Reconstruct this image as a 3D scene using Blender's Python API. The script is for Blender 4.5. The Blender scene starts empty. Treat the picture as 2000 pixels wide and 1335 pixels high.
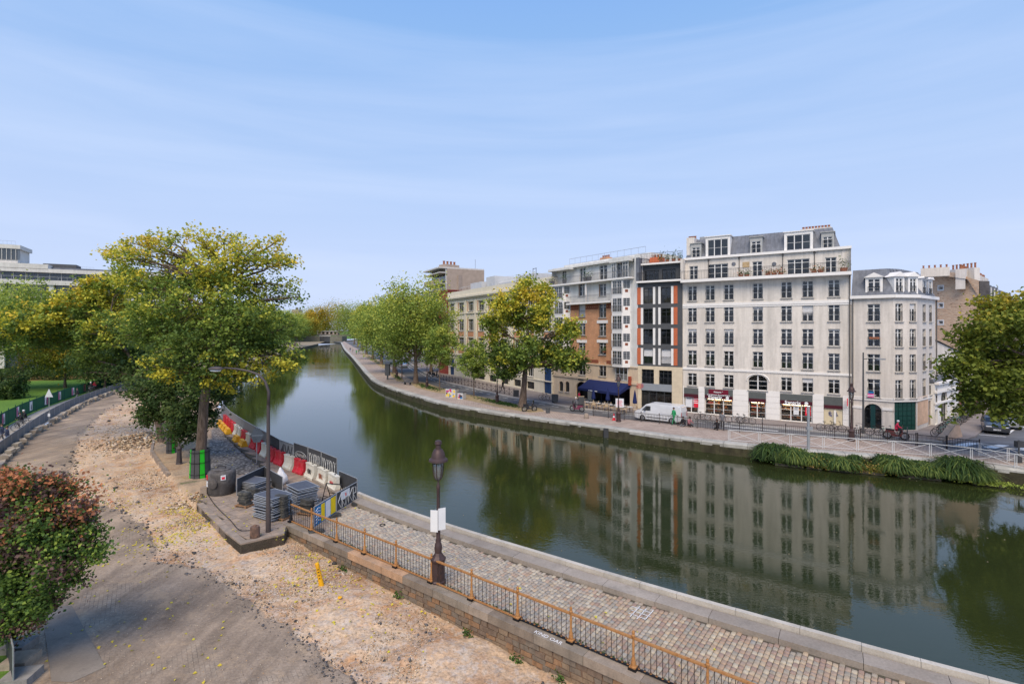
import bpy, bmesh, math, random
import numpy as np
from mathutils import Vector, Matrix, Euler
from mathutils import noise as mnoise
from mathutils.geometry import tessellate_polygon
R = math.radians
SC = bpy.context.scene
COL = SC.collection
H = 9.8          # eye height above the quay
FP = 1000.0      # focal length in photo pixels
HZ = 643.0       # horizon row of the photo
# ---- camera
cam = bpy.data.cameras.new('camera'); camo = bpy.data.objects.new('camera', cam); COL.objects.link(camo)
camo.location = (0, 0, H); camo.rotation_euler = (R(90), 0, 0)
cam.sensor_width = 36; cam.lens = 18.0; cam.shift_y = -(667.5 - HZ) / 2000.0
cam.clip_end = 6000; cam.clip_start = .1
SC.camera = camo
# ---- sky and sun
SUN_EL, SUN_AZ = 52.0, 190.0      # azimuth clockwise from +Y: behind the camera, to the left
wd = bpy.data.worlds.new('World'); SC.world = wd; wd.use_nodes = True
nt = wd.node_tree; N = nt.nodes; L = nt.links
bg = N['Background']
sky = N.new('ShaderNodeTexSky'); sky.sky_type = 'NISHITA'; sky.sun_disc = False
sky.sun_elevation = R(SUN_EL); sky.sun_rotation = R(SUN_AZ); sky.air_density = 1.0; sky.dust_density = 1.2; sky.ozone_density = 1.6
tc = N.new('ShaderNodeTexCoord'); sp = N.new('ShaderNodeSeparateXYZ'); L.new(tc.outputs['Generated'], sp.inputs[0])
rampv = N.new('ShaderNodeValToRGB'); e = rampv.color_ramp.elements
e[0].position = 0.0; e[0].color = (5.2, 6.15, 8.7, 1)
e[1].position = 0.75; e[1].color = (1.35, 3.3, 8.2, 1)
for pos, c in ((0.12, (5.1, 6.15, 8.7, 1)), (0.28, (4.2, 5.7, 8.6, 1)), (0.5, (2.6, 4.6, 8.2, 1))):
 q = e.new(pos); q.color = c
L.new(sp.outputs['Z'], rampv.inputs[0])
mp = N.new('ShaderNodeMapping'); mp.inputs['Scale'].default_value = (0.6, 1.3, 9.0); mp.inputs['Rotation'].default_value = (0.0, 0.01, 0.0)
L.new(tc.outputs['Generated'], mp.inputs[0])
nz = N.new('ShaderNodeTexNoise'); nz.inputs['Scale'].default_value = 1.3; nz.inputs['Detail'].default_value = 6; nz.inputs['Roughness'].default_value = .55; nz.inputs['Distortion'].default_value = .35
L.new(mp.outputs[0], nz.inputs['Vector'])
cr = N.new('ShaderNodeValToRGB'); cr.color_ramp.elements[0].position = .46; cr.color_ramp.elements[0].color = (0, 0, 0, 1)
cr.color_ramp.elements[1].position = .8; cr.color_ramp.elements[1].color = (.3, .3, .3, 1); L.new(nz.outputs[0], cr.inputs[0])
m1 = N.new('ShaderNodeMixRGB'); m1.inputs[0].default_value = .86; L.new(sky.outputs[0], m1.inputs[1]); L.new(rampv.outputs[0], m1.inputs[2])
m2 = N.new('ShaderNodeMixRGB'); L.new(cr.outputs[0], m2.inputs[0]); L.new(m1.outputs[0], m2.inputs[1]); m2.inputs[2].default_value = (6.6, 7.4, 9.3, 1)
L.new(m2.outputs[0], bg.inputs[0]); bg.inputs[1].default_value = 0.1
sl = bpy.data.lights.new('sun', 'SUN'); so = bpy.data.objects.new('sun', sl); COL.objects.link(so)
sl.energy = 3.1; sl.angle = R(40); sl.color = (1.0, .85, .66)
az, el = R(SUN_AZ), R(SUN_EL)
sd = Vector((math.sin(az) * math.cos(el), math.cos(az) * math.cos(el), math.sin(el)))
so.rotation_euler = sd.to_track_quat('Z', 'Y').to_euler(); so.location = (0, 0, 60)
SC.view_settings.view_transform = 'Standard'; SC.view_settings.look = 'None'
SC.view_settings.exposure = 0.26; SC.view_settings.gamma = 1
try: SC.view_settings.use_curve_mapping = False
except Exception: pass
SC.render.engine = 'CYCLES'
SC.cycles.max_bounces = 6; SC.cycles.diffuse_bounces = 2; SC.cycles.glossy_bounces = 3; SC.cycles.transmission_bounces = 4; SC.cycles.transparent_max_bounces = 8
SC.cycles.caustics_reflective = False; SC.cycles.caustics_refractive = False
try:
 SC.cycles.use_denoising = True
except Exception: pass
# ---- photo pixel -> place
def G(px, py, z=0.0):
 Y = FP * (H - z) / (py - HZ)
 return Vector(((px - 1000.0) / FP * Y, Y, z))
def D(px, py, Y):
 "point seen at px,py that lies Y metres in front of the camera"
 return Vector(((px - 1000.0) / FP * Y, Y, H + (HZ - py) / FP * Y))
# ---- objects
def tag(o, label=None, cat=None, group=None, kind=None):
 if label: o['label'] = label
 if cat: o['category'] = cat
 if group: o['group'] = group
 if kind: o['kind'] = kind
 return o
def empty(name, loc=(0, 0, 0), rz=0, parent=None):
 o = bpy.data.objects.new(name, None); COL.objects.link(o); o.empty_display_size = .2
 o.location = loc; o.rotation_euler = (0, 0, rz)
 if parent: o.parent = parent
 return o
def thing(name, label, cat, loc=(0, 0, 0), rz=0, group=None):
 return tag(empty(name, loc, rz), label, cat, group)
def put(name, me, parent=None, loc=(0, 0, 0), rot=(0, 0, 0), scale=None):
 o = bpy.data.objects.new(name, me); COL.objects.link(o); o.location = loc; o.rotation_euler = rot
 if scale: o.scale = scale
 if parent: o.parent = parent
 return o
KIDS = {}
def copy_tree(o, parent=None):
 c = o.copy(); COL.objects.link(c)
 if parent is not None: c.parent = parent
 for ch in list(o.children): copy_tree(ch, c)
 return c
def dup(o, loc, rz, label, group=None, scale=None):
 c = copy_tree(o); c.location = loc; c.rotation_euler = (0, 0, rz); c['label'] = label
 if group: c['group'] = group
 if scale: c.scale = scale
 return c
class MB:
 def __init__(s): s.v = []; s.f = []; s.m = []; s.M = None; s.mi = 0
 def add(s, vs, fs):
  n = len(s.v)
  if s.M is not None: vs = [s.M @ Vector(v) for v in vs]
  s.v += [tuple(v) for v in vs]; s.f += [tuple(i + n for i in f) for f in fs]; s.m += [s.mi] * len(fs)
  return s
 def box(s, x0, x1, y0, y1, z0, z1):
  return s.add([(x0, y0, z0), (x1, y0, z0), (x1, y1, z0), (x0, y1, z0), (x0, y0, z1), (x1, y0, z1), (x1, y1, z1), (x0, y1, z1)],
                     [(0, 3, 2, 1), (4, 5, 6, 7), (0, 1, 5, 4), (1, 2, 6, 5), (2, 3, 7, 6), (3, 0, 4, 7)])
 def quad(s, a, b, c, d): return s.add([a, b, c, d], [(0, 1, 2, 3)])
 def tube(s, pts, r, n=8, cap=True):
  pts = [Vector(p) for p in pts]; k = len(pts)
  rs = r if isinstance(r, (list, tuple)) else [r] * k
  vs = []; fs = []; prev = None
  for i, p in enumerate(pts):
   t = (pts[min(i + 1, k - 1)] - pts[max(i - 1, 0)])
   if t.length < 1e-9: t = Vector((0, 0, 1))
   t.normalize()
   if prev is None:
    a = t.cross(Vector((0, 0, 1)))
    if a.length < 1e-3: a = Vector((1, 0, 0))
    a.normalize()
   else:
    a = prev - t * prev.dot(t)
    if a.length < 1e-4: a = t.orthogonal()
    a.normalize()
   prev = a; b = t.cross(a)
   for j in range(n):
    an = 2 * math.pi * j / n
    vs.append(p + (a * math.cos(an) + b * math.sin(an)) * rs[i])
  for i in range(k - 1):
   for j in range(n):
    j2 = (j + 1) % n
    fs.append((i * n + j, i * n + j2, (i + 1) * n + j2, (i + 1) * n + j))
  if cap:
   fs.append(tuple(range(n - 1, -1, -1))); fs.append(tuple((k - 1) * n + j for j in range(n)))
  return s.add(vs, fs)
 def lathe(s, prof, n=12, c=(0, 0, 0), rot=0):
  vs = []; fs = []
  for (r, z) in prof:
   for j in range(n):
    an = 2 * math.pi * j / n + rot
    vs.append((c[0] + r * math.cos(an), c[1] + r * math.sin(an), c[2] + z))
  k = len(prof)
  for i in range(k - 1):
   for j in range(n):
    j2 = (j + 1) % n
    fs.append((i * n + j, i * n + j2, (i + 1) * n + j2, (i + 1) * n + j))
  fs.append(tuple(range(n - 1, -1, -1))); fs.append(tuple((k - 1) * n + j for j in range(n)))
  return s.add(vs, fs)
 def prism(s, poly, y0, y1):
  "polygon in x,z pushed along y"
  n = len(poly)
  vs = [(x, y0, z) for x, z in poly] + [(x, y1, z) for x, z in poly]
  fs = [tuple(range(n)), tuple(range(2 * n - 1, n - 1, -1))] + [(i, i + n, (i + 1) % n + n, (i + 1) % n) for i in range(n)]
  return s.add(vs, fs)
 def slab(s, poly, z0, z1):
  "polygon in x,y (maybe concave) pushed up; top, bottom and sides"
  n = len(poly); P = [Vector((p[0], p[1], 0)) for p in poly]
  area = sum(P[i].x * P[(i + 1) % n].y - P[(i + 1) % n].x * P[i].y for i in range(n))
  if area < 0: P = P[::-1]
  tris = tessellate_polygon([P])
  vs = [(p.x, p.y, z0) for p in P] + [(p.x, p.y, z1) for p in P]; fs = []
  for t in tris:
   a, b, c = (P[i] for i in t)
   if (b - a).cross(c - a).z < 0: t = (t[0], t[2], t[1])
   fs.append(tuple(i + n for i in t));
   if z1 > z0: fs.append((t[2], t[1], t[0]))
  if z1 > z0: fs += [(i, (i + 1) % n, (i + 1) % n + n, i + n) for i in range(n)]
  else: vs = vs
  return s.add(vs, fs)
 def mesh(s, name, mats, smooth=False, auto=None):
  me = bpy.data.meshes.new(name); me.from_pydata(s.v, [], s.f)
  if not isinstance(mats, (list, tuple)): mats = [mats]
  for m in mats: me.materials.append(m)
  if len(mats) > 1: me.polygons.foreach_set('material_index', s.m)
  if smooth: me.polygons.foreach_set('use_smooth', [True] * len(me.polygons))
  me.update()
  if auto is not None:
   try: me.set_sharp_from_angle(angle=R(auto))
   except Exception: pass
  return me
 def build(s, name, mats, parent=None, loc=(0, 0, 0), rot=(0, 0, 0), smooth=False, auto=None):
  return put(name, s.mesh(name, mats, smooth, auto), parent, loc, rot)
def npmesh(name, verts, quads, mat, attrs=None, smooth=False, tri=False):
 me = bpy.data.meshes.new(name); verts = np.asarray(verts, dtype=np.float32); quads = np.asarray(quads, dtype=np.int32)
 k = quads.shape[1]
 me.vertices.add(len(verts)); me.vertices.foreach_set('co', verts.ravel())
 me.loops.add(quads.size); me.loops.foreach_set('vertex_index', quads.ravel())
 me.polygons.add(len(quads)); me.polygons.foreach_set('loop_start', np.arange(0, quads.size, k, dtype=np.int32))
 try: me.polygons.foreach_set('loop_total', np.full(len(quads), k, dtype=np.int32))
 except Exception: pass
 if smooth: me.polygons.foreach_set('use_smooth', np.ones(len(quads), dtype=bool))
 for (n, dom, arr) in (attrs or []):
  a = me.attributes.new(n, 'FLOAT', dom); a.data.foreach_set('value', np.asarray(arr, dtype=np.float32))
 me.materials.append(mat); me.update(calc_edges=True)
 return me
# ---- materials
def _ln(c): return tuple(c[:3]) + (1,)
def srgb(r, g, b):
 f = lambda x: (x / 255 / 12.92) if x / 255 <= .04045 else ((x / 255 + .055) / 1.055) ** 2.4
 return (f(r), f(g), f(b))
class MatB:
 "tiny node helper"
 def __init__(s, name):
  s.m = bpy.data.materials.new(name); s.m.use_nodes = True; s.t = s.m.node_tree; s.N = s.t.nodes; s.L = s.t.links
  s.p = s.N['Principled BSDF']; s.out = s.N['Material Output']
 def pos(s, sx=1, sy=1, sz=1, rot=0):
  g = s.N.new('ShaderNodeNewGeometry'); m = s.N.new('ShaderNodeMapping'); m.inputs['Scale'].default_value = (sx, sy, sz); m.inputs['Rotation'].default_value = (0, 0, rot)
  s.L.new(g.outputs['Position'], m.inputs[0]); return m.outputs[0]
 def objpos(s, sx=1, sy=1, sz=1):
  g = s.N.new('ShaderNodeTexCoord'); m = s.N.new('ShaderNodeMapping'); m.inputs['Scale'].default_value = (sx, sy, sz)
  s.L.new(g.outputs['Object'], m.inputs[0]); return m.outputs[0]
 def noise(s, vec, scale, detail=4, rough=.6, dist=0):
  n = s.N.new('ShaderNodeTexNoise'); n.inputs['Scale'].default_value = scale; n.inputs['Detail'].default_value = detail
  n.inputs['Roughness'].default_value = rough; n.inputs['Distortion'].default_value = dist
  s.L.new(vec, n.inputs['Vector']); return n.outputs[0]
 def vor(s, vec, scale, feat='F1', out=0, rnd=1.0):
  n = s.N.new('ShaderNodeTexVoronoi'); n.feature = feat; n.inputs['Scale'].default_value = scale; n.inputs['Randomness'].default_value = rnd
  s.L.new(vec, n.inputs['Vector']); return n.outputs[out]
 def ramp(s, fac, stops, interp='LINEAR'):
  r = s.N.new('ShaderNodeValToRGB'); r.color_ramp.interpolation = interp; e = r.color_ramp.elements
  while len(e) < len(stops): e.new(.5)
  for q, (p, c) in zip(e, stops):
   q.position = p; q.color = _ln(c) if isinstance(c, (tuple, list)) else (c, c, c, 1)
  s.L.new(fac, r.inputs[0]); return r.outputs[0]
 def mix(s, fac, a, b, mode='MIX'):
  n = s.N.new('ShaderNodeMixRGB'); n.blend_type = mode
  for i, x in ((0, fac), (1, a), (2, b)):
   if isinstance(x, bpy.types.NodeSocket): s.L.new(x, n.inputs[i])
   elif i == 0: n.inputs[0].default_value = x
   else: n.inputs[i].default_value = _ln(x) if isinstance(x, (tuple, list)) else (x, x, x, 1)
  return n.outputs[0]
 def math(s, op, a, b=0.0, clamp=False):
  n = s.N.new('ShaderNodeMath'); n.operation = op; n.use_clamp = clamp
  for i, x in ((0, a), (1, b)):
   if isinstance(x, bpy.types.NodeSocket): s.L.new(x, n.inputs[i])
   else: n.inputs[i].default_value = x
  return n.outputs[0]
 def attr(s, name):
  n = s.N.new('ShaderNodeAttribute'); n.attribute_name = name; return n.outputs['Fac']
 def rnd(s):
  return s.N.new('ShaderNodeObjectInfo').outputs['Random']
 def bump(s, h, strength=.4, dist=.02):
  b = s.N.new('ShaderNodeBump'); b.inputs['Strength'].default_value = strength; b.inputs['Distance'].default_value = dist
  s.L.new(h, b.inputs['Height']); s.L.new(b.outputs[0], s.p.inputs['Normal']); return b
 def col(s, c):
  if isinstance(c, bpy.types.NodeSocket): s.L.new(c, s.p.inputs['Base Color'])
  else: s.p.inputs['Base Color'].default_value = _ln(c)
  return s
 def set(s, rough=.7, metal=0, spec=.3):
  s.p.inputs['Roughness'].default_value = rough; s.p.inputs['Metallic'].default_value = metal
  s.p.inputs['Specular IOR Level'].default_value = spec; return s
MC = {}
def M(name, c=(.5, .5, .5), rough=.75, var=.18, scale=3.0, metal=0, spec=.3, bump=.15, streak=0.0, rnd=0.0, dirt=None):
 "weathered plain material: mottling, optional vertical streaks and per-object variation"
 if name in MC: return MC[name]
 b = MatB(name); p = b.pos()
 n1 = b.noise(p, scale, 5); n2 = b.noise(p, scale * 9, 3)
 f = b.ramp(n1, [(.3, 1 - var), (.7, 1 + var * .6)])
 c1 = b.mix(1.0, c, f, 'MULTIPLY')
 f2 = b.ramp(n2, [(.3, 1 - var * .5), (.7, 1 + var * .4)])
 c1 = b.mix(1.0, c1, f2, 'MULTIPLY')
 if streak:
  ns = b.noise(b.pos(1.3, 1.3, .12), 1.6, 5, .65)
  c1 = b.mix(1.0, c1, b.ramp(ns, [(.35, 1 - streak), (.6, 1.0)]), 'MULTIPLY')
 if dirt: c1 = b.mix(b.ramp(b.noise(p, scale * .5, 6, .7), [(.5, 0.0), (.72, .75)]), c1, dirt)
 if rnd:
  c1 = b.mix(1.0, c1, b.ramp(b.rnd(), [(0, 1 - rnd), (1, 1 + rnd * .5)]), 'MULTIPLY')
 b.col(c1).set(rough, metal, spec)
 if bump: b.bump(n2, bump, .02)
 MC[name] = b.m; return b.m
def Mglass(name, tint=(.02, .025, .03), clear=.55):
 if name in MC: return MC[name]
 b = MatB(name); b.N.remove(b.p)
 fr = b.N.new('ShaderNodeFresnel'); fr.inputs[0].default_value = 1.5
 gl = b.N.new('ShaderNodeBsdfGlossy'); gl.inputs['Roughness'].default_value = .03; gl.inputs['Color'].default_value = (.9, .93, .95, 1)
 tr = b.N.new('ShaderNodeBsdfTransparent'); tr.inputs['Color'].default_value = (clear, clear * 1.02, clear, 1)
 df = b.N.new('ShaderNodeBsdfDiffuse'); df.inputs['Color'].default_value = _ln(tint)
 mx0 = b.N.new('ShaderNodeMixShader'); mx0.inputs[0].default_value = .25; b.L.new(tr.outputs[0], mx0.inputs[1]); b.L.new(df.outputs[0], mx0.inputs[2])
 mx = b.N.new('ShaderNodeMixShader'); m = b.math('MULTIPLY_ADD', fr.outputs[0], 1.1);
 m.node.inputs[2].default_value = .02
 b.L.new(m, mx.inputs[0]); b.L.new(mx0.outputs[0], mx.inputs[1]); b.L.new(gl.outputs[0], mx.inputs[2]); b.L.new(mx.outputs[0], b.out.inputs[0])
 bp = b.N.new('ShaderNodeBump'); bp.inputs['Strength'].default_value = .06; bp.inputs['Distance'].default_value = .05
 b.L.new(b.noise(b.pos(), 1.1, 2), bp.inputs['Height']); b.L.new(bp.outputs[0], gl.inputs['Normal'])
 MC[name] = b.m; return b.m
# ---- lines on the ground
def catmull(P, n):
 P = [Vector((p[0], p[1], 0)) for p in P]; out = []
 m = len(P)
 for i in range(m - 1):
  p0 = P[max(i - 1, 0)]; p1 = P[i]; p2 = P[i + 1]; p3 = P[min(i + 2, m - 1)]
  if i == 0: p0 = p1 * 2 - p2
  if i == m - 2: p3 = p2 * 2 - p1
  k = max(2, int((p2 - p1).length / n))
  d01 = max((p1 - p0).length, 1e-3) ** .5; d12 = max((p2 - p1).length, 1e-3) ** .5; d23 = max((p3 - p2).length, 1e-3) ** .5
  m1 = (p2 - p1) + d12 * ((p1 - p0) / d01 - (p2 - p0) / (d01 + d12)); m2 = (p2 - p1) + d12 * ((p3 - p2) / d23 - (p3 - p1) / (d12 + d23))
  for j in range(k):
   t = j / k
   out.append(p1 * (2 * t**3 - 3 * t**2 + 1) + m1 * (t**3 - 2 * t**2 + t) + p2 * (-2 * t**3 + 3 * t**2) + m2 * (t**3 - t**2))
 out.append(P[-1]); return out
class Line:
 def __init__(s, pts, z=0.0, step=1.0, px=True):
  P = [G(a, b, z) for a, b in pts] if px else [Vector((a, b, 0)) for a, b in pts]
  s.p = catmull(P, step); s.c = [0]
  for a, b in zip(s.p, s.p[1:]): s.c.append(s.c[-1] + (b - a).length)
  s.len = s.c[-1]
 def at(s, d):
  "point, direction at distance d"
  import bisect
  d = min(max(d, 0), s.len - 1e-6); i = min(bisect.bisect_right(s.c, d) - 1, len(s.p) - 2)
  t = (d - s.c[i]) / max(s.c[i + 1] - s.c[i], 1e-9); u = (s.p[i + 1] - s.p[i]).normalized()
  return s.p[i].lerp(s.p[i + 1], t), u
 def off(s, k):
  "offset to the left of travel by k"
  o = Line.__new__(Line); o.p = []
  for i, p in enumerate(s.p):
   a = s.p[max(i - 1, 0)]; b = s.p[min(i + 1, len(s.p) - 1)]; u = (b - a).normalized()
   o.p.append(p + Vector((-u.y, u.x, 0)) * k)
  o.c = [0]
  for a, b in zip(o.p, o.p[1:]): o.c.append(o.c[-1] + (b - a).length)
  o.len = o.c[-1]; return o
 def near(s, q):
  best = (1e9, 0)
  for i, (a, b) in enumerate(zip(s.p, s.p[1:])):
   ab = b - a; t = max(0, min(1, (Vector((q[0], q[1], 0)) - a).dot(ab) / max(ab.length_squared, 1e-9)))
   d = (a + ab * t - Vector((q[0], q[1], 0))).length
   if d < best[0]: best = (d, s.c[i] + ab.length * t)
  return best
 def xy(s): return [(p.x, p.y) for p in s.p]
def ribbon(mb, A, B, n, zA, zB):
 for i in range(n):
  a0 = A.at(A.len * i / n)[0]; a1 = A.at(A.len * (i + 1) / n)[0]; b0 = B.at(B.len * i / n)[0]; b1 = B.at(B.len * (i + 1) / n)[0]
  mb.quad((a0.x, a0.y, zA), (a1.x, a1.y, zA), (b1.x, b1.y, zB), (b0.x, b0.y, zB))
def inpoly(X, Y, poly):
 r = np.zeros(X.shape, bool); n = len(poly)
 for i in range(n):
  x0, y0 = poly[i][:2]; x1, y1 = poly[(i + 1) % n][:2]
  if y0 == y1: continue
  c = ((y0 > Y) != (y1 > Y)) & (X < (x1 - x0) * (Y - y0) / (y1 - y0) + x0)
  r ^= c
 return r
def distpoly(X, Y, pts, closed=False):
 d = np.full(X.shape, 1e9); n = len(pts)
 for i in range(n if closed else n - 1):
  x0, y0 = pts[i][:2]; x1, y1 = pts[(i + 1) % n][:2]; dx, dy = x1 - x0, y1 - y0
  t = np.clip(((X - x0) * dx + (Y - y0) * dy) / max(dx * dx + dy * dy, 1e-9), 0, 1)
  d = np.minimum(d, np.hypot(X - x0 - t * dx, Y - y0 - t * dy))
 return d
def npnoise(X, Y, scale, seed=0, octaves=4):
 "value noise on arrays"
 out = np.zeros(X.shape); amp = 1.0; tot = 0
 for o in range(octaves):
  x = X * scale * 2**o + 37.1 * o + seed * 13.7; y = Y * scale * 2**o + 11.3 * o + seed * 7.9
  xi = np.floor(x).astype(np.int64); yi = np.floor(y).astype(np.int64); fx = x - xi; fy = y - yi
  fx = fx * fx * (3 - 2 * fx); fy = fy * fy * (3 - 2 * fy)
  def h(a, b):
   q = np.sin(a * 127.1 + b * 311.7 + seed * 17.3) * 43758.5453; return q - np.floor(q)
  v = (h(xi, yi) * (1 - fx) + h(xi + 1, yi) * fx) * (1 - fy) + (h(xi, yi + 1) * (1 - fx) + h(xi + 1, yi + 1) * fx) * fy
  out += v * amp; tot += amp; amp *= .55
 return out / tot
def text_mesh(txt, size, mat, depth=.01, align='CENTER', bold=0.0):
 cu = bpy.data.curves.new('lettering', 'FONT'); cu.body = txt; cu.size = size; cu.extrude = depth; cu.align_x = align; cu.align_y = 'CENTER'; cu.offset = bold; cu.resolution_u = 2
 o = bpy.data.objects.new('tmp', cu); COL.objects.link(o)
 dg = bpy.context.evaluated_depsgraph_get(); me = bpy.data.meshes.new_from_object(o.evaluated_get(dg))
 bpy.data.objects.remove(o); bpy.data.curves.remove(cu)
 me.materials.clear(); me.materials.append(mat); return me
# ==== GROUND
rng = np.random.default_rng(7); rnd = random.Random(11)
ER = Line([(665.5, 668.5), (672.5, 682), (686.5, 696.5), (700.5, 713), (716, 731), (732, 745), (765, 758.5), (815, 774), (870, 789), (975, 807),
           (1080, 822), (1179, 835), (1298, 852), (1400, 865), (1480, 873), (1600, 884), (1715, 893), (1820, 902), (1921, 911), (2000, 921), (2120, 938), (2400, 985)], step=1.5)
_elp = [(2300, 1415), (2000, 1335), (1750, 1270), (1500, 1202), (1250, 1132), (1040, 1070), (868, 1018), (700, 958), (650, 931), (600, 902), (540, 867), (480, 832), (437, 798), (440, 770), (460, 740), (500, 712), (545, 692), (580, 680), (622, 670.5)]
EL = Line([tuple(G(a, b, .3 if b > 860 else .15)[:2]) for a, b in _elp], step=1.0, px=False)
RN = Line([(672, 666), (690, 677), (712, 688), (745, 705), (786, 732), (811, 745), (840.6, 753.4), (874, 764), (912, 771), (971, 785), (1059, 802), (1160, 813),
           (1247, 822.4), (1303, 828), (1400, 839), (1586, 853), (1787, 869), (1913, 882), (2100, 902), (2400, 935)], step=1.5)
RF = Line([(690, 664), (720, 678), (745, 688), (794, 707), (830, 728), (862, 744), (930, 760), (1004, 777), (1060, 786), (1138, 799), (1250, 809), (1388, 823), (1530, 837), (1660, 848), (1745, 856), (1841, 864)], step=1.5)
WATER_Z = -.92
def both(A, B):  # closed outline between two lines
 return A.xy() + B.xy()[::-1]
# ---- water
mw = MatB('canal_water')
p = mw.pos()
rip = mw.noise(mw.pos(1.0, 2.1, 1, .6), 1.5, 3, .55, .4)
rip2 = mw.noise(mw.pos(1.0, 1.7, 1, .9), 5.5, 2, .5, .2)
calm = mw.ramp(mw.noise(mw.pos(.035, .05, 1, .4), 1.0, 3, .5, .6), [(.42, .25), (.62, 1.0)])
hh = mw.math('MULTIPLY', mw.math('ADD', rip, mw.math('MULTIPLY', rip2, .6)), calm)
mw.bump(hh, .32, .021)
mw.col(mw.mix(mw.noise(p, .08, 3), (.020, .028, .007), (.028, .034, .012))).set(.015, 0, .5)
mw.p.inputs['IOR'].default_value = 1.5
wat = MB().slab(EL.xy() + ER.xy(), WATER_Z, WATER_Z).build('canal_water', mw.m)
tag(wat, kind='structure')
# ---- right bank ground: one asphalt sheet far beyond the buildings
ma = MatB('asphalt_road'); p = ma.pos()
c = ma.ramp(ma.noise(p, .35, 5), [(.3, (.105, .105, .11)), (.7, (.165, .165, .168))])
c = ma.mix(1, c, ma.ramp(ma.noise(p, 14, 3, .7), [(.3, .8), (.7, 1.15)]), 'MULTIPLY')
c = ma.mix(1, c, ma.ramp(ma.noise(ma.pos(.25, 1.5, 1, .95), 1.1, 4), [(.4, .86), (.6, 1.06)]), 'MULTIPLY')
ma.col(c).set(.85); ma.bump(ma.noise(p, 60, 2), .2, .01)
ERi = ER.off(.12) if False else ER
RQ = ER.xy()
far = [(2500, 40), (2500, 3000), (-170, 3000), (-170, 460), (-152, 416)]
mb = MB()
mb.slab([(p_[0], p_[1]) for p_ in RQ] + [(900, 300), (1500, 3000), (-150, 3000), (-150, 425)], -.03, -.03)
tag(mb.build('road', ma.m), kind='structure')
# ---- promenade of pink brick pavers
mp_ = MatB('pink_pavers'); p = mp_.pos(1, 1, 1, .72)
bk = mp_.N.new('ShaderNodeTexBrick'); bk.inputs['Scale'].default_value = 1.0; bk.inputs['Brick Width'].default_value = .42; bk.inputs['Row Height'].default_value = .21
bk.inputs['Mortar Size'].default_value = .022; bk.inputs['Color1'].default_value = (.38, .29, .235, 1); bk.inputs['Color2'].default_value = (.48, .39, .32, 1); bk.inputs['Mortar'].default_value = (.24, .19, .16, 1)
mp_.L.new(p, bk.inputs['Vector'])
c = mp_.mix(1, bk.outputs[0], mp_.ramp(mp_.noise(mp_.pos(), .5, 5, .65), [(.3, .78), (.7, 1.12)]), 'MULTIPLY')
mp_.col(c).set(.85); mp_.bump(bk.outputs['Fac'], .25, .01).invert = True
KW = 0.95
ERk = ER.off(KW)      # inner edge of the light kerb stones (left of travel)
if (ERk.at(ERk.len * .6)[0] - ER.at(ER.len * .6)[0]).y < 0: ERk = ER.off(-KW); SGN = -1
else: SGN = 1
mb = MB(); ribbon(mb, ERk, RN, 260, .1, .1)
for i in range(260):
 a = RN.at(RN.len * i / 260)[0]; b = RN.at(RN.len * (i + 1) / 260)[0]
 mb.quad((a.x, a.y, .1), (b.x, b.y, .1), (b.x, b.y, -.04), (a.x, a.y, -.04))
tag(mb.build('promenade', mp_.m), kind='structure')
# ---- canal wall of the right bank: submerged stone wall and rounded pale kerb stones (each its own piece)
m_stone_dark = M('quay_wall_stone', (.085, .075, .04), .8, .5, 1.2, streak=.4, dirt=(.05, .06, .02))
m_kerb = M('pale_kerb_stone', srgb(176, 173, 164), .85, .3, 1.5, rnd=.14, dirt=(.36, .35, .31))
mb = MB(); n = 300
for i in range(n):
 a = ER.at(ER.len * i / n)[0]; b = ER.at(ER.len * (i + 1) / n)[0]
 mb.quad((a.x, a.y, -3), (b.x, b.y, -3), (b.x, b.y, -.12), (a.x, a.y, -.12))
qw = mb.build('quay_wall', m_stone_dark); tag(qw, kind='structure')
def kerb_piece(mb, La, Lb, d0, d1, z0, z1, lip=.05, na=2):
 "one stone between line La (outer) and Lb (inner) from d0 to d1 measured on La; rounded outer lip"
 r = Lb.len / La.len
 prof = []
 for k in range(na + 1):
  d = d0 + (d1 - d0) * k / na
  a, u = La.at(d); b = Lb.near(a)[1]; b = Lb.at(b)[0]
  w = (b - a)
  prof.append([(a.x, a.y, z0), (a.x, a.y, z1 - lip * 2), (a.x + w.x * .08, a.y + w.y * .08, z1 - lip * .6), (a.x + w.x * .22, a.y + w.y * .22, z1), (b.x, b.y, z1), (b.x, b.y, z0)])
 vs = [q for pr in prof for q in pr]; fs = []; m = 6
 for k in range(na):
  for j in range(m):
   j2 = (j + 1) % m; fs.append((k * m + j, (k + 1) * m + j, (k + 1) * m + j2, k * m + j2))
 fs.append(tuple(range(m))[::1]); fs.append(tuple(na * m + j for j in range(m - 1, -1, -1)))
 mb.add(vs, fs)
d = 0; big = []; far_mb = MB()
while d < ER.len - 1:
 pt = ER.at(d)[0]; ln = 1.5 + rnd.random() * .5
 if pt.y < 110:
  mb = MB(); kerb_piece(mb, ER, ERk, d, min(d + ln - .03, ER.len), -.25, .1 + rnd.uniform(-.012, .012)); mb.build('kerb_stone', m_kerb, qw)
 else: kerb_piece(far_mb, ER, ERk, d, min(d + ln - .03, ER.len), -.25, .1)
 d += ln
tag(far_mb.build('kerb_stones', m_kerb, qw), kind='stuff')
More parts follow.
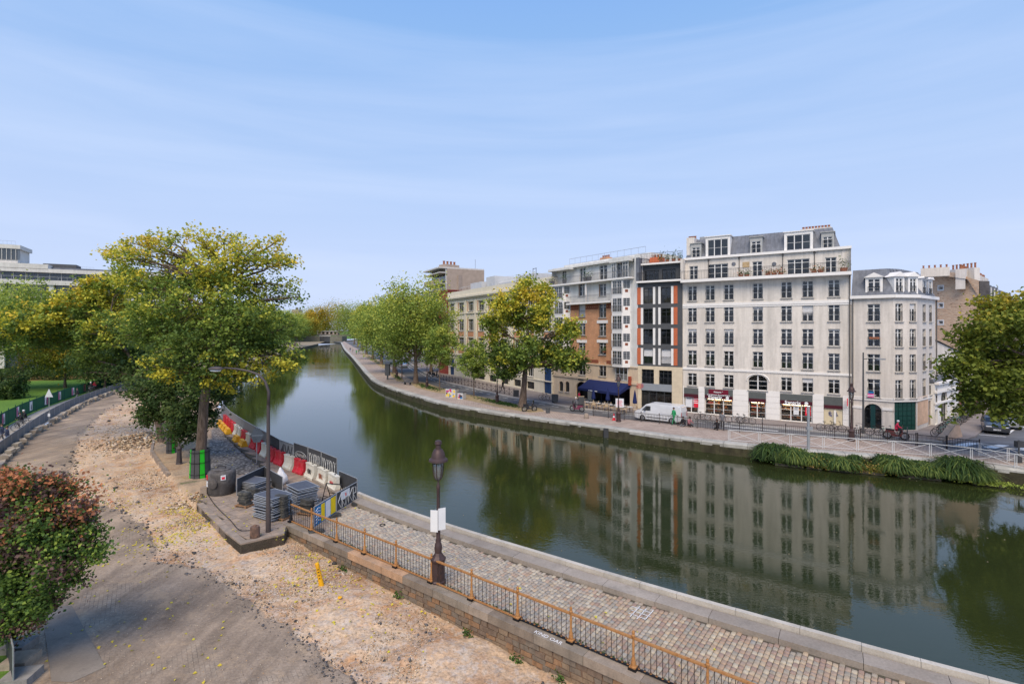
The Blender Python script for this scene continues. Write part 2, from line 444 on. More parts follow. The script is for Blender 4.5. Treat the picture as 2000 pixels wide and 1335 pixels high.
# ---- pavement of the far side (from road edge to beyond the facades) and the side street corner
m_pave = MatB('pavement_asphalt'); p = m_pave.pos()
c = m_pave.ramp(m_pave.noise(p, .5, 5), [(.3, (.20, .17, .155)), (.7, (.29, .25, .23))]); c = m_pave.mix(1, c, m_pave.ramp(m_pave.noise(p, 20, 3), [(.3, .85), (.7, 1.1)]), 'MULTIPLY')
m_pave.col(c).set(.9)
pav = RF.xy()
corner = [G(*q) for q in ((1862, 866), (1905, 853), (1925, 836), (1945, 815), (1948, 795), (1930, 772), (1910, 745))]
poly = pav + [(q.x, q.y) for q in corner] + [(150, 160), (120, 420), (-80, 700), (-140, 500)]
mb = MB().slab(poly, -.05, .1)
tag(mb.build('pavement', m_pave.m), kind='structure')
m_gran = M('granite_kerb', (.42, .4, .38), .8, .2, 4)
mb = MB()
RFi = RF.off(.25) if (RF.off(.25).at(100)[0] - G(1000, 760)).length < (RF.off(-.25).at(100)[0] - G(1000, 760)).length else RF.off(-.25)
RFo = RF.off(-.04) if (RF.off(-.04).at(100)[0] - RFi.at(100)[0]).length > .2 else RF.off(.04)
for i in range(220):
 a = RFo.at(RFo.len * i / 220)[0]; b = RFo.at(RFo.len * (i + 1) / 220)[0]; c_ = RFi.at(RFi.len * (i + 1) / 220)[0]; d_ = RFi.at(RFi.len * i / 220)[0]
 mb.quad((a.x, a.y, .106), (b.x, b.y, .106), (c_.x, c_.y, .106), (d_.x, d_.y, .106)); mb.quad((a.x, a.y, -.03), (b.x, b.y, -.03), (b.x, b.y, .106), (a.x, a.y, .106))
tag(mb.build('pavement_kerb', m_gran), kind='structure')
# ---- road markings
m_white = M('road_paint', (.72, .72, .7), .7, .12, 8)
mb = MB()
def stripe(pts, w, z=-.018):
 for (a, b) in zip(pts, pts[1:]):
  a = Vector((a.x, a.y, 0)); b = Vector((b.x, b.y, 0)); u = (b - a).normalized(); nn = Vector((-u.y, u.x, 0)) * w / 2
  mb.quad((a + nn).to_tuple()[:2] + (z,), (a - nn).to_tuple()[:2] + (z,), (b - nn).to_tuple()[:2] + (z,), (b + nn).to_tuple()[:2] + (z,))
sgn = -1 if (RF.off(-1.).at(200)[0] - RFi.at(200)[0]).length > 1.1 else 1
RMk = RF.off(sgn * 1.7)
stripe([RMk.at(x)[0] for x in np.arange(40, RMk.len * .80, 3)], .14)
RM2 = RF.off(sgn * .9)
for x in np.arange(RM2.len * .55, RM2.len * .97, 2.6): stripe([RM2.at(x)[0], RM2.at(x + 1.3)[0]], .12)
for (a, b) in (((1262, 809.5), (1330, 818)), ((1250, 816), (1320, 823)), ((1415, 831), (1520, 841)), ((1532, 834.5), (1600, 841))): stripe([G(*a), G(*b)], .3)
for k in range(6):   # zebra crossing
 x = 1868 + k * 58; y = 867 + k * 4.0
 q = [G(x, y), G(x + 40, y - 5 + 1), G(x + 62, y + 4), G(x + 20, y + 9)]
 q = [G(x - 6, y + 1), G(x + 24, y - 4), G(x + 46, y - 2), G(x + 18, y + 4)]
 mb.quad(*[(v.x, v.y, -.018) for v in q])
for (a, b) in (((1895, 846), (1965, 852)), ((1968, 847), (2000, 822)), ((1925, 838), (1955, 846)), ((2000, 834), (2040, 812))): stripe([G(*a), G(*b)], .18)
mk = mb.build('road_markings', m_white); tag(mk, kind='structure')
# ==== LEFT BANK
LFp = [(-40, 1500), (28, 1320), (8, 1262), (-4, 1080), (0, 890), (48, 854), (100, 818), (152, 791), (192, 776), (260, 750), (300, 735)]
LF = Line(LFp, z=-.2, step=1.5)
RAIL = Line([(606.6, 1036), (654, 1057), (705.7, 1083.5), (768, 1111.6), (834, 1141), (913, 1176.7), (1004.5, 1213.7), (1110, 1257), (1236, 1308.6), (1381, 1366)], z=.1, step=.5)
ra = G(568, 1018, .1); rb = G(1381, 1366, .1); ru = Vector((rb.x - ra.x, rb.y - ra.y, 0)).normalized(); rn = Vector((-ru.y, ru.x, 0))   # rn points to the canal
if rn.y < 0: rn = -rn
R0 = Vector((ra.x, ra.y, 0))
def Q(s, t, z=0.0):  # quay frame: s along the railing from its first post, t towards the canal
 v = R0 + ru * s + rn * t; return Vector((v.x, v.y, z))
def Qinv(x, y):
 d_ = Vector((x, y, 0)) - R0; return d_.dot(ru), d_.dot(rn)
WF = -.34            # wall face offset
PLAT = [G(*q) for q in ((555, 1043), (470, 1063), (440, 1040), (384, 984))]
STRIP = [G(*q) for q in ((384, 984), (330, 925), (296, 880), (300, 858), (330, 842), (300, 800), (282, 768), (290, 752), (330, 740))]
edge_site = [Q(30, WF), Q(0, WF)] + PLAT + STRIP
site_poly = [(q.x, q.y) for q in edge_site] + [(v[0], v[1]) for v in LF.xy()[::-1]]
rows = np.concatenate([np.arange(742, 800, 2.0), np.arange(800, 1000, 3.0), np.arange(1000, 1600, 3.6)])
cols = np.arange(-260, 1640, 4.5)
PX, PY = np.meshgrid(cols, rows)
GY = FP * (H + .3) / (PY - HZ); GX = (PX - 1000) / FP * GY
GX += rng.normal(0, .01, GX.shape)
land = inpoly(GX, GY, EL.off(-.35).xy() + [(-400, 450), (-400, -20), (60, -20)]) | False
tp = G(300, 1000);
if not inpoly(np.array([tp.x]), np.array([tp.y]), EL.xy() + [(-400, 450), (-400, -20), (60, -20)])[0]: print('EL side?')
landE = EL.off(.35) if inpoly(np.array([EL.off(.35).at(20)[0].x]), np.array([EL.off(.35).at(20)[0].y]), EL.xy() + [(-400, 450), (-400, -20), (60, -20)])[0] else EL.off(-.35)
land = inpoly(GX, GY, landE.xy() + [(-400, 450), (-400, -20), (60, -20)])
insite = inpoly(GX, GY, site_poly); de = distpoly(GX, GY, [(q.x, q.y) for q in edge_site])
asph_px = [(110, 960), (128, 938), (142, 890), (152, 860), (176, 828), (216, 796), (274, 768), (330, 745), (-400, 735), (-600, 1600), (1100, 1600), (780, 1380), (720, 1335), (640, 1285), (585, 1240), (500, 1180), (455, 1140),
           (400, 1115), (345, 1096), (296, 1092), (310, 1068), (290, 1040), (262, 1012), (232, 996), (186, 986), (140, 975)]
AP = [G(a, b, -.3) for a, b in asph_px]; AP = [(q.x, q.y) for q in AP]
jx = (npnoise(GX, GY, 1.1, 3) - .5) * 1.1; jy = (npnoise(GX, GY, 1.1, 5) - .5) * 1.1
asph = inpoly(GX + jx * .8, GY + jy * .8, AP).astype(float)
sQ = (GX - R0.x) * ru.x + (GY - R0.y) * ru.y; tQ = (GX - R0.x) * rn.x + (GY - R0.y) * rn.y
lower = np.clip((sQ + 4) / 16, 0, 1); nearwall = np.clip(1 + (tQ) / 7.0, 0, 1)
z = -.34 - .62 * lower * nearwall * (tQ < 0.5)
z += (npnoise(GX, GY, .5, 1) - .5) * .26 * (1 - asph) + (npnoise(GX, GY, 2.8, 2, 3) - .5) * .11 * (1 - asph * .93) + (npnoise(GX, GY, 9, 9, 2) - .5) * .05 * (1 - asph)
z += asph * .07
def mound(px, py, r, h):
 c_ = G(px, py, -.3); return h * np.exp(-((GX - c_.x)**2 + (GY - c_.y)**2) / (r * r))
z += mound(560, 1090, 1.0, .28) + mound(300, 850, 1.6, .35) + mound(700, 1160, 1.1, .2) + mound(850, 1250, 1.2, .18) - mound(680, 1165, .45, .2)
out_z = .0 + (npnoise(GX, GY, .9, 4) - .5) * .08
_bp = [(q.x, q.y) for q in [G(*q_) for q_ in ((428, 800), (440, 850), (478, 885), (505, 905), (520, 925), (470, 925), (430, 940), (398, 962), (384, 984), (440, 1040), (470, 1063), (555, 1043), (700, 1000), (760, 960), (600, 880), (500, 800))]]
under = inpoly(GX, GY, _bp) | ((tQ > WF - .1) & (sQ > -1))
zz = np.where(insite | under, z, out_z - .02)
ZG = zz.copy()
idx = np.arange(GX.size).reshape(GX.shape)
quads = np.stack([idx[1:, :-1], idx[1:, 1:], idx[:-1, 1:], idx[:-1, :-1]], -1).reshape(-1, 4)
def LFside(X, Y):
 d_ = np.full(X.shape, False); return inpoly(X, Y, [(v[0], v[1]) for v in LF.xy()] + [(60, 140), (60, -30)])
keepv = land & LFside(GX, GY)
keepv &= ~((tQ > .6) & (sQ > -.3))
keep = keepv.ravel()[quads].all(1)
V = np.stack([GX, GY, zz], -1).reshape(-1, 3)
strip = (~insite).astype(float)
ms = MatB('construction_ground'); p = ms.pos()
big_ = ms.noise(p, .38, 5, .62, .4); mid = ms.noise(p, 1.7, 5, .7); fine = ms.noise(p, 9, 4, .75); grit = ms.vor(p, 11, 'F1', 0)
soil = ms.ramp(big_, [(.28, srgb(142, 108, 80)), (.42, srgb(184, 150, 118)), (.55, srgb(206, 176, 142)), (.72, srgb(186, 164, 142))])
soil = ms.mix(ms.ramp(mid, [(.5, 0.0), (.66, .8)]), soil, srgb(194, 178, 158))
soil = ms.mix(ms.ramp(ms.noise(p, .7, 4, .6), [(.56, 0.0), (.68, .55)]), soil, srgb(190, 132, 78))
soil = ms.mix(1, soil, ms.ramp(fine, [(.3, .5), (.5, .98), (.7, 1.3)]), 'MULTIPLY')
stn = ms.mix(1, ms.ramp(ms.vor(p, 11, 'F1', 1), [(.2, (.22, .2, .19)), (.8, (.62, .58, .53))]), soil, 'MIX'); stn.node.inputs[0].default_value = .5
soil = ms.mix(ms.ramp(ms.noise(p, 3.3, 3), [(.5, 0.0), (.58, .7)]), soil, stn)
tar = ms.ramp(ms.noise(p, .3, 5, .6, .3), [(.3, srgb(128, 112, 96)), (.52, srgb(154, 136, 117)), (.7, srgb(180, 158, 134))])
tar = ms.mix(1, tar, ms.ramp(fine, [(.25, .72), (.75, 1.18)]), 'MULTIPLY')
tar = ms.mix(ms.ramp(ms.noise(p, 30, 2), [(.62, 0.0), (.7, .5)]), tar, srgb(196, 186, 172))
br = ms.N.new('ShaderNodeTexBrick'); ms.L.new(ms.pos(1, 1, 1, .95), br.inputs['Vector']); br.inputs['Scale'].default_value = 1; br.inputs['Brick Width'].default_value = .19; br.inputs['Row Height'].default_value = .13
br.inputs['Mortar Size'].default_value = .012; br.inputs['Mortar Smooth'].default_value = .6; br.inputs['Color1'].default_value = (.31, .245, .18, 1); br.inputs['Color2'].default_value = (.40, .33, .25, 1); br.inputs['Mortar'].default_value = (.10, .085, .07, 1)
tar = ms.mix(ms.ramp(ms.noise(p, .42, 5, .7, .8), [(.52, 0.0), (.66, .7)]), tar, br.outputs[0])
track = ms.noise(ms.pos(1.6, .12, 1, -.62), 1.2, 4, .6)
tar = ms.mix(1, tar, ms.ramp(track, [(.35, .78), (.65, 1.15)]), 'MULTIPLY')
crk = ms.vor(ms.pos(1, 1, 1), .9, 'DISTANCE_TO_EDGE')
tar = ms.mix(ms.ramp(crk, [(0, .2), (.012, 0.0)]), tar, (.06, .05, .045))
tar = ms.mix(ms.ramp(ms.noise(p, .8, 6, .75), [(.52, 0.0), (.7, .5)]), tar, srgb(196, 168, 134))
colr = ms.mix(ms.attr('asph'), soil, tar)
strp = ms.ramp(ms.noise(p, .6, 5, .7), [(.35, srgb(168, 138, 108)), (.5, srgb(190, 164, 134)), (.64, srgb(150, 132, 112)), (.72, srgb(98, 110, 60))])
strp = ms.mix(1, strp, ms.ramp(fine, [(.25, .6), (.75, 1.2)]), 'MULTIPLY')
grav = ms.mix(1, ms.ramp(ms.vor(p, 6, 'F1', 1), [(.2, srgb(120, 112, 104)), (.8, srgb(186, 176, 164))]), ms.ramp(ms.vor(p, 6), [(.2, 1.0), (.6, .45)]), 'MULTIPLY')
strp = ms.mix(ms.attr('grav'), strp, grav)
colr = ms.mix(ms.attr('strip'), colr, strp)
ms.col(colr).set(.95, 0, .15)
ms.bump(ms.math('ADD', fine, ms.math('MULTIPLY', grit, .6)), .55, .03)
GR = [G(a, b) for a, b in ((405, 990), (400, 905), (412, 850), (425, 800), (470, 850), (540, 890), (600, 930), (600, 985), (480, 960))]
grav = inpoly(GX, GY, [(q.x, q.y) for q in GR]).astype(float)
me = npmesh('construction_ground', V, quads[keep], ms.m, [('asph', 'POINT', asph.ravel()), ('strip', 'POINT', strip.ravel()), ('grav', 'POINT', grav.ravel())], smooth=True)
tag(put('construction_ground', me), kind='structure')
from mathutils.kdtree import KDTree
_kd = KDTree(int(keepv.sum())); _kv = V[keepv.ravel()]
for i_, v_ in enumerate(_kv): _kd.insert((v_[0], v_[1], 0), i_)
_kd.balance()
def zs(x, y):
 co, i_, d_ = _kd.find((x, y, 0)); return float(_kv[i_][2])
def GS(px, py):
 v = G(px, py, -.3)
 for _ in range(4): v = G(px, py, zs(v.x, v.y))
 return v
mg = MatB('park_grass'); p = mg.pos()
c = mg.ramp(mg.noise(p, .12, 4), [(.3, (.085, .17, .03)), (.7, (.15, .26, .045))]); c = mg.mix(1, c, mg.ramp(mg.noise(p, 6, 4, .8), [(.3, .6), (.7, 1.3)]), 'MULTIPLY')
pt = G(70, 735)
dv = mg.N.new('ShaderNodeVectorMath'); dv.operation = 'DISTANCE'; mm = mg.pos(.42, 1, 1); mg.L.new(mm, dv.inputs[0]); dv.inputs[1].default_value = (pt.x * .42 - 2, pt.y, 0)
pf = mg.math('ADD', mg.math('MULTIPLY', dv.outputs['Value'], .085), mg.math('MULTIPLY', mg.noise(p, .3, 3), .5))
c = mg.mix(mg.ramp(pf, [(.75, .85), (1.0, 0.0)]), c, srgb(160, 120, 84))
mg.col(c).set(.9, 0, .1); mg.bump(mg.noise(p, 20, 3), .5, .05)
LFo = LF.off(0)
mb = MB();
lawn = [(v[0], v[1]) for v in LF.xy()] + [(G(300, 735).x, 104), (G(330, 715).x, 145), (G(380, 690).x, 215), (-150, 330), (-170, 415), (-170, 3000), (-2500, 3000), (-2500, -40), (-30, -40)]
mb.slab(lawn, -.22, -.22)
tag(mb.build('park_lawn', mg.m), kind='structure')
m_sand = M('sandy_bank', srgb(146, 132, 108), .9, .25, .6)
mb = MB(); lp = [G(330, 735), G(380, 712), G(430, 695), G(520, 676)]
elf = [v for v in EL.xy() if v[1] > 95 and v[0] < -40]
mb.slab([(v[0], v[1]) for v in elf] + [(-153, 420), (-175, 420), (-168, 330), (-150, 240), (-105, 150), (-75, 98), (-62, 94)], -.06, .02)
tag(mb.build('sandy_bank', m_sand), kind='structure')
mb = MB(); n = 260
for i in range(n):
 a = EL.at(EL.len * i / n)[0]; b = EL.at(EL.len * (i + 1) / n)[0]
 mb.quad((a.x, a.y, -3), (b.x, b.y, -3), (b.x, b.y, .02), (a.x, a.y, .02))
qwl = tag(mb.build('quay_wall', m_stone_dark), kind='structure')
m_path = M('beige_path', srgb(178, 168, 152), .9, .15, 1.0)
PF = Line([(-60, 880), (0, 840), (48, 815), (86, 797), (140, 778), (200, 758), (260, 741)], z=-.2, step=2)   # green fence foot
mb = MB(); LFs = Line([(-60, 935), (0, 892), (48, 856), (100, 820), (152, 793), (192, 778), (260, 752)], z=-.2, step=2)
ribbon(mb, PF, LFs, 40, -.205, -.205)
tag(mb.build('footpath', m_path), kind='structure')
# ==== NEAR QUAY
ELi = EL.off(.24) if (EL.off(.24).at(10)[0] - G(1250, 1200)).length < (EL.off(-.24).at(10)[0] - G(1250, 1200)).length else EL.off(-.24)
es = 1 if (EL.off(.24).at(10)[0] - G(1250, 1200)).length < (EL.off(-.24).at(10)[0] - G(1250, 1200)).length else -1
ELj = EL.off(es * .27); ELk = EL.off(es * .95)
quay = empty('quay'); tag(quay, kind='structure')
m_bed = M('quay_bed', (.1, .085, .065), .95, .3, 5, dirt=(.05, .07, .03))
QE = EL.off(es * .02)
qs = [v for v in QE.xy()]
e0 = QE.near(G(600, 902));
near_edge = [QE.at(x)[0] for x in np.arange(0, QE.near(G(470, 826))[1], 1.2)]
plat_px = [(384, 984), (400, 935), (437, 905), (470, 890), (505, 878), (480, 852), (452, 826), (441, 812)]
BED = bed = [(v.x, v.y) for v in near_edge] + [(G(*q).x, G(*q).y) for q in [(428, 800), (420, 815), (440, 850), (478, 885), (505, 905), (520, 925), (470, 925), (430, 940), (398, 962), (384, 984), (440, 1040), (470, 1063), (555, 1043)]] + [tuple(Q(s_, -.05)[:2]) for s_ in (0, 10, 20, 30, 34)]
mb = MB().slab(bed, -1.1, -.03); mb.build('quay_bed', m_bed, quay)
def Mcob(name, stops):
 b = MatB(name); p = b.pos()
 c = b.ramp(b.rnd(), stops, 'CONSTANT'); c = b.mix(1, c, b.ramp(b.noise(p, 12, 4, .7), [(.3, .75), (.7, 1.15)]), 'MULTIPLY')
 c = b.mix(b.ramp(b.noise(p, .6, 4), [(.5, 0.), (.7, .35)]), c, (.30, .22, .16))
 b.col(c).set(.8, 0, .25); b.bump(b.noise(p, 40, 2), .3, .01); return b.m
st_g = [(0, srgb(172, 160, 144)), (.18, srgb(158, 149, 136)), (.34, srgb(180, 168, 148)), (.5, srgb(164, 150, 134)), (.66, srgb(152, 146, 136)), (.8, srgb(184, 172, 152)), (.94, srgb(174, 150, 130))]
st_p = [(0, srgb(164, 143, 124)), (.15, srgb(162, 150, 132)), (.3, srgb(156, 132, 116)), (.45, srgb(178, 158, 132)), (.6, srgb(152, 142, 126)), (.72, srgb(168, 143, 120)), (.9, srgb(184, 170, 146))]
m_cob = [Mcob('grey_setts', st_g), Mcob('pink_setts', st_p)]
def Mcoba(name, stops):
 b = MatB(name); p = b.pos()
 c = b.ramp(b.attr('tone'), stops, 'CONSTANT'); c = b.mix(1, c, b.ramp(b.noise(p, 12, 4, .7), [(.3, .75), (.7, 1.15)]), 'MULTIPLY')
 c = b.mix(b.ramp(b.noise(p, .6, 4), [(.5, 0.), (.7, .35)]), c, (.30, .22, .16))
 b.col(c).set(.8, 0, .25); b.bump(b.noise(p, 40, 2), .3, .01); return b.m
m_coba = [Mcoba('grey_setts_far', st_g), Mcoba('pink_setts_far', st_p)]
def cob_verts(w, l, h=.05, seed=0):
 r_ = random.Random(seed); a, b = w / 2, l / 2; e = .016
 j = lambda: r_.uniform(-.006, .006)
 return [(-a + j(), -b + j(), -h), (a + j(), -b + j(), -h), (a + j(), b + j(), -h), (-a + j(), b + j(), -h), (-a + e, -b + e, 0), (a - e, -b + e, 0), (a - e, b - e, 0), (-a + e, b - e, 0), (-a, -b, -.016), (a, -b, -.016), (a, b, -.016), (-a, b, -.016)]
CF = [(4, 5, 6, 7), (8, 9, 5, 4), (9, 10, 6, 5), (10, 11, 7, 6), (11, 8, 4, 7), (0, 1, 9, 8), (1, 2, 10, 9), (2, 3, 11, 10), (3, 0, 8, 11)]
cobs = []
s_ = .3
while s_ < 30:
 t_ = .16 + rnd.uniform(0, .12)
 rw = .155
 while t_ < 5.6:
  l_ = rnd.uniform(.17, .25)
  c_ = Q(s_ + rw / 2, t_ + l_ / 2)
  cobs.append((c_, rw - .016, l_ - .016)); t_ += l_
 s_ += rw
ELkl = ELk
def lim(c_):
 dd, at_ = ELk.near(c_); pt_, u_ = ELk.at(at_)
 w_ = Vector((c_.x, c_.y, 0)) - pt_; return w_.dot(rn) < -.06
cobs = [c_ for c_ in cobs if lim(c_[0])]
def sees(c_):
 px = 1000 + c_[0].x / c_[0].y * FP; py = HZ + (H - 0) / c_[0].y * FP
 return px, py
vis = []
for c_ in cobs:
 px, py = sees(c_)
 if px < 615: continue
 vis.append((c_, px, py))
near = [c_ for c_ in vis if c_[2] < 1334 and c_[1] < 1990]; near.sort(key=lambda c_: -c_[2]); nearset = set(id(c_[0]) for c_ in near[:300])
cm = [[npmesh('sett', cob_verts(.14, l_, seed=k), CF, m) for l_ in (.16, .185, .21)] for k, m in enumerate(m_cob)]
stuff = {0: ([], [], []), 1: ([], [], [])}
ang = math.atan2(ru.y, ru.x)
hsh = [(1228, 1190), (1245, 1186), (1260, 1190), (1243, 1200), (1260, 1203), (1240, 1210)]
for (c_, px, py) in vis:
 cc, w_, l_ = c_
 pink = 1 if px + rnd.gauss(0, 120) > 1160 else 0
 zz_ = rnd.uniform(-.008, .008)
 if id(c_) in nearset:
  o = put('sett', cm[pink][min(2, int((l_ - .15) / .027))], quay, (cc.x, cc.y, zz_), (rnd.uniform(-.03, .03), rnd.uniform(-.03, .03), ang + rnd.uniform(-.03, .03)))
  o.scale = (1, l_ / (.16, .185, .21)[min(2, int((l_ - .15) / .027))], 1)
 else:
  V_, F_, T_ = stuff[pink]; n_ = len(V_); Mx = Matrix.Translation((cc.x, cc.y, zz_)) @ Euler((rnd.uniform(-.03, .03), rnd.uniform(-.03, .03), ang + rnd.uniform(-.03, .03))).to_matrix().to_4x4()
  V_ += [tuple(Mx @ Vector(v)) for v in cob_verts(w_, l_, seed=len(V_))]; F_ += [tuple(i + n_ for i in f) for f in CF]; T_ += [rnd.random()] * 9
for k in (0, 1):
 V_, F_, T_ = stuff[k]; tag(put('setts', npmesh('setts', V_, F_, m_coba[k], [('tone', 'FACE', T_)]), quay), kind='stuff')
m_slab = M('quay_slab', srgb(158, 147, 134), .85, .28, 1.6, rnd=.10, dirt=srgb(120, 108, 96))
m_cope = M('pale_coping', srgb(192, 184, 170), .8, .25, 2.2, rnd=.08, dirt=srgb(150, 140, 126))
d = 0; dend = EL.near(G(445, 800))[1]
while d < dend:
 ln = rnd.uniform(1.3, 2.2); mb = MB(); kerb_piece(mb, EL, ELi, d, d + ln - .012, -.3, .3 + rnd.uniform(-.006, .006), .02); mb.build('coping_stone', m_cope, quay); d += ln
d = 0
while d < dend:
 ln = rnd.uniform(1.6, 3.0); mb = MB(); kerb_piece(mb, ELj, ELk, d, d + ln - .015, -.3, .16 + rnd.uniform(-.006, .006), .012); mb.build('kerb_slab', m_slab, quay); d += ln
m_chalk = M('chalk', (.75, .74, .72), .9, .1, 20)
mb = MB(); c0 = G(1250, 1197, 0)
for (a, b, c_, e_) in ((-.32, -.24, .32, -.24), (-.32, .0, .4, .0), (-.4, .24, .3, .24), (-.18, -.42, -.18, .4), (.06, -.4, .06, .4), (.3, -.3, .3, .44)):
 p0 = c0 + ru * a * 1.0 + rn * b; p1 = c0 + ru * c_ + rn * e_; u = (p1 - p0).normalized(); w = Vector((-u.y, u.x, 0)) * .014
 mb.quad(*[(v.x, v.y, .016) for v in (p0 + w, p0 - w, p1 - w, p1 + w)])
tag(mb.build('chalk_marks', m_chalk, quay), kind=None)
m_iron = M('cast_iron', (.03, .028, .03), .55, .25, 6, metal=.6, rnd=.1)
def ring(mb, c, r, th, n=20, seg=6, nrm='z'):
 mb.tube([(c[0] + r * math.cos(2 * math.pi * i / n), c[1] + r * math.sin(2 * math.pi * i / n), c[2]) for i in range(n + 1)], th, seg, False)
mb = MB(); ring(mb, (0, 0, .02), .13, .022); o = mb.build('mooring_ring', m_iron, None, G(747, 1025)); tag(o, 'small dark iron ring lying on the grey setts of the near quay', 'ring')
# ---- retaining wall below the railing: coping blocks and rubble stones as pieces
wall = thing('retaining_wall', 'low masonry retaining wall with stone coping between the near quay and the dug up ground', 'wall', (R0.x, R0.y, 0), ang)
m_core = M('wall_mortar', srgb(124, 100, 82), .95, .35, 4)
MB().box(-.05, 30, -.27, .12, -1.7, -.3).build('wall_core', m_core, wall)
tones = [srgb(150, 138, 122), srgb(166, 150, 132), srgb(140, 126, 110), srgb(196, 158, 124)]
m_cop = [M('wall_coping_%s' % n_, c_, .85, .28, 2.5, streak=.25, dirt=(.16, .13, .1)) for n_, c_ in zip(('grey', 'tan', 'dark', 'new'), tones)]
xs = [-.05, 1.7, 3.5, 5.3, 7.6, 8.9, 10.6, 12.4, 13.3, 15.2, 17.0, 18.8, 20.6, 22.4, 24.2, 26, 28, 30]
for i, (a, b) in enumerate(zip(xs, xs[1:])):
 m_ = m_cop[3] if i in (3, 4) else m_cop[i % 3]
 MB().box(a + .006, b - .006, -.36 + rnd.uniform(-.004, .004), .14, -.2, .08).build('coping_block', m_, wall)
m_rub = [M('rubble_%s' % n_, c_, .95, .35, 6, dirt=(.18, .14, .1)) for n_, c_ in zip(('brown', 'ochre', 'grey', 'orange'), [srgb(122, 104, 88), srgb(140, 120, 98), srgb(126, 114, 100), srgb(152, 118, 88)])]
cnt = 0; far_mb = MB()
z1 = -.205
for row in range(6):
 hgt = rnd.uniform(.15, .24); x = -.05 - rnd.random() * .2
 while x < 26:
  w_ = rnd.uniform(.25, .52); a, b = max(x, -.05), x + w_ - .03
  mb = MB(); j = lambda q=.035: rnd.uniform(-q, q); za, zb = z1 - hgt + .02, z1 - .01
  f = -.3 + j(.02)
  vs = [(a + j(), f, za + j(.015)), (b + j(), f, za + j(.015)), (b + j(), f, zb + j(.01)), (a + j(), f, zb + j(.01)), (a, -.2, za), (b, -.2, za), (b, -.2, zb), (a, -.2, zb)]
  mb.add(vs, [(0, 1, 2, 3), (1, 5, 6, 2), (4, 0, 3, 7), (3, 2, 6, 7), (0, 4, 5, 1)])
  if b > a + .05:
   if cnt < 290: mb.build('rubble_stone', rnd.choice(m_rub[:3] if rnd.random() < .8 else m_rub[3:]), wall); cnt += 1
   else: far_mb.add(vs, [(0, 1, 2, 3), (1, 5, 6, 2), (4, 0, 3, 7), (3, 2, 6, 7), (0, 4, 5, 1)])
  x += w_
 z1 -= hgt
if far_mb.v: tag(far_mb.build('rubble_stones', m_rub[0], wall), kind='stuff')
t_ = text_mesh('KIND OAR', .22, m_chalk, .001)
put('chalk_writing', t_, wall, ((G(1068, 1246, .08) - R0).dot(ru), -.22, .083), (0, 0, -.03))
# ---- ornate railing: rust-orange and black
m_rust = MatB('rusty_orange_paint'); p = m_rust.pos()
c = m_rust.ramp(m_rust.noise(p, 6, 6, .75), [(.3, (.12, .06, .03)), (.42, (.36, .16, .05)), (.55, (.44, .22, .08)), (.66, (.30, .15, .06)), (.74, (.06, .04, .03))])
m_rust.col(c).set(.75, .1, .3); m_rust.bump(m_rust.noise(p, 50, 3), .4, .01); m_rust = m_rust.m
m_rib = MatB('black_rusting_paint'); p = m_rib.pos()
c = m_rib.ramp(m_rib.noise(p, 9, 5, .8), [(.45, (.025, .025, .028)), (.6, (.09, .05, .03)), (.72, (.28, .13, .05))])
m_rib.col(c).set(.6, .2, .3); m_rib = m_rib.m
rail = thing('quay_railing', 'long ornate cast iron railing with rust orange handrail on the near quay wall', 'railing', (R0.x, R0.y, .08), ang)
SPX = [0.0] + [ (RAIL.at(0)[0] - R0).dot(ru) ]
base_s = SPX[1]; step = 2.07
posts = [0.0] + [base_s + step * i for i in range(14)]
prof = [(.085, 0), (.09, .1), (.07, .12), (.075, .2), (.055, .24), (.06, .3), (.038, .36), (.034, .62), (.045, .72), (.032, .76), (.03, .9), (.055, .93), (.055, .98), (.03, 1.0), (.045, 1.04), (.048, 1.07), (.02, 1.11)]
pm = MB(); pm.lathe(prof, 10); pm.box(-.1, .1, -.1, .1, 0, .1)
pmesh = pm.mesh('post', m_rust, True, 40);
bal = MB(); bal.tube([(0, 0, .08), (0, 0, .86)], .0105, 6); bal.lathe([(.03, .08), (.032, .1), (.014, .13)], 6); balm = bal.mesh('baluster', m_rib)
balc = MB().lathe([(.028, .065), (.036, .085), (.026, .105), (.016, .125)], 8).mesh('baluster_foot', m_rust)
ft = MB().box(-.12, .12, -.12, .12, -.0, .07).mesh('post_foot', m_iron)
nb = 0; fmb = MB()
for i, x in enumerate(posts):
 po = put('post', pmesh if i else MB().lathe(prof, 10).mesh('post', m_iron, True, 40), rail, (x, 0, 0)); put('post_foot', ft, po)
 if i < len(posts) - 1:
  x2 = posts[i + 1]
  mb = MB(); mb.prism([(x + .03, .86), (x2 - .03, .86), (x2 - .03, .885), (x + .03, .885)], -.025, .025); mb.prism([(x + .03, .885), (x2 - .03, .885), (x2 - .03, .925), (x + .03, .925)], -.036, .036); mb.build('handrail', m_rust, rail)
  MB().box(x + .05, x2 - .05, -.03, .03, .035, .075).build('bottom_rail', m_iron if i > 6 else m_rust, rail)
  k = max(2, int(round((x2 - x) / .172)))
  for j in range(1, k):
   bx = x + (x2 - x) * j / k
   b = put('baluster', balm, rail, (bx, 0, 0)); put('baluster_foot', balc, b)
rim = tag(empty('platform_edge'), kind='structure')
ep = [Q(-.05, -.2)] + PLAT + STRIP[1:]; pl_ = Line([(q.x, q.y) for q in ep[:5]], step=.3, px=False)
m_rim = M('rim_granite', srgb(150, 136, 122), .9, .25, 3, rnd=.1, dirt=srgb(178, 150, 124))
poly_in = Vector((G(450, 990).x, G(450, 990).y, 0))
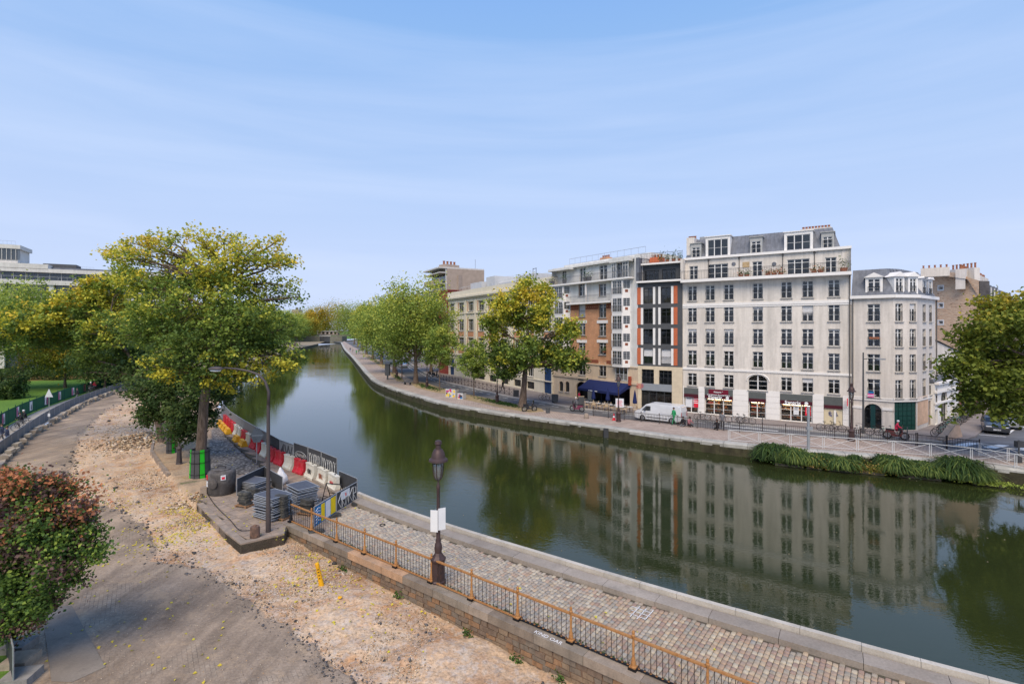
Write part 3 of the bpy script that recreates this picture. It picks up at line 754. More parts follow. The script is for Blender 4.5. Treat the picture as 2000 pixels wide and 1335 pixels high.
for (a, b) in zip(ep[:5], ep[1:5]):
 a = Vector((a.x, a.y, 0)); b = Vector((b.x, b.y, 0)); u = (b - a).normalized(); w = Vector((-u.y, u.x, 0)); w = w if (poly_in - a).dot(w) > 0 else -w; k_ = max(1, int((b - a).length / 1.0))
 for i in range(k_):
  p0 = a.lerp(b, i / k_) + u * .012; p1 = a.lerp(b, (i + 1) / k_) - u * .012; zt_ = .035 + rnd.uniform(-.01, .01)
  MB().slab([tuple(v[:2]) for v in (p0, p1, p1 + w * .32, p0 + w * .32)], -.75, zt_).build('rim_stone', m_rim, rim)
for (a, b) in zip(ep[5:], ep[6:]):
 a = Vector((a.x, a.y, 0)); b = Vector((b.x, b.y, 0)); u = (b - a).normalized(); w = Vector((-u.y, u.x, 0)) * .09; k_ = max(1, int((b - a).length / 1.0))
 if a.y > 60: continue
 for i in range(k_):
  p0 = a.lerp(b, i / k_) + u * .012; p1 = a.lerp(b, (i + 1) / k_) - u * .012; zt_ = .05 + rnd.uniform(-.03, .03)
  MB().slab([tuple(v[:2]) for v in (p0 - w, p1 - w, p1 + w, p0 + w)], -.6, zt_).build('rim_stone', m_rim, rim)
m_psl = M('platform_slab', srgb(152, 136, 122), .9, .2, 2, rnd=.12, dirt=srgb(178, 152, 124))
bp = BED
for i in range(-60, 8):
 for j in range(-14, 30):
  xx = R0.x + (i * .5 + (j % 2) * .25) * ru.x + j * .5 * rn.x; yy = R0.y + (i * .5 + (j % 2) * .25) * ru.y + j * .5 * rn.y
  if inpoly(np.array([xx]), np.array([yy]), bp)[0] and distpoly(np.array([xx]), np.array([yy]), bp, True)[0] > .28 and (i * .5 < .3 or sees((Vector((xx, yy, 0)),))[0] < 640) and lim(Vector((xx - .2 * rn.x, yy, 0))) : put('slab', MC.setdefault('psl', MB().box(-.24, .24, -.24, .24, -.05, 0).mesh('slab', m_psl)), rim, (xx, yy, .0 + rnd.uniform(-.006, .008)), (0, 0, ang))
# ==== BUILDINGS: tools
m_frame = M('white_window_frame', (.72, .71, .68), .5, .06, 5, spec=.4, bump=0)
m_framed = M('dark_window_frame', (.045, .047, .05), .45, .1, 5, bump=0)
m_rail_d = M('balcony_iron', (.035, .035, .038), .5, .1, 8, bump=0)
m_glass = Mglass('window_glass')
m_glass_s = Mglass('shop_glass', (.03, .025, .02), .85)
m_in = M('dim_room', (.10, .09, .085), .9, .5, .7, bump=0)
m_in_w = M('shop_inside', (.42, .2, .09), .8, .5, .9, bump=0)
m_curt = M('curtain_cloth', (.55, .54, .5), .9, .2, 3, rnd=.3, bump=0)
m_shut = M('roller_shutter', (.66, .65, .64), .7, .08, 6, bump=0)
m_zinc = MatB('zinc_roof'); p = m_zinc.pos()
c = m_zinc.ramp(m_zinc.noise(p, .6, 5, .65), [(.3, (.10, .11, .13)), (.7, (.19, .2, .225))]); c = m_zinc.mix(1, c, m_zinc.ramp(m_zinc.noise(m_zinc.pos(2, 2, .2), 2, 4), [(.35, .85), (.6, 1.08)]), 'MULTIPLY')
m_zinc.col(c).set(.62, .0, .25); m_zinc = m_zinc.m
m_pot = M('terracotta', (.33, .13, .07), .85, .25, 5)
m_plant = M('balcony_plant', (.05, .085, .02), .8, .5, 6)
m_flow = M('flower_red', (.42, .07, .05), .8, .4, 9)
class Face:
 "a facade: local x runs left to right along it, y goes into the building, z up"
 def __init__(s, A, B, root=None):
  s.A = Vector((A.x, A.y, 0)); s.B = Vector((B.x, B.y, 0)); s.u = (s.B - s.A).normalized(); s.w = Vector((-s.u.y, s.u.x, 0))
  s.len = (s.B - s.A).length; s.ang = math.atan2(s.u.y, s.u.x); s.root = root
  s.org = s.A - (Vector(root.location) if root else Vector()); s.org.z = 0
 def pix(s, px, py, y=0.0):
  d = Vector(((px - 1000) / FP, 1, 0)); P0 = s.A + s.w * y
  k = P0.dot(s.w) / d.dot(s.w); q = d * k
  return (q - s.A).dot(s.u), H + (HZ - py) / FP * q.y
 def S(s, px, y=0.0): return s.pix(px, 700, y)[0]
 def Z(s, px, py, y=0.0): return s.pix(px, py, y)[1]
 def P(s, x, y, z): return s.org + s.u * x + s.w * y + Vector((0, 0, z))
 def W(s, x, y, z): return s.A + s.u * x + s.w * y + Vector((0, 0, z))
 def put(s, name, me, x=0, y=0, z=0, parent=None, rz=0):
  if parent is not None: return put(name, me, parent, (x, y, z), (0, 0, rz))
  return put(name, me, s.root, s.P(x, y, z), (0, 0, s.ang + rz))
 def build(s, mb, name, mat, x=0, y=0, z=0, **k):
  return s.put(name, mb.mesh(name, mat, k.get('smooth', False), k.get('auto')), x, y, z)
def wallgrid(mb, s0, s1, z0, z1, ops, y=0.0, rev=.22):
 xs = sorted(set([s0, s1] + [v for o in ops for v in (o[0], o[1]) if s0 < v < s1])); zs_ = sorted(set([z0, z1] + [v for o in ops for v in (o[2], o[3]) if z0 < v < z1]))
 for a, b in zip(xs, xs[1:]):
  run = None
  for c_, d_ in zip(zs_, zs_[1:]):
   mx, mz = (a + b) / 2, (c_ + d_) / 2
   hole = any(o[0] < mx < o[1] and o[2] < mz < o[3] for o in ops)
   if hole:
    if run is not None: mb.quad((a, y, run), (b, y, run), (b, y, c_), (a, y, c_)); run = None
   elif run is None: run = c_
  if run is not None: mb.quad((a, y, run), (b, y, run), (b, y, z1), (a, y, z1))
 for (a, b, c_, d_) in [o[:4] for o in ops]:
  mb.quad((a, y, c_), (a, y + rev, c_), (a, y + rev, d_), (a, y, d_)); mb.quad((b, y, d_), (b, y + rev, d_), (b, y + rev, c_), (b, y, c_))
  mb.quad((a, y, d_), (a, y + rev, d_), (b, y + rev, d_), (b, y, d_)); mb.quad((a, y + rev, c_), (a, y, c_), (b, y, c_), (b, y + rev, c_))
def arch_fill(mb, a, b, zs0, z1, y=0.0, rev=.2, n=8):
 "fills the corners above a round or segmental arch between zs0 (spring) and z1 (crown)"
 c_ = (a + b) / 2; r_ = (b - a) / 2; pts = [(c_ - r_ * math.cos(math.pi * i / n), zs0 + (z1 - zs0) * math.sin(math.pi * i / n)) for i in range(n + 1)]
 for i in range(n):
  (xa, za), (xb, zb) = pts[i], pts[i + 1]
  mb.quad((xa, y - .001, za), (xb, y - .001, zb), (xb, y - .001, z1 + .002), (xa, y - .001, z1 + .002)); mb.quad((xa, y, za), (xa, y + rev, za), (xb, y + rev, zb), (xb, y, zb))
WC = {}
def wmesh(kind, w, h, **k):
 key = (kind, round(w, 2), round(h, 2), tuple(sorted(k.items())))
 if key in WC: return WC[key]
 mb = MB(); w_, h_ = w, h; mat = m_frame
 if kind == 'frame':
  n = k.get('n', 2); t = k.get('t', .06); bars = k.get('bars', 1); mt = k.get('mt', .13); mat = {'w': m_frame, 'd': m_framed}[k.get('c', 'w')]
  top = k.get('top', .78)
  mb.box(0, t, 0, .07, 0, h); mb.box(w - t, w, 0, .07, 0, h); mb.box(t, w - t, 0, .07, h - t, h); mb.box(t, w - t, 0, .07, 0, t)
  for i in range(1, n): x = w * i / n; mb.box(x - mt / 2, x + mt / 2, -.012, .06, t, h - t)
  if top: mb.box(t, w - t, .005, .055, h * top - .025, h * top + .025)
  for b in range(bars):
   z = h * (top or 1) * (b + 1) / (bars + 1)
   mb.box(t, w - t, .01, .05, z - .014, z + .014)
  for q in range(k.get('vb', 0)):
   for i in range(n):
    x = w / n * (i + (q + 1) / (k['vb'] + 1)); mb.box(x - .013, x + .013, .01, .05, t, h - t)
 elif kind == 'pane': mb.quad((.02, .03, .02), (w - .02, .03, .02), (w - .02, .03, h - .02), (.02, .03, h - .02)); mat = m_glass
 elif kind == 'rail':
  hh_ = k.get('hh', .95); mat = {'d': m_rail_d, 'w': m_frame, 'g': M('grey_balcony_rail', (.22, .22, .23), .6, .1, 5, bump=0)}[k.get('c', 'd')]; sp = k.get('sp', .13)
  mb.box(0, w, 0, .035, hh_ - .035, hh_); mb.box(0, w, .005, .03, .07, .095)
  if k.get('mid', 0): mb.box(0, w, .005, .03, hh_ - .16, hh_ - .14)
  m_ = max(2, int(w / sp))
  for i in range(m_ + 1): x = .008 + (w - .016) * i / m_; mb.box(x - .009, x + .009, .008, .026, .07, hh_)
 elif kind == 'sill': mb.box(-.08, w + .08, -.12, .05, -.09, -.005); mat = k_mat['sill']
 elif kind == 'shut':
  f = k['f']; z0 = h * (1 - f); n_ = max(2, int(h * f / .11)); mat = m_shut
  for i in range(n_): mb.box(.03, w - .03, -.02, .0, z0 + h * f * i / n_ + .004, z0 + h * f * (i + 1) / n_ - .004)
  mb.box(.03, w - .03, -.012, .0, z0, h)
 elif kind == 'curtain':
  n_ = 12; mat = m_curt; vs = []
  for i in range(n_ + 1): x = w * i / n_; yy = .12 + .03 * math.sin(i * 2.3); vs += [(x, yy, 0), (x, yy, h)]
  mb.add(vs, [(2 * i, 2 * i + 2, 2 * i + 3, 2 * i + 1) for i in range(n_)])
 elif kind == 'blind': mb.quad((.03, .1, h * (1 - k['f'])), (w - .03, .1, h * (1 - k['f'])), (w - .03, .1, h), (.03, .1, h)); mat = m_curt
 me = mb.mesh({'shut': 'roller_shutter', 'rail': 'window_railing'}.get(kind, kind), mat); WC[key] = me; return me
k_mat = {'sill': M('stone_sill', (.42, .4, .37), .8, .2, 3)}
wr = random.Random(5)
def window(F, a, b, z0, z1, y=.16, n=2, rail=.95, railc='d', sill=True, bars=1, c='w', shut=0, cur=None, top=.78, mt=.13, t=.06, vb=0, sp=.13, name='window', ry=-.14):
 w, h = b - a, z1 - z0
 f = F.put(name, wmesh('frame', w, h, n=n, bars=bars, c=c, top=top, mt=mt, t=t, vb=vb), a, y, z0)
 put('pane', wmesh('pane', w, h), f)
 if rail: put('window_railing', wmesh('rail', w, h, hh=rail, c=railc, sp=sp), f, (0, ry - .0, 0))
 if sill: put('sill', wmesh('sill', w, h), f, (0, -y, 0))
 if shut: put('roller_shutter', wmesh('shut', w, h, f=shut), f)
 if cur is None: cur = wr.random() < .4
 if cur:
  r_ = wr.random(); cw = round(w * wr.choice((.25, .35, .48)), 1)
  if r_ < .55: put('curtain', wmesh('curtain', cw, h), f, (.05, 0, 0))
  if r_ < .3 or r_ > .75: put('curtain', wmesh('curtain', cw, h), f, (w - cw - .05, 0, 0))
  if .55 <= r_ <= .75: put('blind', wmesh('blind', w, h, f=wr.choice((.3, .5))), f)
 return f
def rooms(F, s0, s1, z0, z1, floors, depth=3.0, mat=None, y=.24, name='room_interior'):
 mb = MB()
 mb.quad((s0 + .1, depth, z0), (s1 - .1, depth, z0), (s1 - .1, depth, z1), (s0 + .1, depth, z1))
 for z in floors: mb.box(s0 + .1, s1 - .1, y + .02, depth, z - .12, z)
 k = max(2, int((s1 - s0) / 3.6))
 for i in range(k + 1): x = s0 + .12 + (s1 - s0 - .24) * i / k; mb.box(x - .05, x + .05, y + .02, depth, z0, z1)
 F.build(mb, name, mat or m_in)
def band(F, mat, s0, s1, z0, z1, out=.12, y=0, name='cornice', back=.05):
 return F.build(MB().box(s0, s1, y - out, y + back, z0, z1), name, mat)
def seams(mb, P0, P1, P2, P3, k, h=.03):
 "standing seams on a sloped zinc sheet P0-P1 bottom, P3-P2 top"
 P0, P1, P2, P3 = map(Vector, (P0, P1, P2, P3)); nn = (P1 - P0).cross(P3 - P0).normalized()
 for i in range(1, k):
  a = P0.lerp(P1, i / k); b = P3.lerp(P2, i / k); u = (P1 - P0).normalized() * .018
  mb.add([a - u, a + u, b + u, b - u, a - u + nn * h, a + u + nn * h, b + u + nn * h, b - u + nn * h], [(4, 5, 6, 7), (0, 4, 7, 3), (1, 2, 6, 5), (0, 1, 5, 4)])
def pots(F, x0, x1, y, z, n, mat=None, h=.55, name='chimney_pot', parent=None, r=.12):
 me = MB().lathe([(r, 0), (r * .85, h * .8), (r * 1.15, h * .82), (r * 1.1, h)], 8).mesh(name, mat or m_pot, True, 40)
 for i in range(n):
  x = x0 + (x1 - x0) * (i + .5) / n
  if parent is not None: put(name, me, parent, (x, y, z))
  else: F.put(name, me, x, y, z)
def shell(F, mat, s0, s1, z0, z1, depth, name='side_wall'):
 mb = MB(); e = .004
 mb.quad((s0, e, z0), (s0, e, z1), (s0, depth, z1), (s0, depth, z0)); mb.quad((s1, e, z0), (s1, depth, z0), (s1, depth, z1), (s1, e, z1))
 mb.quad((s0, depth, z0), (s0, depth, z1), (s1, depth, z1), (s1, depth, z0))
 F.build(mb, name, mat)
def planter(root_pos, w=.5, h=.35, ph=.6, seed=0, label='', mat=None, flow=False):
 "pot with a leafy plant, a thing"
 r_ = np.random.default_rng(seed)
 t = thing('potted_plant', label, 'potted plant', root_pos, 0)
 MB().lathe([(w * .36, 0), (w * .5, h), (w * .45, h), (w * .4, h * .8)], 10).build('pot', mat or m_pot, t)
 n_ = 70; c_ = np.stack([r_.normal(0, w * .4, n_), r_.normal(0, w * .4, n_), h + abs(r_.normal(0, ph * .5, n_))], -1)
 leafmesh('foliage', c_, .16, r_.random(n_), m_leafg if not flow else m_leafr, t, r_)
 return t
# ---- leaves
def Mleaf(name, stops, trans=.35):
 b = MatB(name); c = b.ramp(b.attr('tint'), stops); b.col(c).set(.6, 0, .25)
 tr = b.N.new('ShaderNodeBsdfTranslucent'); b.L.new(c, tr.inputs[0]); mx = b.N.new('ShaderNodeMixShader'); mx.inputs[0].default_value = trans
 b.L.new(b.p.outputs[0], mx.inputs[1]); b.L.new(tr.outputs[0], mx.inputs[2]); b.L.new(mx.outputs[0], b.out.inputs[0]); return b.m
m_leafg = Mleaf('plant_leaves', [(0, (.03, .07, .015)), (.5, (.07, .14, .03)), (1, (.16, .24, .05))])
m_leafr = Mleaf('flowering_leaves', [(0, (.04, .09, .02)), (.5, (.12, .16, .04)), (.55, (.5, .12, .06)), (1, (.6, .3, .1))])
def leafmesh(name, C_, size, tint, mat, parent, r_, up=.35, asp=.75, loc=(0, 0, 0), build=True):
 n = len(C_); size = np.broadcast_to(size, (n,)) * r_.uniform(.65, 1.3, n)
 nr = r_.normal(size=(n, 3)); nr[:, 2] = np.abs(nr[:, 2]) + up; nr /= np.linalg.norm(nr, axis=1, keepdims=True)
 t = np.cross(nr, r_.normal(size=(n, 3))); t /= np.linalg.norm(t, axis=1, keepdims=True); b = np.cross(nr, t)
 hs = (size / 2)[:, None]; fold = nr * hs * .35
 v = np.stack([C_ - t * hs, C_ - b * hs * asp + fold, C_ + t * hs, C_ + b * hs * asp + fold], 1).reshape(-1, 3)
 i = np.arange(n)[:, None] * 4; tri = np.concatenate([i + np.array([[0, 1, 2]]), i + np.array([[0, 2, 3]])], 1).reshape(-1, 3)
 me = npmesh(name, v, tri, mat, [('tint', 'FACE', np.repeat(np.asarray(tint), 2))])
 return put(name, me, parent, loc) if build else me
# ==== BUILDINGS: right bank
def bld(name, label, A, cat='building'):
 return thing(name, label, cat, (A.x, A.y, 0))
# ---------------- 1. tall white apartment block with shops
A_ = G(1334, 806); B_ = G(1662, 834.5)
white = bld('apartment_building', 'tall white rendered apartment block with zinc mansard roof and supermarket shops on its ground floor', A_)
F = Face(A_, B_, white)
m_wht = M('white_render', srgb(224, 216, 205), .9, .10, .5, streak=.2, dirt=srgb(192, 182, 168))
m_wht2 = M('white_cornice', srgb(232, 228, 222), .85, .06, 1)
cx = [(1343.5, 1360.8), (1377.6, 1395.7), (1413.7, 1432.7), (1470, 1490), (1525.4, 1546.5), (1566.7, 1588.3), (1617.6, 1640)]
cols_ = [(F.S(a), F.S(b)) for a, b in cx]
X4 = 1480
zy = lambda y: F.Z(X4, 430 + y / 3.105)
rows_ = [(zy(1025), zy(945)), (zy(893), zy(797)), (zy(756), zy(659)), (zy(615), zy(520)), (zy(477), zy(381))]
Lw = F.len
shops = [(1336, 1364, 1016, 1168), (1376.5, 1431.5, 1025, 1195), (1462, 1496, 1043, 1207), (1523.5, 1587, 1055, 1232), (1609, 1646, 1070, 1250)]
so_ = []
for i, (a, b, t_, d_) in enumerate(shops):
 c_ = (a + b) / 2; so_.append((F.S(a), F.S(b), max(.12, F.Z(c_, 430 + d_ / 3.105)), F.Z(c_, 430 + t_ / 3.105)))
zb = zy(345); zt = zy(208)
ops = []
for ci, (a, b) in enumerate(cols_):
 for ri, (z0, z1) in enumerate(rows_):
  if ci == 3 and ri == 0: ops.append((a - .45, b + .45, z0 - .1, z1 + .12)); continue
  ops.append((a, b, z0, z1))
mb = MB(); wallgrid(mb, 0, Lw, 0, zb, ops + so_); a, b = cols_[3]; arch_fill(mb, a - .45, b + .45, rows_[0][1] - .55, rows_[0][1] + .12)
F.build(mb, 'wall', m_wht); shell(F, m_wht, 0, Lw, 0, zb, 12)
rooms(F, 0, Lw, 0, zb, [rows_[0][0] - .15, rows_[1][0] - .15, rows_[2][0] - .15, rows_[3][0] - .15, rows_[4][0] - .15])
shut = {(3, 3): .16, (5, 3): .55, (0, 2): .16, (1, 2): .16, (2, 2): .16, (6, 2): .1, (5, 0): .32}
for ci, (a, b) in enumerate(cols_):
 for ri, (z0, z1) in enumerate(rows_):
  if ci == 3 and ri == 0:
   window(F, a - .45, b + .45, z0 - .1, z1 + .12, n=2, rail=0, bars=1, top=.6, sill=True, name='arched_window', cur=False);
   mb = MB(); r_ = (b - a) / 2 + .62; c_ = (a + b) / 2
   mb.tube([(c_ - r_ * math.cos(math.pi * q / 12), -.02, rows_[0][1] - .55 + .8 * math.sin(math.pi * q / 12)) for q in range(13)], .07, 4); F.build(mb, 'arch_moulding', m_wht2)
   continue
  s_ = shut.get((ci, ri), 0)
  window(F, a, b, z0, z1, shut=s_, cur=(ci, ri) in ((3, 4), (3, 2), (6, 1), (6, 4)) or wr.random() < .25)
for (y0, y1, o_) in ((513, 496, .1), (523, 514, .06), (921, 908, .09), (360, 342, .95)):
 F.build(MB().box(-.05, Lw + .05, -o_, .05, zy(y0), zy(y1)), 'cornice' if o_ < .5 else 'balcony_slab', m_wht2)
yb = .9; TS = lambda px: F.S(px, yb); zTop = F.Z(X4, 430 + 210 / 3.105, yb)
tops = [(113, 165, 278, 356), (226, 348, 265, 349), (495, 555, 250, 334), (706, 842, 235, 323), (937, 1005, 225, 314)]
tos = []
for (a, b, t_, d_) in tops:
 c_ = 1310 + (a + b) / 2 / 3.105; tos.append((TS(1310 + a / 3.105), TS(1310 + b / 3.105), zb + .1, F.Z(c_, 430 + t_ / 3.105, yb)))
mb = MB(); wallgrid(mb, 0, Lw, zb, zTop, tos, yb); F.build(mb, 'upper_wall', m_wht); shell(F, m_wht, 0, Lw, zb, zTop, 11)
F.build(MB().box(.1, Lw - .1, 1.15, 3.2, zb, zb + .04).box(.1, Lw - .1, 3, 3.1, zb, zTop), 'room_interior', m_in)
for i, o_ in enumerate(tos): window(F, o_[0], o_[1], o_[2], o_[3], y=yb + .1, n=(2, 3, 2, 3, 2)[i], rail=0, sill=False, cur=i in (3,), mt=.1)
F.put('balcony_railing', wmesh('rail', Lw - .1, 1, hh=1.05, sp=.17, mid=1), .05, -.85, zb)
F.build(MB().box(-.06, Lw + .06, yb - .28, yb + .1, zTop - .05, zTop + .22), 'eaves_cornice', m_wht2)
zR = F.Z(1480, 430 + 92 / 3.105, yb + 2.2); zM = zTop + .2
rp = [(0.05, yb + .05, zM), (Lw - .9, yb + .05, zM), (Lw - 1.6, yb + 1.5, zR), (.5, yb + 1.5, zR)]
mb = MB(); mb.quad(*rp); mb.quad(rp[3], rp[2], (Lw - 1.6, 9.5, zR + .3), (.5, 9.5, zR + .3)); mb.quad(rp[0], rp[3], (.5, 9.5, zR + .3), (.05, 11, zM)); mb.quad(rp[1], (Lw - .9, 11, zM), (Lw - 1.6, 9.5, zR + .3), rp[2]); seams(mb, *rp, 34)
F.build(mb, 'mansard_roof', m_zinc)
def dormer(px0, px1, py0, py1, big=False, yd=.95):
 a, b = F.S(px0, yd), F.S(px1, yd); c_ = (px0 + px1) / 2; z1 = F.Z(c_, py0, yd); z0 = max(zM + .02, F.Z(c_, py1, yd))
 e = .22 if big else .14; hd = .32 if big else .45
 mb = MB(); wallgrid(mb, a - e, b + e, z0 - .15, z1 + hd, [(a, b, z0, z1)], yd, .12); mb.box(a - e - .1, b + e + .1, yd - .12, yd + 3, z1 + hd, z1 + hd + .08)
 mb.quad((a - e, yd, z0 - .2), (a - e, yd, z1 + hd), (a - e, yd + 3, z1 + hd), (a - e, yd + 3, z0 - .2)); mb.quad((b + e, yd, z0 - .2), (b + e, yd + 3, z0 - .2), (b + e, yd + 3, z1 + hd), (b + e, yd, z1 + hd))
 mb.quad((a, yd + 1.4, z0), (b, yd + 1.4, z0), (b, yd + 1.4, z1), (a, yd + 1.4, z1))
 d_ = F.build(mb, 'dormer', m_wht2 if big else M('dormer_grey', (.42, .42, .4), .8, .12, 2))
 window(F, a, b, z0, z1, y=yd + .05, n=3 if big else 2, rail=0 if big else .8, sill=False, bars=1 if big else 1, top=.0 if big else .78, mt=.09, cur=big, ry=-.1)
dormer(1351.5, 1367, 483, 505); dormer(1382, 1422, 467, 501, True); dormer(1467.5, 1486, 471, 495); dormer(1536, 1583, 458, 490, True); dormer(1607, 1626, 462, 487)
mb = MB(); mb.box(Lw - .75, Lw + .02, .85, 9, zb - .5, F.Z(1650, 481, .9)); F.build(mb, 'party_wall', m_wht)
ch = F.build(MB().box(Lw - 4.6, Lw - 1.7, 3.2, 4.4, zR - .6, zR + .25), 'chimney', m_wht); pots(F, Lw - 4.5, Lw - 1.8, 3.8, zR + .25, 9, h=.3)
F.build(MB().box(.1, 1.0, yb + .3, 3.4, zTop, zR + .15), 'chimney', m_wht); pots(F, 0.1, 1.0, 2.2, zR + .15, 4, h=.3)
F.build(MB().box(1.3, 2.1, 2.6, 3.4, zR - 1, zR + .35), 'chimney', M('grey_zinc_flue', (.3, .31, .32), .5, .1, 3))
F.build(MB().box(-.3, .05, .0, 3, zb, zb + 2.6), 'party_wall', m_wht)
for px in (1384, 1529, 1591, 1444): x = TS(px); F.build(MB().tube([(x, yb - .08, zb + .1), (x, yb - .08, zTop)], .04, 6).lathe([(.05, 0), (.12, .2)], 8, (x, yb - .08, zTop - .35)), 'downpipe', M('dark_downpipe', (.12, .11, .1), .6, .1, 4))
for px in (1433, 1512): x = TS(px); z = F.Z(px, 430 + 265 / 3.105, yb); mb = MB(); mb.M = Matrix.Translation((x, yb, z)) @ Matrix.Rotation(R(90), 4, 'X'); mb.lathe([(.22, 0), (.22, .05), (.16, .06)], 14); F.build(mb, 'round_vent', m_zinc)
x = TS(1457); F.build(MB().box(x - .35, x + .35, yb - .05, yb, zTop - 1.3, zTop - .7), 'relief_panel', M('yellow_stone', (.5, .36, .2), .9, .3, 6))
for px in (1659.5,): x = F.S(px); F.build(MB().tube([(x, -.1, .2), (x, -.1, zb)], .055, 6), 'downpipe', M('dark_downpipe'))
m_lamp = bpy.data.materials.new('warm_shop_lamp'); m_lamp.use_nodes = True; q_ = m_lamp.node_tree.nodes['Principled BSDF']; q_.inputs['Emission Color'].default_value = (1, .72, .42, 1); q_.inputs['Emission Strength'].default_value = 14
m_awn = M('grey_shop_blind', (.105, .115, .11), .8, .12, 3); m_fas = M('plum_fascia', srgb(74, 22, 34), .6, .1, 2); m_lit = M('white_lettering', (.82, .82, .82), .6, .05, 5, bump=0)
m_red = M('red_poster', srgb(226, 40, 62), .6, .08, 3, bump=0); m_pap = M('paper_poster', (.72, .73, .74), .6, .08, 4, bump=0)
for i, (a, b, z0, z1) in enumerate(so_):
 zf = z1 - (z1 - z0) * (.24 if i < 4 else .3); zg = zf - (z1 - z0) * (.13 if i < 4 else .12)
 sf = F.build(MB().box(a + .01, b - .01, -.06, .1, zf, z1), 'shop_blind', m_awn)
 fa = F.build(MB().box(a + .01, b - .01, -.10, .1, zg, zf), 'fascia', m_fas)
 if i in (1, 3):
  tm = text_mesh('franprix', .46, m_lit, .015, bold=.012); put('lettering', tm, fa, ((a + b) / 2 - (.35 if i == 1 else .3), -.13, (zg + zf) / 2), (R(90), 0, 0))
  mb = MB(); mb.M = Matrix.Translation(((a + b) / 2 + .95, -.12, (zg + zf) / 2)) @ Matrix.Rotation(R(90), 4, 'X'); mb.lathe([(.17, 0), (.17, .03)], 16); put('round_emblem', mb.mesh('round_emblem', m_lit), fa)
 if i == 1:
  bn = F.build(MB().box(a + .45, b - .45, -.16, -.13, zf + .12, z1 - .03), 'banner', M('plum_banner', srgb(110, 20, 42), .6, .1, 2));
  put('lettering', text_mesh('franprix *', .25, m_lit, .008, bold=.005), bn, ((a + b) / 2, -.175, z1 - .3), (R(90), 0, 0)); put('lettering', text_mesh('Changement de propriétaire', .21, m_lit, .008, bold=.004), bn, ((a + b) / 2, -.175, z1 - .62), (R(90), 0, 0))
 if i < 4:
  n_ = (2, 3, 2, 3, 0)[i]
  g = F.put('shop_window', wmesh('frame', b - a - .06, zg - z0, n=n_, bars=2, c='w', top=0, mt=.1, t=.07), a + .03, .12, z0)
  mb = MB().quad((0, .03, 0), (b - a - .06, .03, 0), (b - a - .06, .03, zg - z0), (0, .03, zg - z0)); put('pane', mb.mesh('pane', m_glass_s), g)
  mb = MB(); gm = [M('shop_goods_brown', (.5, .24, .11), .8, .4, 5, bump=0), M('shop_goods_red', (.5, .06, .04), .7, .3, 5, bump=0), M('shop_goods_white', (.55, .53, .5), .7, .3, 6, bump=0), M('shop_goods_dark', (.05, .045, .05), .7, .3, 6, bump=0), M('shop_goods_orange', (.62, .22, .06), .7, .3, 6, bump=0)]
  W_ = b - a; zz = .25
  while zz < zg - z0 - .2:
   x = .1
   while x < W_ - .3:
    ww = wr.uniform(.12, .55); mb.mi = wr.choice((0, 0, 0, 3, 4, 2, 1) if i != 2 else (0, 1, 4, 0)); hh_ = wr.uniform(.12, .3); mb.box(x, x + ww, .7, 1.1, zz, zz + hh_); x += ww + .03
   mb.mi = 2; mb.box(.05, W_ - .1, .65, 1.2, zz - .04, zz); zz += .42
  mb.mi = 0; mb.box(.05, W_ - .1, 1.3, 1.35, 0, zg - z0)
  put('shelves', mb.mesh('shelves', gm), g)
  put('ceiling_lamp', MB().box(.2, W_ - .3, .35, .5, zg - z0 - .15, zg - z0 - .1).mesh('ceiling_lamp', m_lamp), g)
  if i in (0, 3):
   for k_, (px_, mt_) in enumerate(((.05, m_pap), (W_ * .5 if i == 0 else W_ * .74, m_red))):
    x = px_ if i == 0 else W_ * (.38 if k_ == 0 else .74); pw, ph = (.95, 1.75) if i == 0 else (.5, .95)
    po = put('poster', MB().box(x + .08, x + .08 + pw, -.03, -.01, (zg - z0) * (.35 if i == 0 else .4), (zg - z0) * (.35 if i == 0 else .4) + ph).mesh('poster', mt_), g)
    mb = MB(); zz = (zg - z0) * (.35 if i == 0 else .4) + ph * .8; mk_ = m_lit if k_ else m_framed
    for q in range(5 if k_ else 3): mb.box(x + .2, x + .2 + pw * (.6 - .1 * (q % 2)), -.036, -.03, zz - q * ph * .13, zz - q * ph * .13 + ph * .05)
    if not k_:
     for q in range(3): mb.box(x + .2 + q * pw * .22, x + .2 + q * pw * .22 + pw * .12, -.036, -.03, zz + .06, zz + .06 + ph * .06)
    put('print', mb.mesh('print', mk_), po)
 else:
  F.build(MB().box(a + .02, b - .02, .05, .12, z0, zg), 'beige_shutter', M('beige_panel', srgb(214, 200, 168), .8, .08, 2))
  mb = MB()
  for q in (.35, .66):
   x = a + (b - a) * q
   for k_ in range(12): mb.box(x - .2 + wr.random() * .35, x - .1 + wr.random() * .3, .03, .05, z0 + (zg - z0) * .45 + wr.random() * .5, z0 + (zg - z0) * .45 + .12 + wr.random() * .5)
  F.build(mb, 'sticker', M('sticker_print', (.2, .2, .3), .7, .4, 20))
x = F.S(1655); F.build(MB().box(x - .04, x + .04, -.75, -.25, F.Z(1655, 791), F.Z(1655, 777)), 'projecting_sign', m_red)
x = F.S(1640); F.build(MB().box(x - .5, x - .3, -.12, 0, .3, 1.6), 'wall_box', m_wht2)
for q, (a, b) in enumerate(((0.0, so_[0][0]), (so_[0][1], so_[1][0]), (so_[1][1], so_[2][0]), (so_[2][1], so_[3][0]), (so_[3][1], so_[4][0]), (so_[4][1], Lw))):
 ztop = so_[min(q, 4)][3]; k_ = 5
 for j in range(k_):
  F.build(MB().box(a + .01, b - .01, -.035, .02, .1 + (ztop + .1) * j / k_ + .01, .1 + (ztop + .1) * (j + 1) / k_ - .01), 'facing_block', m_wht2)
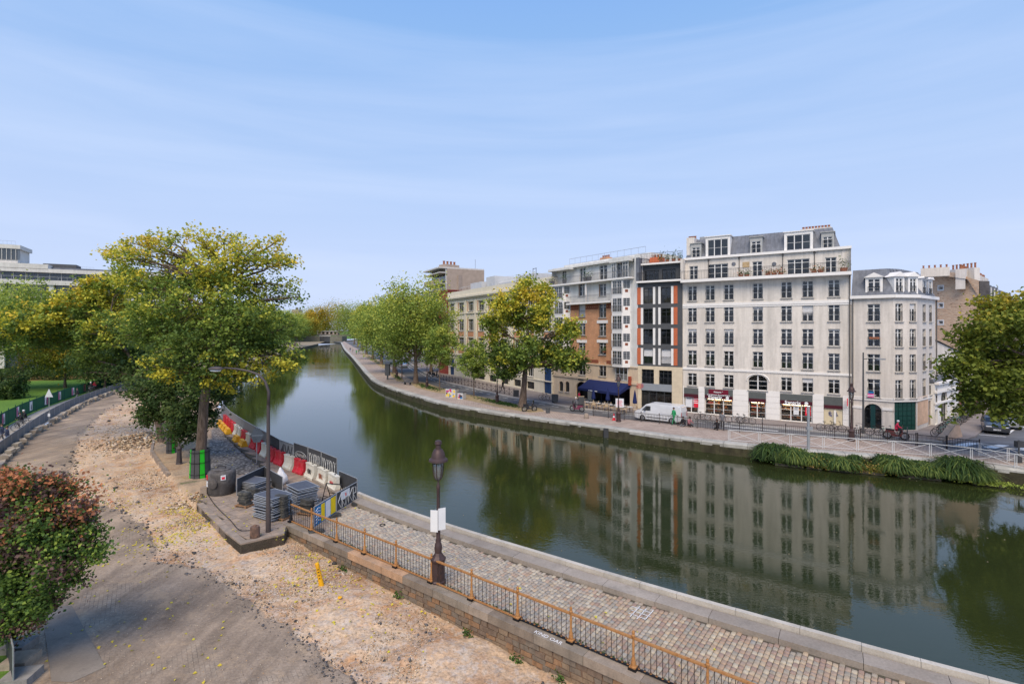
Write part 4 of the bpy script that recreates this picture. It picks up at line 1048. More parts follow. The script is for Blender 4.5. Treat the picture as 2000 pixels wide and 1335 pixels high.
for (px, sd_, fl) in ((1447, 1, True), (1459, 2, False), (1500, 3, True), (1512, 4, True), (1590, 5, True), (1603, 6, True), (1648, 7, False), (1525, 8, True)):
 x = F.S(px, .1); v = F.W(x, .0, zb + .04); big_ = px == 1648
 planter(v, .55 if not big_ else .7, .3 if not big_ else .45, .5 if not big_ else 1.3, sd_, {1447: 'small leafy pot left of the middle on the top balcony of the white block', 1459: 'green shrub pot next to the downpipe on the top balcony', 1500: 'orange flower trough right of the middle window on the top balcony', 1512: 'low flowering pot below the round vent on the top balcony', 1590: 'red flower pot right of the wide balcony window', 1603: 'second red flower pot beside the right downpipe of the top balcony', 1648: 'tall bushy potted shrub at the right end of the top balcony', 1525: 'low flower pot left of the wide balcony window'}[px], flow=fl)
# ---------------- 2. corner building with dormers
A_ = G(1663, 834.8); B_ = G(1745, 843); C_ = G(1791, 841.5); D_ = G(1827, 828)
cor = bld('corner_building', 'white corner house with pedimented dormers, rounded end and green garage gate', A_)
F1, F2, F3 = Face(A_, B_, cor), Face(B_, C_, cor), Face(C_, D_, cor)
m_wht3 = M('warm_white_render', srgb(222, 213, 202), .9, .1, .5, streak=.2, dirt=srgb(196, 186, 174))
m_teal = M('dark_green_gate', srgb(18, 66, 56), .5, .15, 3, spec=.4)
ry = lambda y: 500 + y / 3.708
rowsc = [(1022, 890), (833, 709), (655, 527), (474, 347)]
def frow(Fc, px, lst): return [(Fc.Z(px, ry(a)), Fc.Z(px, ry(b))) for a, b in lst]
zz1 = frow(F1, 1706, rowsc); zE = F1.Z(1706, ry(302)); zG = F1.Z(1706, ry(1045))
o1 = [(F1.S(1694), F1.S(1719), a, b) for a, b in zz1]; door = (F1.S(1688), F1.S(1722), .12, F1.Z(1705, ry(1068)))
c2 = [(F2.S(1748.8), F2.S(1763)), (F2.S(1776.7), F2.S(1790.2))]; c3 = [(F3.S(1802), F3.S(1808.2)), (F3.S(1814.8), F3.S(1820.2))]
c2[1] = (c2[1][0], min(c2[1][1], F2.len - .12));
c3[1] = (c3[1][0], min(c3[1][1], F3.len - .12))
garage = (F2.S(1747), F2.S(1789.5), .12, F2.Z(1768, ry(1055)))
o2 = [(a, b, z0, z1) for (a, b) in c2 for z0, z1 in zz1]; o3 = [(a, b, z0, z1) for (a, b) in c3 for z0, z1 in zz1]
sd3 = (F3.S(1813.5), F3.S(1818), .12, 2.6)
for Fc, oo, extra in ((F1, o1, [door]), (F2, o2, [garage]), (F3, o3, [sd3])):
 mb = MB(); wallgrid(mb, 0, Fc.len, 0, zE, oo + extra);
 if Fc is F1: arch_fill(mb, door[0], door[1], door[3] - .7, door[3])
 Fc.build(mb, 'wall', m_wht3); rooms(Fc, .1, Fc.len - .1, 0, zE, [z[0] - .15 for z in zz1], 2.5)
 for q, (a, b, z0, z1) in enumerate(oo):
  window(Fc, a, b, z0, z1, shut=.3 if (Fc is F2 and q == 7) else 0)
 for (ya, yb_, o_) in ((1045, 1035, .1), (1030, 1022, .05)): Fc.build(MB().box(-.05, Fc.len + .05, -o_, .05, F1.Z(1706, ry(ya)), F1.Z(1706, ry(yb_))), 'cornice', m_wht2)
 Fc.build(MB().box(-.1, Fc.len + .12, -.3, .1, zE - .05, zE + .25), 'eaves_cornice', m_wht2)
window(F1, door[0], door[1], .12, door[3], n=2, c='d', rail=0, sill=False, name='entrance_door', cur=False, mt=.3)
F1.build(MB().box(door[0] + .5, door[1] - .5, .12, .17, .12, 2.5), 'door_leaf', M('teal_door', srgb(22, 60, 60), .5, .1, 3))
for i in range(5):
 for j in range(6):
  a = garage[0] + (garage[1] - garage[0]) * i / 5; b = garage[0] + (garage[1] - garage[0]) * (i + 1) / 5; z0 = .12 + (garage[3] - .12) * j / 6; z1 = .12 + (garage[3] - .12) * (j + 1) / 6
  F2.build(MB().box(a + .03, b - .03, .06, .12, z0 + .03, z1 - .03), 'garage_panel', m_teal)
F2.build(MB().box(garage[0], garage[1], .12, .16, .12, garage[3]), 'garage_gate', m_teal)
F3.build(MB().box(sd3[0], sd3[1], .1, .16, .12, sd3[3]), 'side_door', M('brown_door', (.16, .1, .07), .6, .1, 3))
F3.build(MB().box(.15, F3.S(1812), -.03, .0, .5, 3.2), 'peach_wall_panel', M('peach_render', srgb(216, 180, 150), .9, .2, 1)); F2.build(MB().box(F2.S(1789.8), F2.len, -.03, .02, .1, 3.6), 'pilaster', m_wht2)
for (a, b) in ((0.05, door[0] - .05), (door[1] + .05, F1.len - .05)):
 F1.build(MB().box(a, b, -.12, .03, zG - .85, zG - .6), 'pilaster_cap', m_wht2); F1.build(MB().box(a + .05, b - .05, -.07, .03, .1, zG - .86), 'pilaster', m_wht3)
bnr = F1.build(MB().box(F1.S(1695), F1.S(1707), -.2, -.18, F1.Z(1700, 775), F1.Z(1700, 768)), 'window_banner', M('magenta_banner', srgb(224, 30, 140), .6, .05, 4)); F1.build(MB().box(F1.S(1696), F1.S(1707), -.2, -.18, F1.Z(1700, 767.8), F1.Z(1700, 763)), 'window_banner', M('blue_banner', srgb(36, 110, 160), .6, .1, 6))
put('print', MB().box(-.45, .45, .03, .08, -.01, .01).box(-.3, .3, -.1, -.05, -.01, .01).mesh('print', m_lit), bnr, ((F1.S(1695) + F1.S(1707)) / 2, -.205, (F1.Z(1700, 775) + F1.Z(1700, 768)) / 2), (R(90), 0, 0))
mb = MB().box(F1.S(1698), F1.S(1718), -.22, -.04, zz1[2][0] + .75, zz1[2][0] + .95); F1.build(mb, 'flower_box', m_pot)
zR2 = F1.Z(1706, ry(97), 1.6); ins = 1.5
def inset(Fc, x, y, z): return Fc.P(x, y, z)
cen = cor
def mquad(mb, Fa, x0, x1, y, z, Fi0, Fi1, zt): pass
PA, PB, PC, PD = (F1.P(0, -.05, zE + .25), F1.P(F1.len, -.05, zE + .25), F2.P(F2.len, -.05, zE + .25), F3.P(F3.len, -.05, zE + .25))
w12 = (F1.w + F2.w).normalized(); w23 = (F2.w + F3.w).normalized()
TA = PA + F1.w * ins; TB = PB + w12 * ins * 1.02; TC = PC + w23 * ins * 1.1; TD = PD + F3.w * ins
mb = MB(); up = Vector((0, 0, zR2 - zE - .25))
for a, b, c_, d_ in ((PA, PB, TB, TA), (PB, PC, TC, TB), (PC, PD, TD, TC)):
 mb.quad(a, b, c_ + up, d_ + up); seams(mb, a, b, c_ + up, d_ + up, max(4, int((b - a).length / .6)))
back = PA + F1.w * 10
mb.add([TA + up, TB + up, TC + up, TD + up, PD + F3.w * 7 + up * 1.1, back + up * 1.1], [(0, 1, 2, 3, 4, 5)])
mb.build('mansard_roof', m_zinc, cor)
def pdorm(Fc, px0, px1, py0=165, py1=272, y=.12):
 a, b = Fc.S(px0, y), Fc.S(px1, y); c_ = (px0 + px1) / 2; z1 = F1.Z(1706, ry(py0), y); z0 = F1.Z(1706, ry(py1), y); e = .2
 mb = MB(); wallgrid(mb, a - e, b + e, z0 - .15, z1 + .15, [(a, b, z0, z1)], y, .12)
 mb.prism([(a - e - .15, z1 + .15), (b + e + .15, z1 + .15), ((a + b) / 2, z1 + .62)], y - .15, y + 2)
 for x in (a - e, b + e): mb.quad((x, y, z0 - .15), (x, y, z1 + .15), (x, y + 1.8, z1 + .15), (x, y + 1.8, z0 - .15))
 mb.quad((a, y + 1, z0), (b, y + 1, z0), (b, y + 1, z1), (a, y + 1, z1))
 Fc.build(mb, 'dormer', m_wht2); window(Fc, a, b, z0, z1, y=y + .05, rail=.7, sill=False, ry=-.08)
pdorm(F1, 1695, 1719); pdorm(F2, 1750, 1763); pdorm(F2, 1777.5, 1789.5); pdorm(F3, 1802, 1808); pdorm(F3, 1814.5, 1820)
F1.build(MB().tube([(.12, -.08, .2), (.12, -.08, zE)], .05, 6), 'downpipe', M('dark_downpipe')); F3.build(MB().tube([(F3.len - .03, -.1, .2), (F3.len - .03, -.1, zE)], .06, 6), 'downpipe', M('dark_downpipe'))
mb = MB(); PE = F3.W(F3.len, 0, 0) - cor.location; q0 = F3.P(F3.len, 0, 0); q1 = q0 + F3.w * 8; mb.quad(q0, q1, q1 + Vector((0, 0, zE)), q0 + Vector((0, 0, zE))); mb.build('side_wall', m_wht3, cor)
chf = F1.build(MB().box(5.4, 7.6, 4, 4.8, zR2 - .8, zR2 + .05), 'chimney', m_wht3); pots(F1, 5.4, 7.6, 4.4, zR2 + .05, 5, h=.3, r=.08)
mb = MB()
for q in range(9):
 x = F1.S(1726) + q * .12; mb.tube([(x, -.075, 1.9 + wr.uniform(-.1, .1)), (x + .06, -.075, 2.15 + wr.uniform(-.1, .1)), (x + .1, -.075, 1.95)], .012, 4)
F1.build(mb, 'graffiti', m_framed)
# ---------------- 3. grey and orange narrow building
A_ = G(1246, 798.3); B_ = G(1333, 806.3)
gob = bld('narrow_apartment_building', 'narrow modern apartment house with charcoal frame, orange brick panels and large dark windows', A_)
F = Face(A_, B_, gob); Lw = F.len
ky = lambda y: 470 + y / 3.814; kx = lambda x: 1060 + x / 3.814
kz = lambda y, yy=0: F.Z(kx(850), ky(y), yy)
m_char = M('charcoal_frame', (.085, .088, .092), .75, .12, 2); m_ob = MatB('orange_brick'); bkx = m_ob.N.new('ShaderNodeTexBrick'); m_ob.L.new(m_ob.objpos(1, 1, 1), bkx.inputs['Vector'])
mm_ = bkx.inputs['Vector'].links[0].from_node; mm_.inputs['Rotation'].default_value = (R(90), 0, 0)
bkx.inputs['Scale'].default_value = 1; bkx.inputs['Brick Width'].default_value = .24; bkx.inputs['Row Height'].default_value = .08; bkx.inputs['Mortar Size'].default_value = .008
bkx.inputs['Color1'].default_value = (.62, .155, .06, 1); bkx.inputs['Color2'].default_value = (.50, .12, .05, 1); bkx.inputs['Mortar'].default_value = (.36, .14, .08, 1); m_ob.col(bkx.outputs[0]).set(.85); m_ob = m_ob.m
m_crm = M('cream_stone', srgb(216, 200, 172), .9, .1, 1, streak=.08)
xw = [(kx(750), kx(820)), (kx(880), kx(955))]
lv = [(917, 808), (770, 658), (617, 505), (465, 350)]
zl = [(kz(a), kz(b)) for a, b in lv]
gops = [(F.S(a), F.S(b), z0, z1) for a, b in xw for z0, z1 in zl]
low = [(F.S(kx(737)), F.S(kx(828)), kz(1070), kz(960)), (F.S(kx(866)), F.S(kx(962)), kz(1072), kz(962))]
ent = (F.S(kx(735)), F.S(kx(962)), .12, kz(1118))
zc = kz(310); zlo = kz(935)
mb = MB(); wallgrid(mb, 0, Lw, zlo, zc, gops); F.build(mb, 'frame_wall', m_char)
mb = MB(); wallgrid(mb, 0, Lw, 0, zlo, low + [ent]); F.build(mb, 'lower_wall', m_crm); shell(F, m_wht, 0, Lw, 0, zc, 10)
rooms(F, 0, Lw, 0, zc, [z[0] - .2 for z in zl] + [low[0][2] - .2])
for q, (a, b, z0, z1) in enumerate(gops): window(F, a, b, z0, z1, n=2, c='d', rail=.9, mt=.05, sill=False, shut=.5 if q in (0, ) else (.95 if q == 4 else 0), cur=False, bars=0)
for (a, b, z0, z1) in low: window(F, a, b, z0, z1, n=3, c='d', rail=.9, mt=.06, sill=False, cur=False, bars=0)
for z0, z1 in zl:
 for (x0, x1, m_, o_) in ((704, 731, m_ob, .03), (732, 749, m_wht2, .05), (822, 839, m_wht2, .05), (862, 879, m_wht2, .05), (957, 974, m_wht2, .05), (975, 1004, m_ob, .03)):
  F.build(MB().box(F.S(kx(x0)), min(F.S(kx(x1)), Lw), -o_, .01, z0 - .1, z1 + .12), 'brick_panel' if m_ is m_ob else 'white_pier', m_)
F.build(MB().box(ent[0], ent[1], -.04, .1, kz(1118), kz(1066)), 'grey_fascia', M('grey_panel', (.27, .29, .31), .6, .1, 2))
g = F.put('glazed_entrance', wmesh('frame', ent[1] - ent[0], ent[3] - .12, n=4, bars=0, c='d', top=.82, mt=.09, t=.08), ent[0], .12, .12); put('pane', MB().quad((0, .03, 0), (ent[1] - ent[0], .03, 0), (ent[1] - ent[0], .03, ent[3] - .12), (0, .03, ent[3] - .12)).mesh('pane', m_glass_s), g)
for j in range(9):
 for (a, b) in ((.02, ent[0] - .02), (ent[1] + .02, Lw - .02)):
  F.build(MB().box(a, b, -.03, .01, .1 + (zlo - .15) * j / 9 + .012, .1 + (zlo - .15) * (j + 1) / 9), 'facing_block', m_crm)
F.build(MB().box(-.05, Lw + .02, -.5, .05, zc, zc + .22), 'balcony_slab', m_wht2)
zt = F.Z(kx(870), ky(178), .9); t1 = [(F.S(kx(757), .9), F.S(kx(865), .9), zc + .25, F.Z(kx(810), ky(222), .9)), (F.S(kx(888), .9), F.S(kx(990), .9), zc + .25, F.Z(kx(930), ky(212), .9))]
mb = MB(); wallgrid(mb, 0, Lw, zc + .22, zt, t1, .9); F.build(mb, 'upper_wall', m_char); F.build(MB().box(.1, Lw, 1.3, 1.5, zc, zt), 'room_interior', m_in)
for (a, b, z0, z1) in t1: window(F, a, b, z0, z1, y=1.0, n=3, c='d', rail=0, mt=.05, sill=False, cur=False, bars=0)
F.put('balcony_railing', wmesh('rail', Lw - .1, 1, hh=1.05, sp=.14, mid=1), .05, -.45, zc + .22)
F.build(MB().box(-.1, Lw + .05, .3, 6, zt, zt + .2), 'roof_slab', m_wht2); F.put('terrace_railing', wmesh('rail', Lw - .2, 1, hh=1.2, sp=.2), .1, .4, zt + .2)
F.build(MB().box(-.15, .25, -.3, 6, zc, zt + .9), 'party_wall', m_zinc)
mb = MB().box(.3, 2.2, 2, 3.5, zt + .2, zt + 1.1); ch = F.build(mb, 'brick_chimney', m_ob); pots(F, .3, 2.2, 2.7, zt + 1.1, 5, h=.4)
for k_ in range(4):
 v = F.W(2.6 + k_ * .75, .9, zt + .2); planter(v, .5, .35, .9, 40 + k_, ['leafy potted shrub beside the brick chimney on the roof terrace', 'second potted shrub on the roof terrace above the charcoal house', 'third potted shrub on the roof terrace above the charcoal house', 'rightmost bushy potted plant on the roof terrace next to the white block'][k_])
mb = MB()
for r__ in range(4):
 for q in range(4 - (r__ > 2)):
  x = F.S(kx(698)) + q * .23 + .05 * (r__ % 2); z = kz(1080 + r__ * 10)
  mb.tube([(x, -.05, z), (x + .08, -.05, z + .16), (x + .12, -.05, z), (x + .2, -.05, z + .14)], .022, 4)
F.build(mb, 'red_graffiti', m_red)
# ---------------- 4. brick and white house with bay windows, cafe below
A_ = G(1078, 770.8); B_ = G(1246, 798.2)
brk = bld('brick_apartment_building', 'orange brick and white apartment house with bay windows, balconies and a navy awning cafe', A_)
F = Face(A_, B_, brk); Lw = F.len
m_brick = MatB('brown_brick'); bkx = m_brick.N.new('ShaderNodeTexBrick'); m_brick.L.new(m_brick.objpos(1, 1, 1), bkx.inputs['Vector']); bkx.inputs['Vector'].links[0].from_node.inputs['Rotation'].default_value = (R(90), 0, 0)
bkx.inputs['Scale'].default_value = 1; bkx.inputs['Brick Width'].default_value = .23; bkx.inputs['Row Height'].default_value = .078; bkx.inputs['Mortar Size'].default_value = .011
bkx.inputs['Color1'].default_value = (.56, .25, .11, 1); bkx.inputs['Color2'].default_value = (.70, .34, .16, 1); bkx.inputs['Mortar'].default_value = (.42, .28, .2, 1)
c = m_brick.mix(1, bkx.outputs[0], m_brick.ramp(m_brick.noise(m_brick.pos(), .8, 4), [(.3, .8), (.7, 1.12)]), 'MULTIPLY'); m_brick.col(c).set(.9); m_brick = m_brick.m
m_lime = M('limestone', srgb(218, 196, 168), .9, .14, .9, streak=.14, dirt=srgb(190, 168, 142)); m_wp = M('white_paint_render', srgb(224, 222, 216), .85, .1, .8, streak=.14)
kz = lambda x, y, yy=0: F.Z(kx(x), ky(y), yy); ks = lambda x, yy=0: F.S(kx(x), yy)
zgt = kz(450, 920)      # top of stone base
zbt = kz(450, 458)      # brick top / lower long balcony
zmt = kz(450, 300)      # upper long balcony
ztt = kz(450, 165)
bays = [(ks(103), ks(205)), (ks(535), ks(655))]
cols4 = [(ks(268), ks(317)), (ks(419), ks(472))]
L4 = []
for (a, b), cxp in zip(cols4, (293, 445)):
 for (y0, y1) in ((573, 470), (710, 615), (848, 760)): L4.append((a, b, kz(cxp, y0 - (8 if cxp < 400 else 0)), kz(cxp, y1)))
 L4.append((a, b, kz(cxp, 412), kz(cxp, 320)))
w1 = (cols4[1][0], cols4[1][1], kz(445, 1010), kz(445, 905)); w0 = (cols4[0][0], cols4[0][1], kz(293, 1000), kz(293, 900))
door = (ks(248), ks(335), .12, kz(290, 1048)); cafe = (ks(370), ks(650), .12, kz(500, 1085)); small = [(ks(123), ks(152), kz(137, 1120), kz(137, 1045)), (ks(168), ks(198), kz(183, 1125), kz(183, 1047))]
mb = MB(); wallgrid(mb, 0, Lw, 0, zgt, [door, cafe, w0, w1] + small); arch_fill(mb, door[0], door[1], door[3] - .9, door[3]);
for s_ in small + [w0, w1]: arch_fill(mb, s_[0], s_[1], s_[3] - .35, s_[3])
F.build(mb, 'stone_base', m_lime); shell(F, m_wp, 0, Lw, 0, ztt, 10)
mb = MB(); wallgrid(mb, bays[0][1], bays[1][0] + .05, zgt, zbt, L4); F.build(mb, 'brick_wall', m_brick)
mb = MB(); wallgrid(mb, 0, bays[0][1], zgt, zbt, []); wallgrid(mb, bays[1][0], Lw, zgt, zbt, []); wallgrid(mb, 0, Lw, zbt, zmt, L4); F.build(mb, 'white_wall', m_wp)
rooms(F, 0, Lw, 0, zmt, [w1[2] - .2, L4[6][2] - .2, L4[5][2] - .2, L4[4][2] - .2, zbt + .1])
for q, (a, b, z0, z1) in enumerate(L4): window(F, a, b, z0, z1, rail=.85 if q % 4 < 3 else 0, railc='g', shut=.95 if q == 0 else 0, cur=q in (3, 7, 5));
for q, (a, b, z0, z1) in enumerate(L4):
 if q % 4 in (1, 2): F.build(MB().box(a - .35, b + .35, -.06, .02, z1 + .02, z1 + .42), 'white_lintel', m_wht2)
for s_ in (w0, w1): window(F, *s_, rail=.85)
for s_ in small: window(F, *s_, rail=0, c='d', sill=True)
for (a, b) in ((bays[0][1] + .05, cols4[0][0] - .1), (cols4[0][1] + .1, cols4[1][0] - .1), (cols4[1][1] + .1, bays[1][0] - .05)):
 fr = F.build(MB().box(a, b, -.04, .0, zbt - .85, zbt - .25), 'terracotta_frieze', M('frieze_terracotta', (.28, .09, .05), .85, .35, 5)); k_ = max(1, int((b - a) / .35))
 F.build(MB().box(a, b, -.03, .01, zgt + .15, zgt + .55), 'terracotta_frieze', M('frieze_terracotta'))
 for q in range(k_): put('rosette', MB().box(-.07, .07, -.07, -.04, -.07, .07).mesh('rosette', m_brick), fr, (a + (b - a) * (q + .5) / k_, 0, zbt - .55))
def bay(a, b, z0, z1, out, fl, side=True, left=False):
 k_ = .42 * (b - a) if side else 0
 for j in range(fl):
  c0 = z0 + (z1 - z0) * j / fl; c1 = z0 + (z1 - z0) * (j + 1) / fl
  poly = [(a, 0), (a + .25, -out), (b - .75, -out), (b, -.05)]
  mb = MB(); mb.slab([(x, y) for x, y in poly] + [(b, .05), (a, .05)], c0 - .02, c0 + .28); mb.slab([(x, y) for x, y in poly] + [(b, .05), (a, .05)], c1 - .22, c1 - .021)
  for (x, y) in poly: mb.box(x - .07, x + .07, y - .02, y + .1, c0 + .28, c1 - .22)
  bo = F.build(mb, 'bay_window', m_wht2)
  fw = b - .75 - a - .25 - .14; fh = c1 - c0 - .5
  f = put('frame', wmesh('frame', fw, fh, n=2, bars=3, c='w', top=0, mt=.09, t=.05, vb=1), bo, (a + .32, -out + .02, c0 + .28)); put('pane', wmesh('pane', fw, fh), f)
  sl_ = math.hypot(.75, out) - .16; an = math.atan2(out - .05, .75)
  f = put('frame', wmesh('frame', sl_, fh * .62, n=1, bars=3, c='w', top=0, t=.05, vb=1), bo, (b - .75 + .07, -out + .08, c0 + .28 + fh * .38), (0, 0, an)); put('pane', wmesh('pane', sl_, fh * .62), f)
  put('side_panel', MB().box(0, sl_, 0, .06, 0, fh * .38).mesh('side_panel', m_wht2), bo, (b - .75 + .07, -out + .08, c0 + .28), (0, 0, an)); put('brick_inset', MB().box(sl_ * .3, sl_ * .7, -.01, .03, .2, .2 + fh * .2).mesh('brick_inset', M('frieze_terracotta')), bo, (b - .75 + .07, -out + .08, c0 + .28), (0, 0, an))
  put('balcony_railing', wmesh('rail', fw + .3, 1, hh=.8, c='g', sp=.12), bo, (a + .2, -out - .12, c0 + .28))
bay(bays[1][0], bays[1][1], zgt - .1, zmt, .75, 5); bay(bays[0][0], bays[0][1], zgt - .1, zmt, .7, 5)
window(F, ks(545), ks(635), kz(590, 1040), kz(590, 920), y=-.05, n=3, rail=.85, railc='w', sill=True, mt=.1)
F.build(MB().box(.0, Lw, -.1, .03, zgt - .16, zgt), 'cornice', m_lime); F.build(MB().box(.0, Lw, -.14, .03, kz(450, 1045), kz(450, 1028)), 'cornice', m_lime)
for (z, nm, o_, x0, x1) in ((zbt, 'balcony_slab', .8, ks(205), ks(533)), (zmt, 'balcony_slab', .95, -.3, Lw - .6)):
 F.build(MB().box(x0, x1, -o_, .05, z - .12, z + .1), nm, m_wht2); F.put('balcony_railing', wmesh('rail', x1 - x0 - .1, 1, hh=.95, c='g', sp=.15, mid=1), x0 + .05, -o_ + .05, z + .1)
yb = .8; T4 = [(ks(145, yb), ks(175, yb)), (ks(275, yb), ks(318, yb)), (ks(422, yb), ks(480, yb)), (ks(553, yb), ks(605, yb))]; T4 = [(a, b, zmt + .12, zmt + .12 + 2.15) for a, b in T4]
mb = MB(); wallgrid(mb, 0, Lw, zmt, ztt, T4, yb); F.build(mb, 'upper_wall', m_wp); F.build(MB().box(.1, Lw - .1, 2.5, 2.6, zmt, ztt), 'room_interior', m_in)
for q in T4: window(F, *q, y=yb + .1, rail=0, sill=False)
F.build(MB().box(-.2, Lw + .1, .2, 9, ztt, ztt + .25).box(-.3, ks(215), -.5, 2, ztt - .25, ztt + .05).box(ks(520), ks(660), -.6, 2, ztt - .25, ztt + .3).box(0, Lw, 2.4, 8, ztt + .25, ztt + .9), 'roof_slab', m_wp)
for x in (ks(175), ks(345)): F.build(MB().box(x - .1, x + .1, -.7, -.5, (zmt if x < 3 else zbt) + .1, (ztt - .25 if x < 3 else zmt - .12)), 'pillar', m_wht2)
F.build(MB().box(ks(522), ks(655), -.45, -.38, ztt - .3, ztt - .2), 'lantern_cornice', m_wht2)
for a, b in ((ks(525), ks(560)), (ks(608), ks(650))): window(F, a, b, zmt + .12, ztt - .3, y=-.35, n=2, rail=0, sill=False, mt=.05, cur=False)
F.put('terrace_railing', wmesh('rail', Lw - 2, 1, hh=.9, c='g', sp=1.2), 1, 2.6, ztt + .9); F.build(MB().box(6, 7.5, 4, 5, ztt + .9, ztt + 1.5), 'chimney', m_brick); pots(F, 6, 7.5, 4.5, ztt + 1.5, 4, h=.35)
F.build(MB().box(Lw - .55, Lw + .0, -.02, 6, zgt, ztt + .5), 'party_wall', m_wp)
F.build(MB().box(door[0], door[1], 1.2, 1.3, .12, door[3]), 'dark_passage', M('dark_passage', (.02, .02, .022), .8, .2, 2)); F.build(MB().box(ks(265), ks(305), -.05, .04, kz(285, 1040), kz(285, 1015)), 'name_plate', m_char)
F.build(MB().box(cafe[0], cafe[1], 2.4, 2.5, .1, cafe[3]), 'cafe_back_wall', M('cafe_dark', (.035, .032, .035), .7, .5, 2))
for q in range(5):
 x = cafe[0] + (cafe[1] - cafe[0]) * q / 4; F.build(MB().box(max(cafe[0], x - .09), min(cafe[1], x + .09), .02, .14, .12, cafe[3]), 'cafe_post', M('navy_paint', srgb(20, 26, 50), .5, .1, 2))
m_navy = M('navy_canvas', srgb(26, 38, 84), .8, .12, 2)
x0, x1 = ks(330, -.5), ks(655); za = kz(500, 1045); mb = MB(); yo = -2.2
a0, a1 = ks(350), ks(655); v = [(a0, -.05, za), (a1, -.05, za), (a1, yo, za - 1.05), (a0, yo, za - 1.05)]
mb.quad(v[3], v[2], v[1], v[0]); mb.quad((a0, yo - .0, za - 1.35), (a1, yo, za - 1.35), (a1, yo, za - 1.05), (a0, yo, za - 1.05)); mb.add([(a1, -.05, za), (a1, yo, za - 1.05), (a1, yo, za - 1.35), (a1, -.05, za - .5)], [(0, 1, 2, 3)]); mb.add([(a0, -.05, za), (a0, -.05, za - .5), (a0, yo, za - 1.35), (a0, yo, za - 1.05)], [(0, 1, 2, 3)])
aw = F.build(mb, 'awning', m_navy); put('print', MB().box(-.9, .5, -.01, .0, -.05, .05).box(-1.1, -1.0, -.01, 0, -.06, .06).mesh('print', m_lit), aw, ((a0 + a1) / 2 - .5, yo - .002, za - 1.2))
mb = MB();
for q in range(14):
 an = q * .9; mb.tube([(ks(340) + .5 * math.cos(an) * (1 + q * .03), -.02, kz(340, 965) + .35 * math.sin(an)), (ks(340) + .5 * math.cos(an + .7), -.02, kz(340, 965) + .35 * math.sin(an + .7))], .018, 4)
F.build(mb, 'graffiti', m_char)
F.build(MB().box(Lw - 1.2, Lw - .95, -.45, -.1, za - .2, za + .9), 'tobacconist_sign', M('dull_red', (.35, .07, .04), .6, .2, 3))
for (x, sd_, lb) in ((ks(90), 61, 'planter box with small shrub at the left end of the upper white balcony'), (ks(180), 62, 'grey planter box with shrub near the pillar of the upper balcony'), (ks(335), 63, 'tall leafy planter in the middle of the upper balcony'), (ks(365), 64, 'second bushy planter in the middle of the upper balcony')):
 planter(F.W(x, -.45, zmt + .1), .7, .6, .7 if sd_ < 63 else 1.1, sd_, lb, m_char)
planter(F.W(ks(465), -.2, L4[6][2] + .3), .5, .2, .5, 66, 'hanging green plant on the window railing above the cafe')
m_win_l = m_glass
# ---------------- 5. long cream school-like building
A_ = G(876, 731.5); B_ = G(1078, 771.5)
crm = bld('cream_building', 'long cream three storey building with tall window bays between pilasters behind the yellow tree', A_)
F = Face(A_, B_, crm); Lw = F.len
m_cr = M('cream_render', srgb(226, 216, 194), .9, .08, .6, streak=.08); m_crd = M('orange_reveal', srgb(206, 150, 112), .9, .1, 2); m_base = M('cream_base', srgb(210, 202, 188), .9, .1, 1)
cy_ = lambda y: 480 + y / 3.927; cxx = lambda x: 820 + x / 3.927
zq = lambda y: F.Z(cxx(470), cy_(y))
zr = [(zq(797), zq(706)), (zq(650), zq(558)), (zq(493), zq(418))]
zrf = zq(368); zpl = zq(822)
nb_ = 11; edges = [F.S(cxx(v)) for v in (225, 290, 362, 440, 530, 620, 715, 815, 910)]
cen_px = [(228, 264), (297, 337), (370, 411), (447, 493), (535, 583), (630, 672), (725, 770), (825, 872), (953, 1005)]
cs = [(F.S(cxx(a)), F.S(cxx(b))) for a, b in cen_px]
cops = [(a, b, z0, z1) for a, b in cs for z0, z1 in zr]
gops_ = [(a, b, zr[0][0] - 3.6 , zr[0][0] - 1.9) for a, b in cs[1:8]]; bops = [(a - .2, b + .2, .35, 1.5) for a, b in cs[3:8]]
bd = (F.S(cxx(232)), F.S(cxx(262)), .12, 3.6); bd2 = (F.S(cxx(952)), F.S(cxx(1018)), .12, kz(40, 985))
bd2 = (bd2[0], min(bd2[1], Lw - .2), .12, 4.4)
mb = MB(); wallgrid(mb, 0, Lw, 0, zrf, cops + gops_ + bops + [bd, bd2], rev=.3); F.build(mb, 'wall', m_cr); shell(F, m_cr, 0, Lw, 0, zrf + 1.2, 14)
rooms(F, 0, Lw, 0, zrf, [z[0] - .2 for z in zr])
for q in cops: window(F, *q, y=.22, n=3, rail=0, bars=0, top=.72, mt=.06, cur=wr.random() < .4, sill=True)
for q in gops_: window(F, *q, y=.2, n=3, rail=0, bars=0, top=0, mt=.06, cur=False)
for q in bops: window(F, *q, y=.2, n=2, rail=0, c='d', cur=False, sill=False)
for (a, b, z0, z1) in cops:
 F.build(MB().box(a - .28, a - .01, -.03, .2, z0 - .05, z1 + .1), 'orange_jamb', m_crd)
for a, b in cs:
 F.build(MB().box(a - .05, b + .05, -.03, .01, zr[0][1] + .25, zr[1][0] - .25), 'spandrel', m_crd); F.build(MB().box(a - .05, b + .05, -.03, .01, zr[0][0] - 1.0, zr[0][0] - .3), 'spandrel', m_crd)
for i in range(len(cs) - 1):
 xm = (cs[i][1] + cs[i + 1][0]) / 2; F.build(MB().box(xm - .35, xm + .35, -.16, .02, zr[0][0] - 1.2, zr[2][1] + .3), 'pilaster', m_cr)
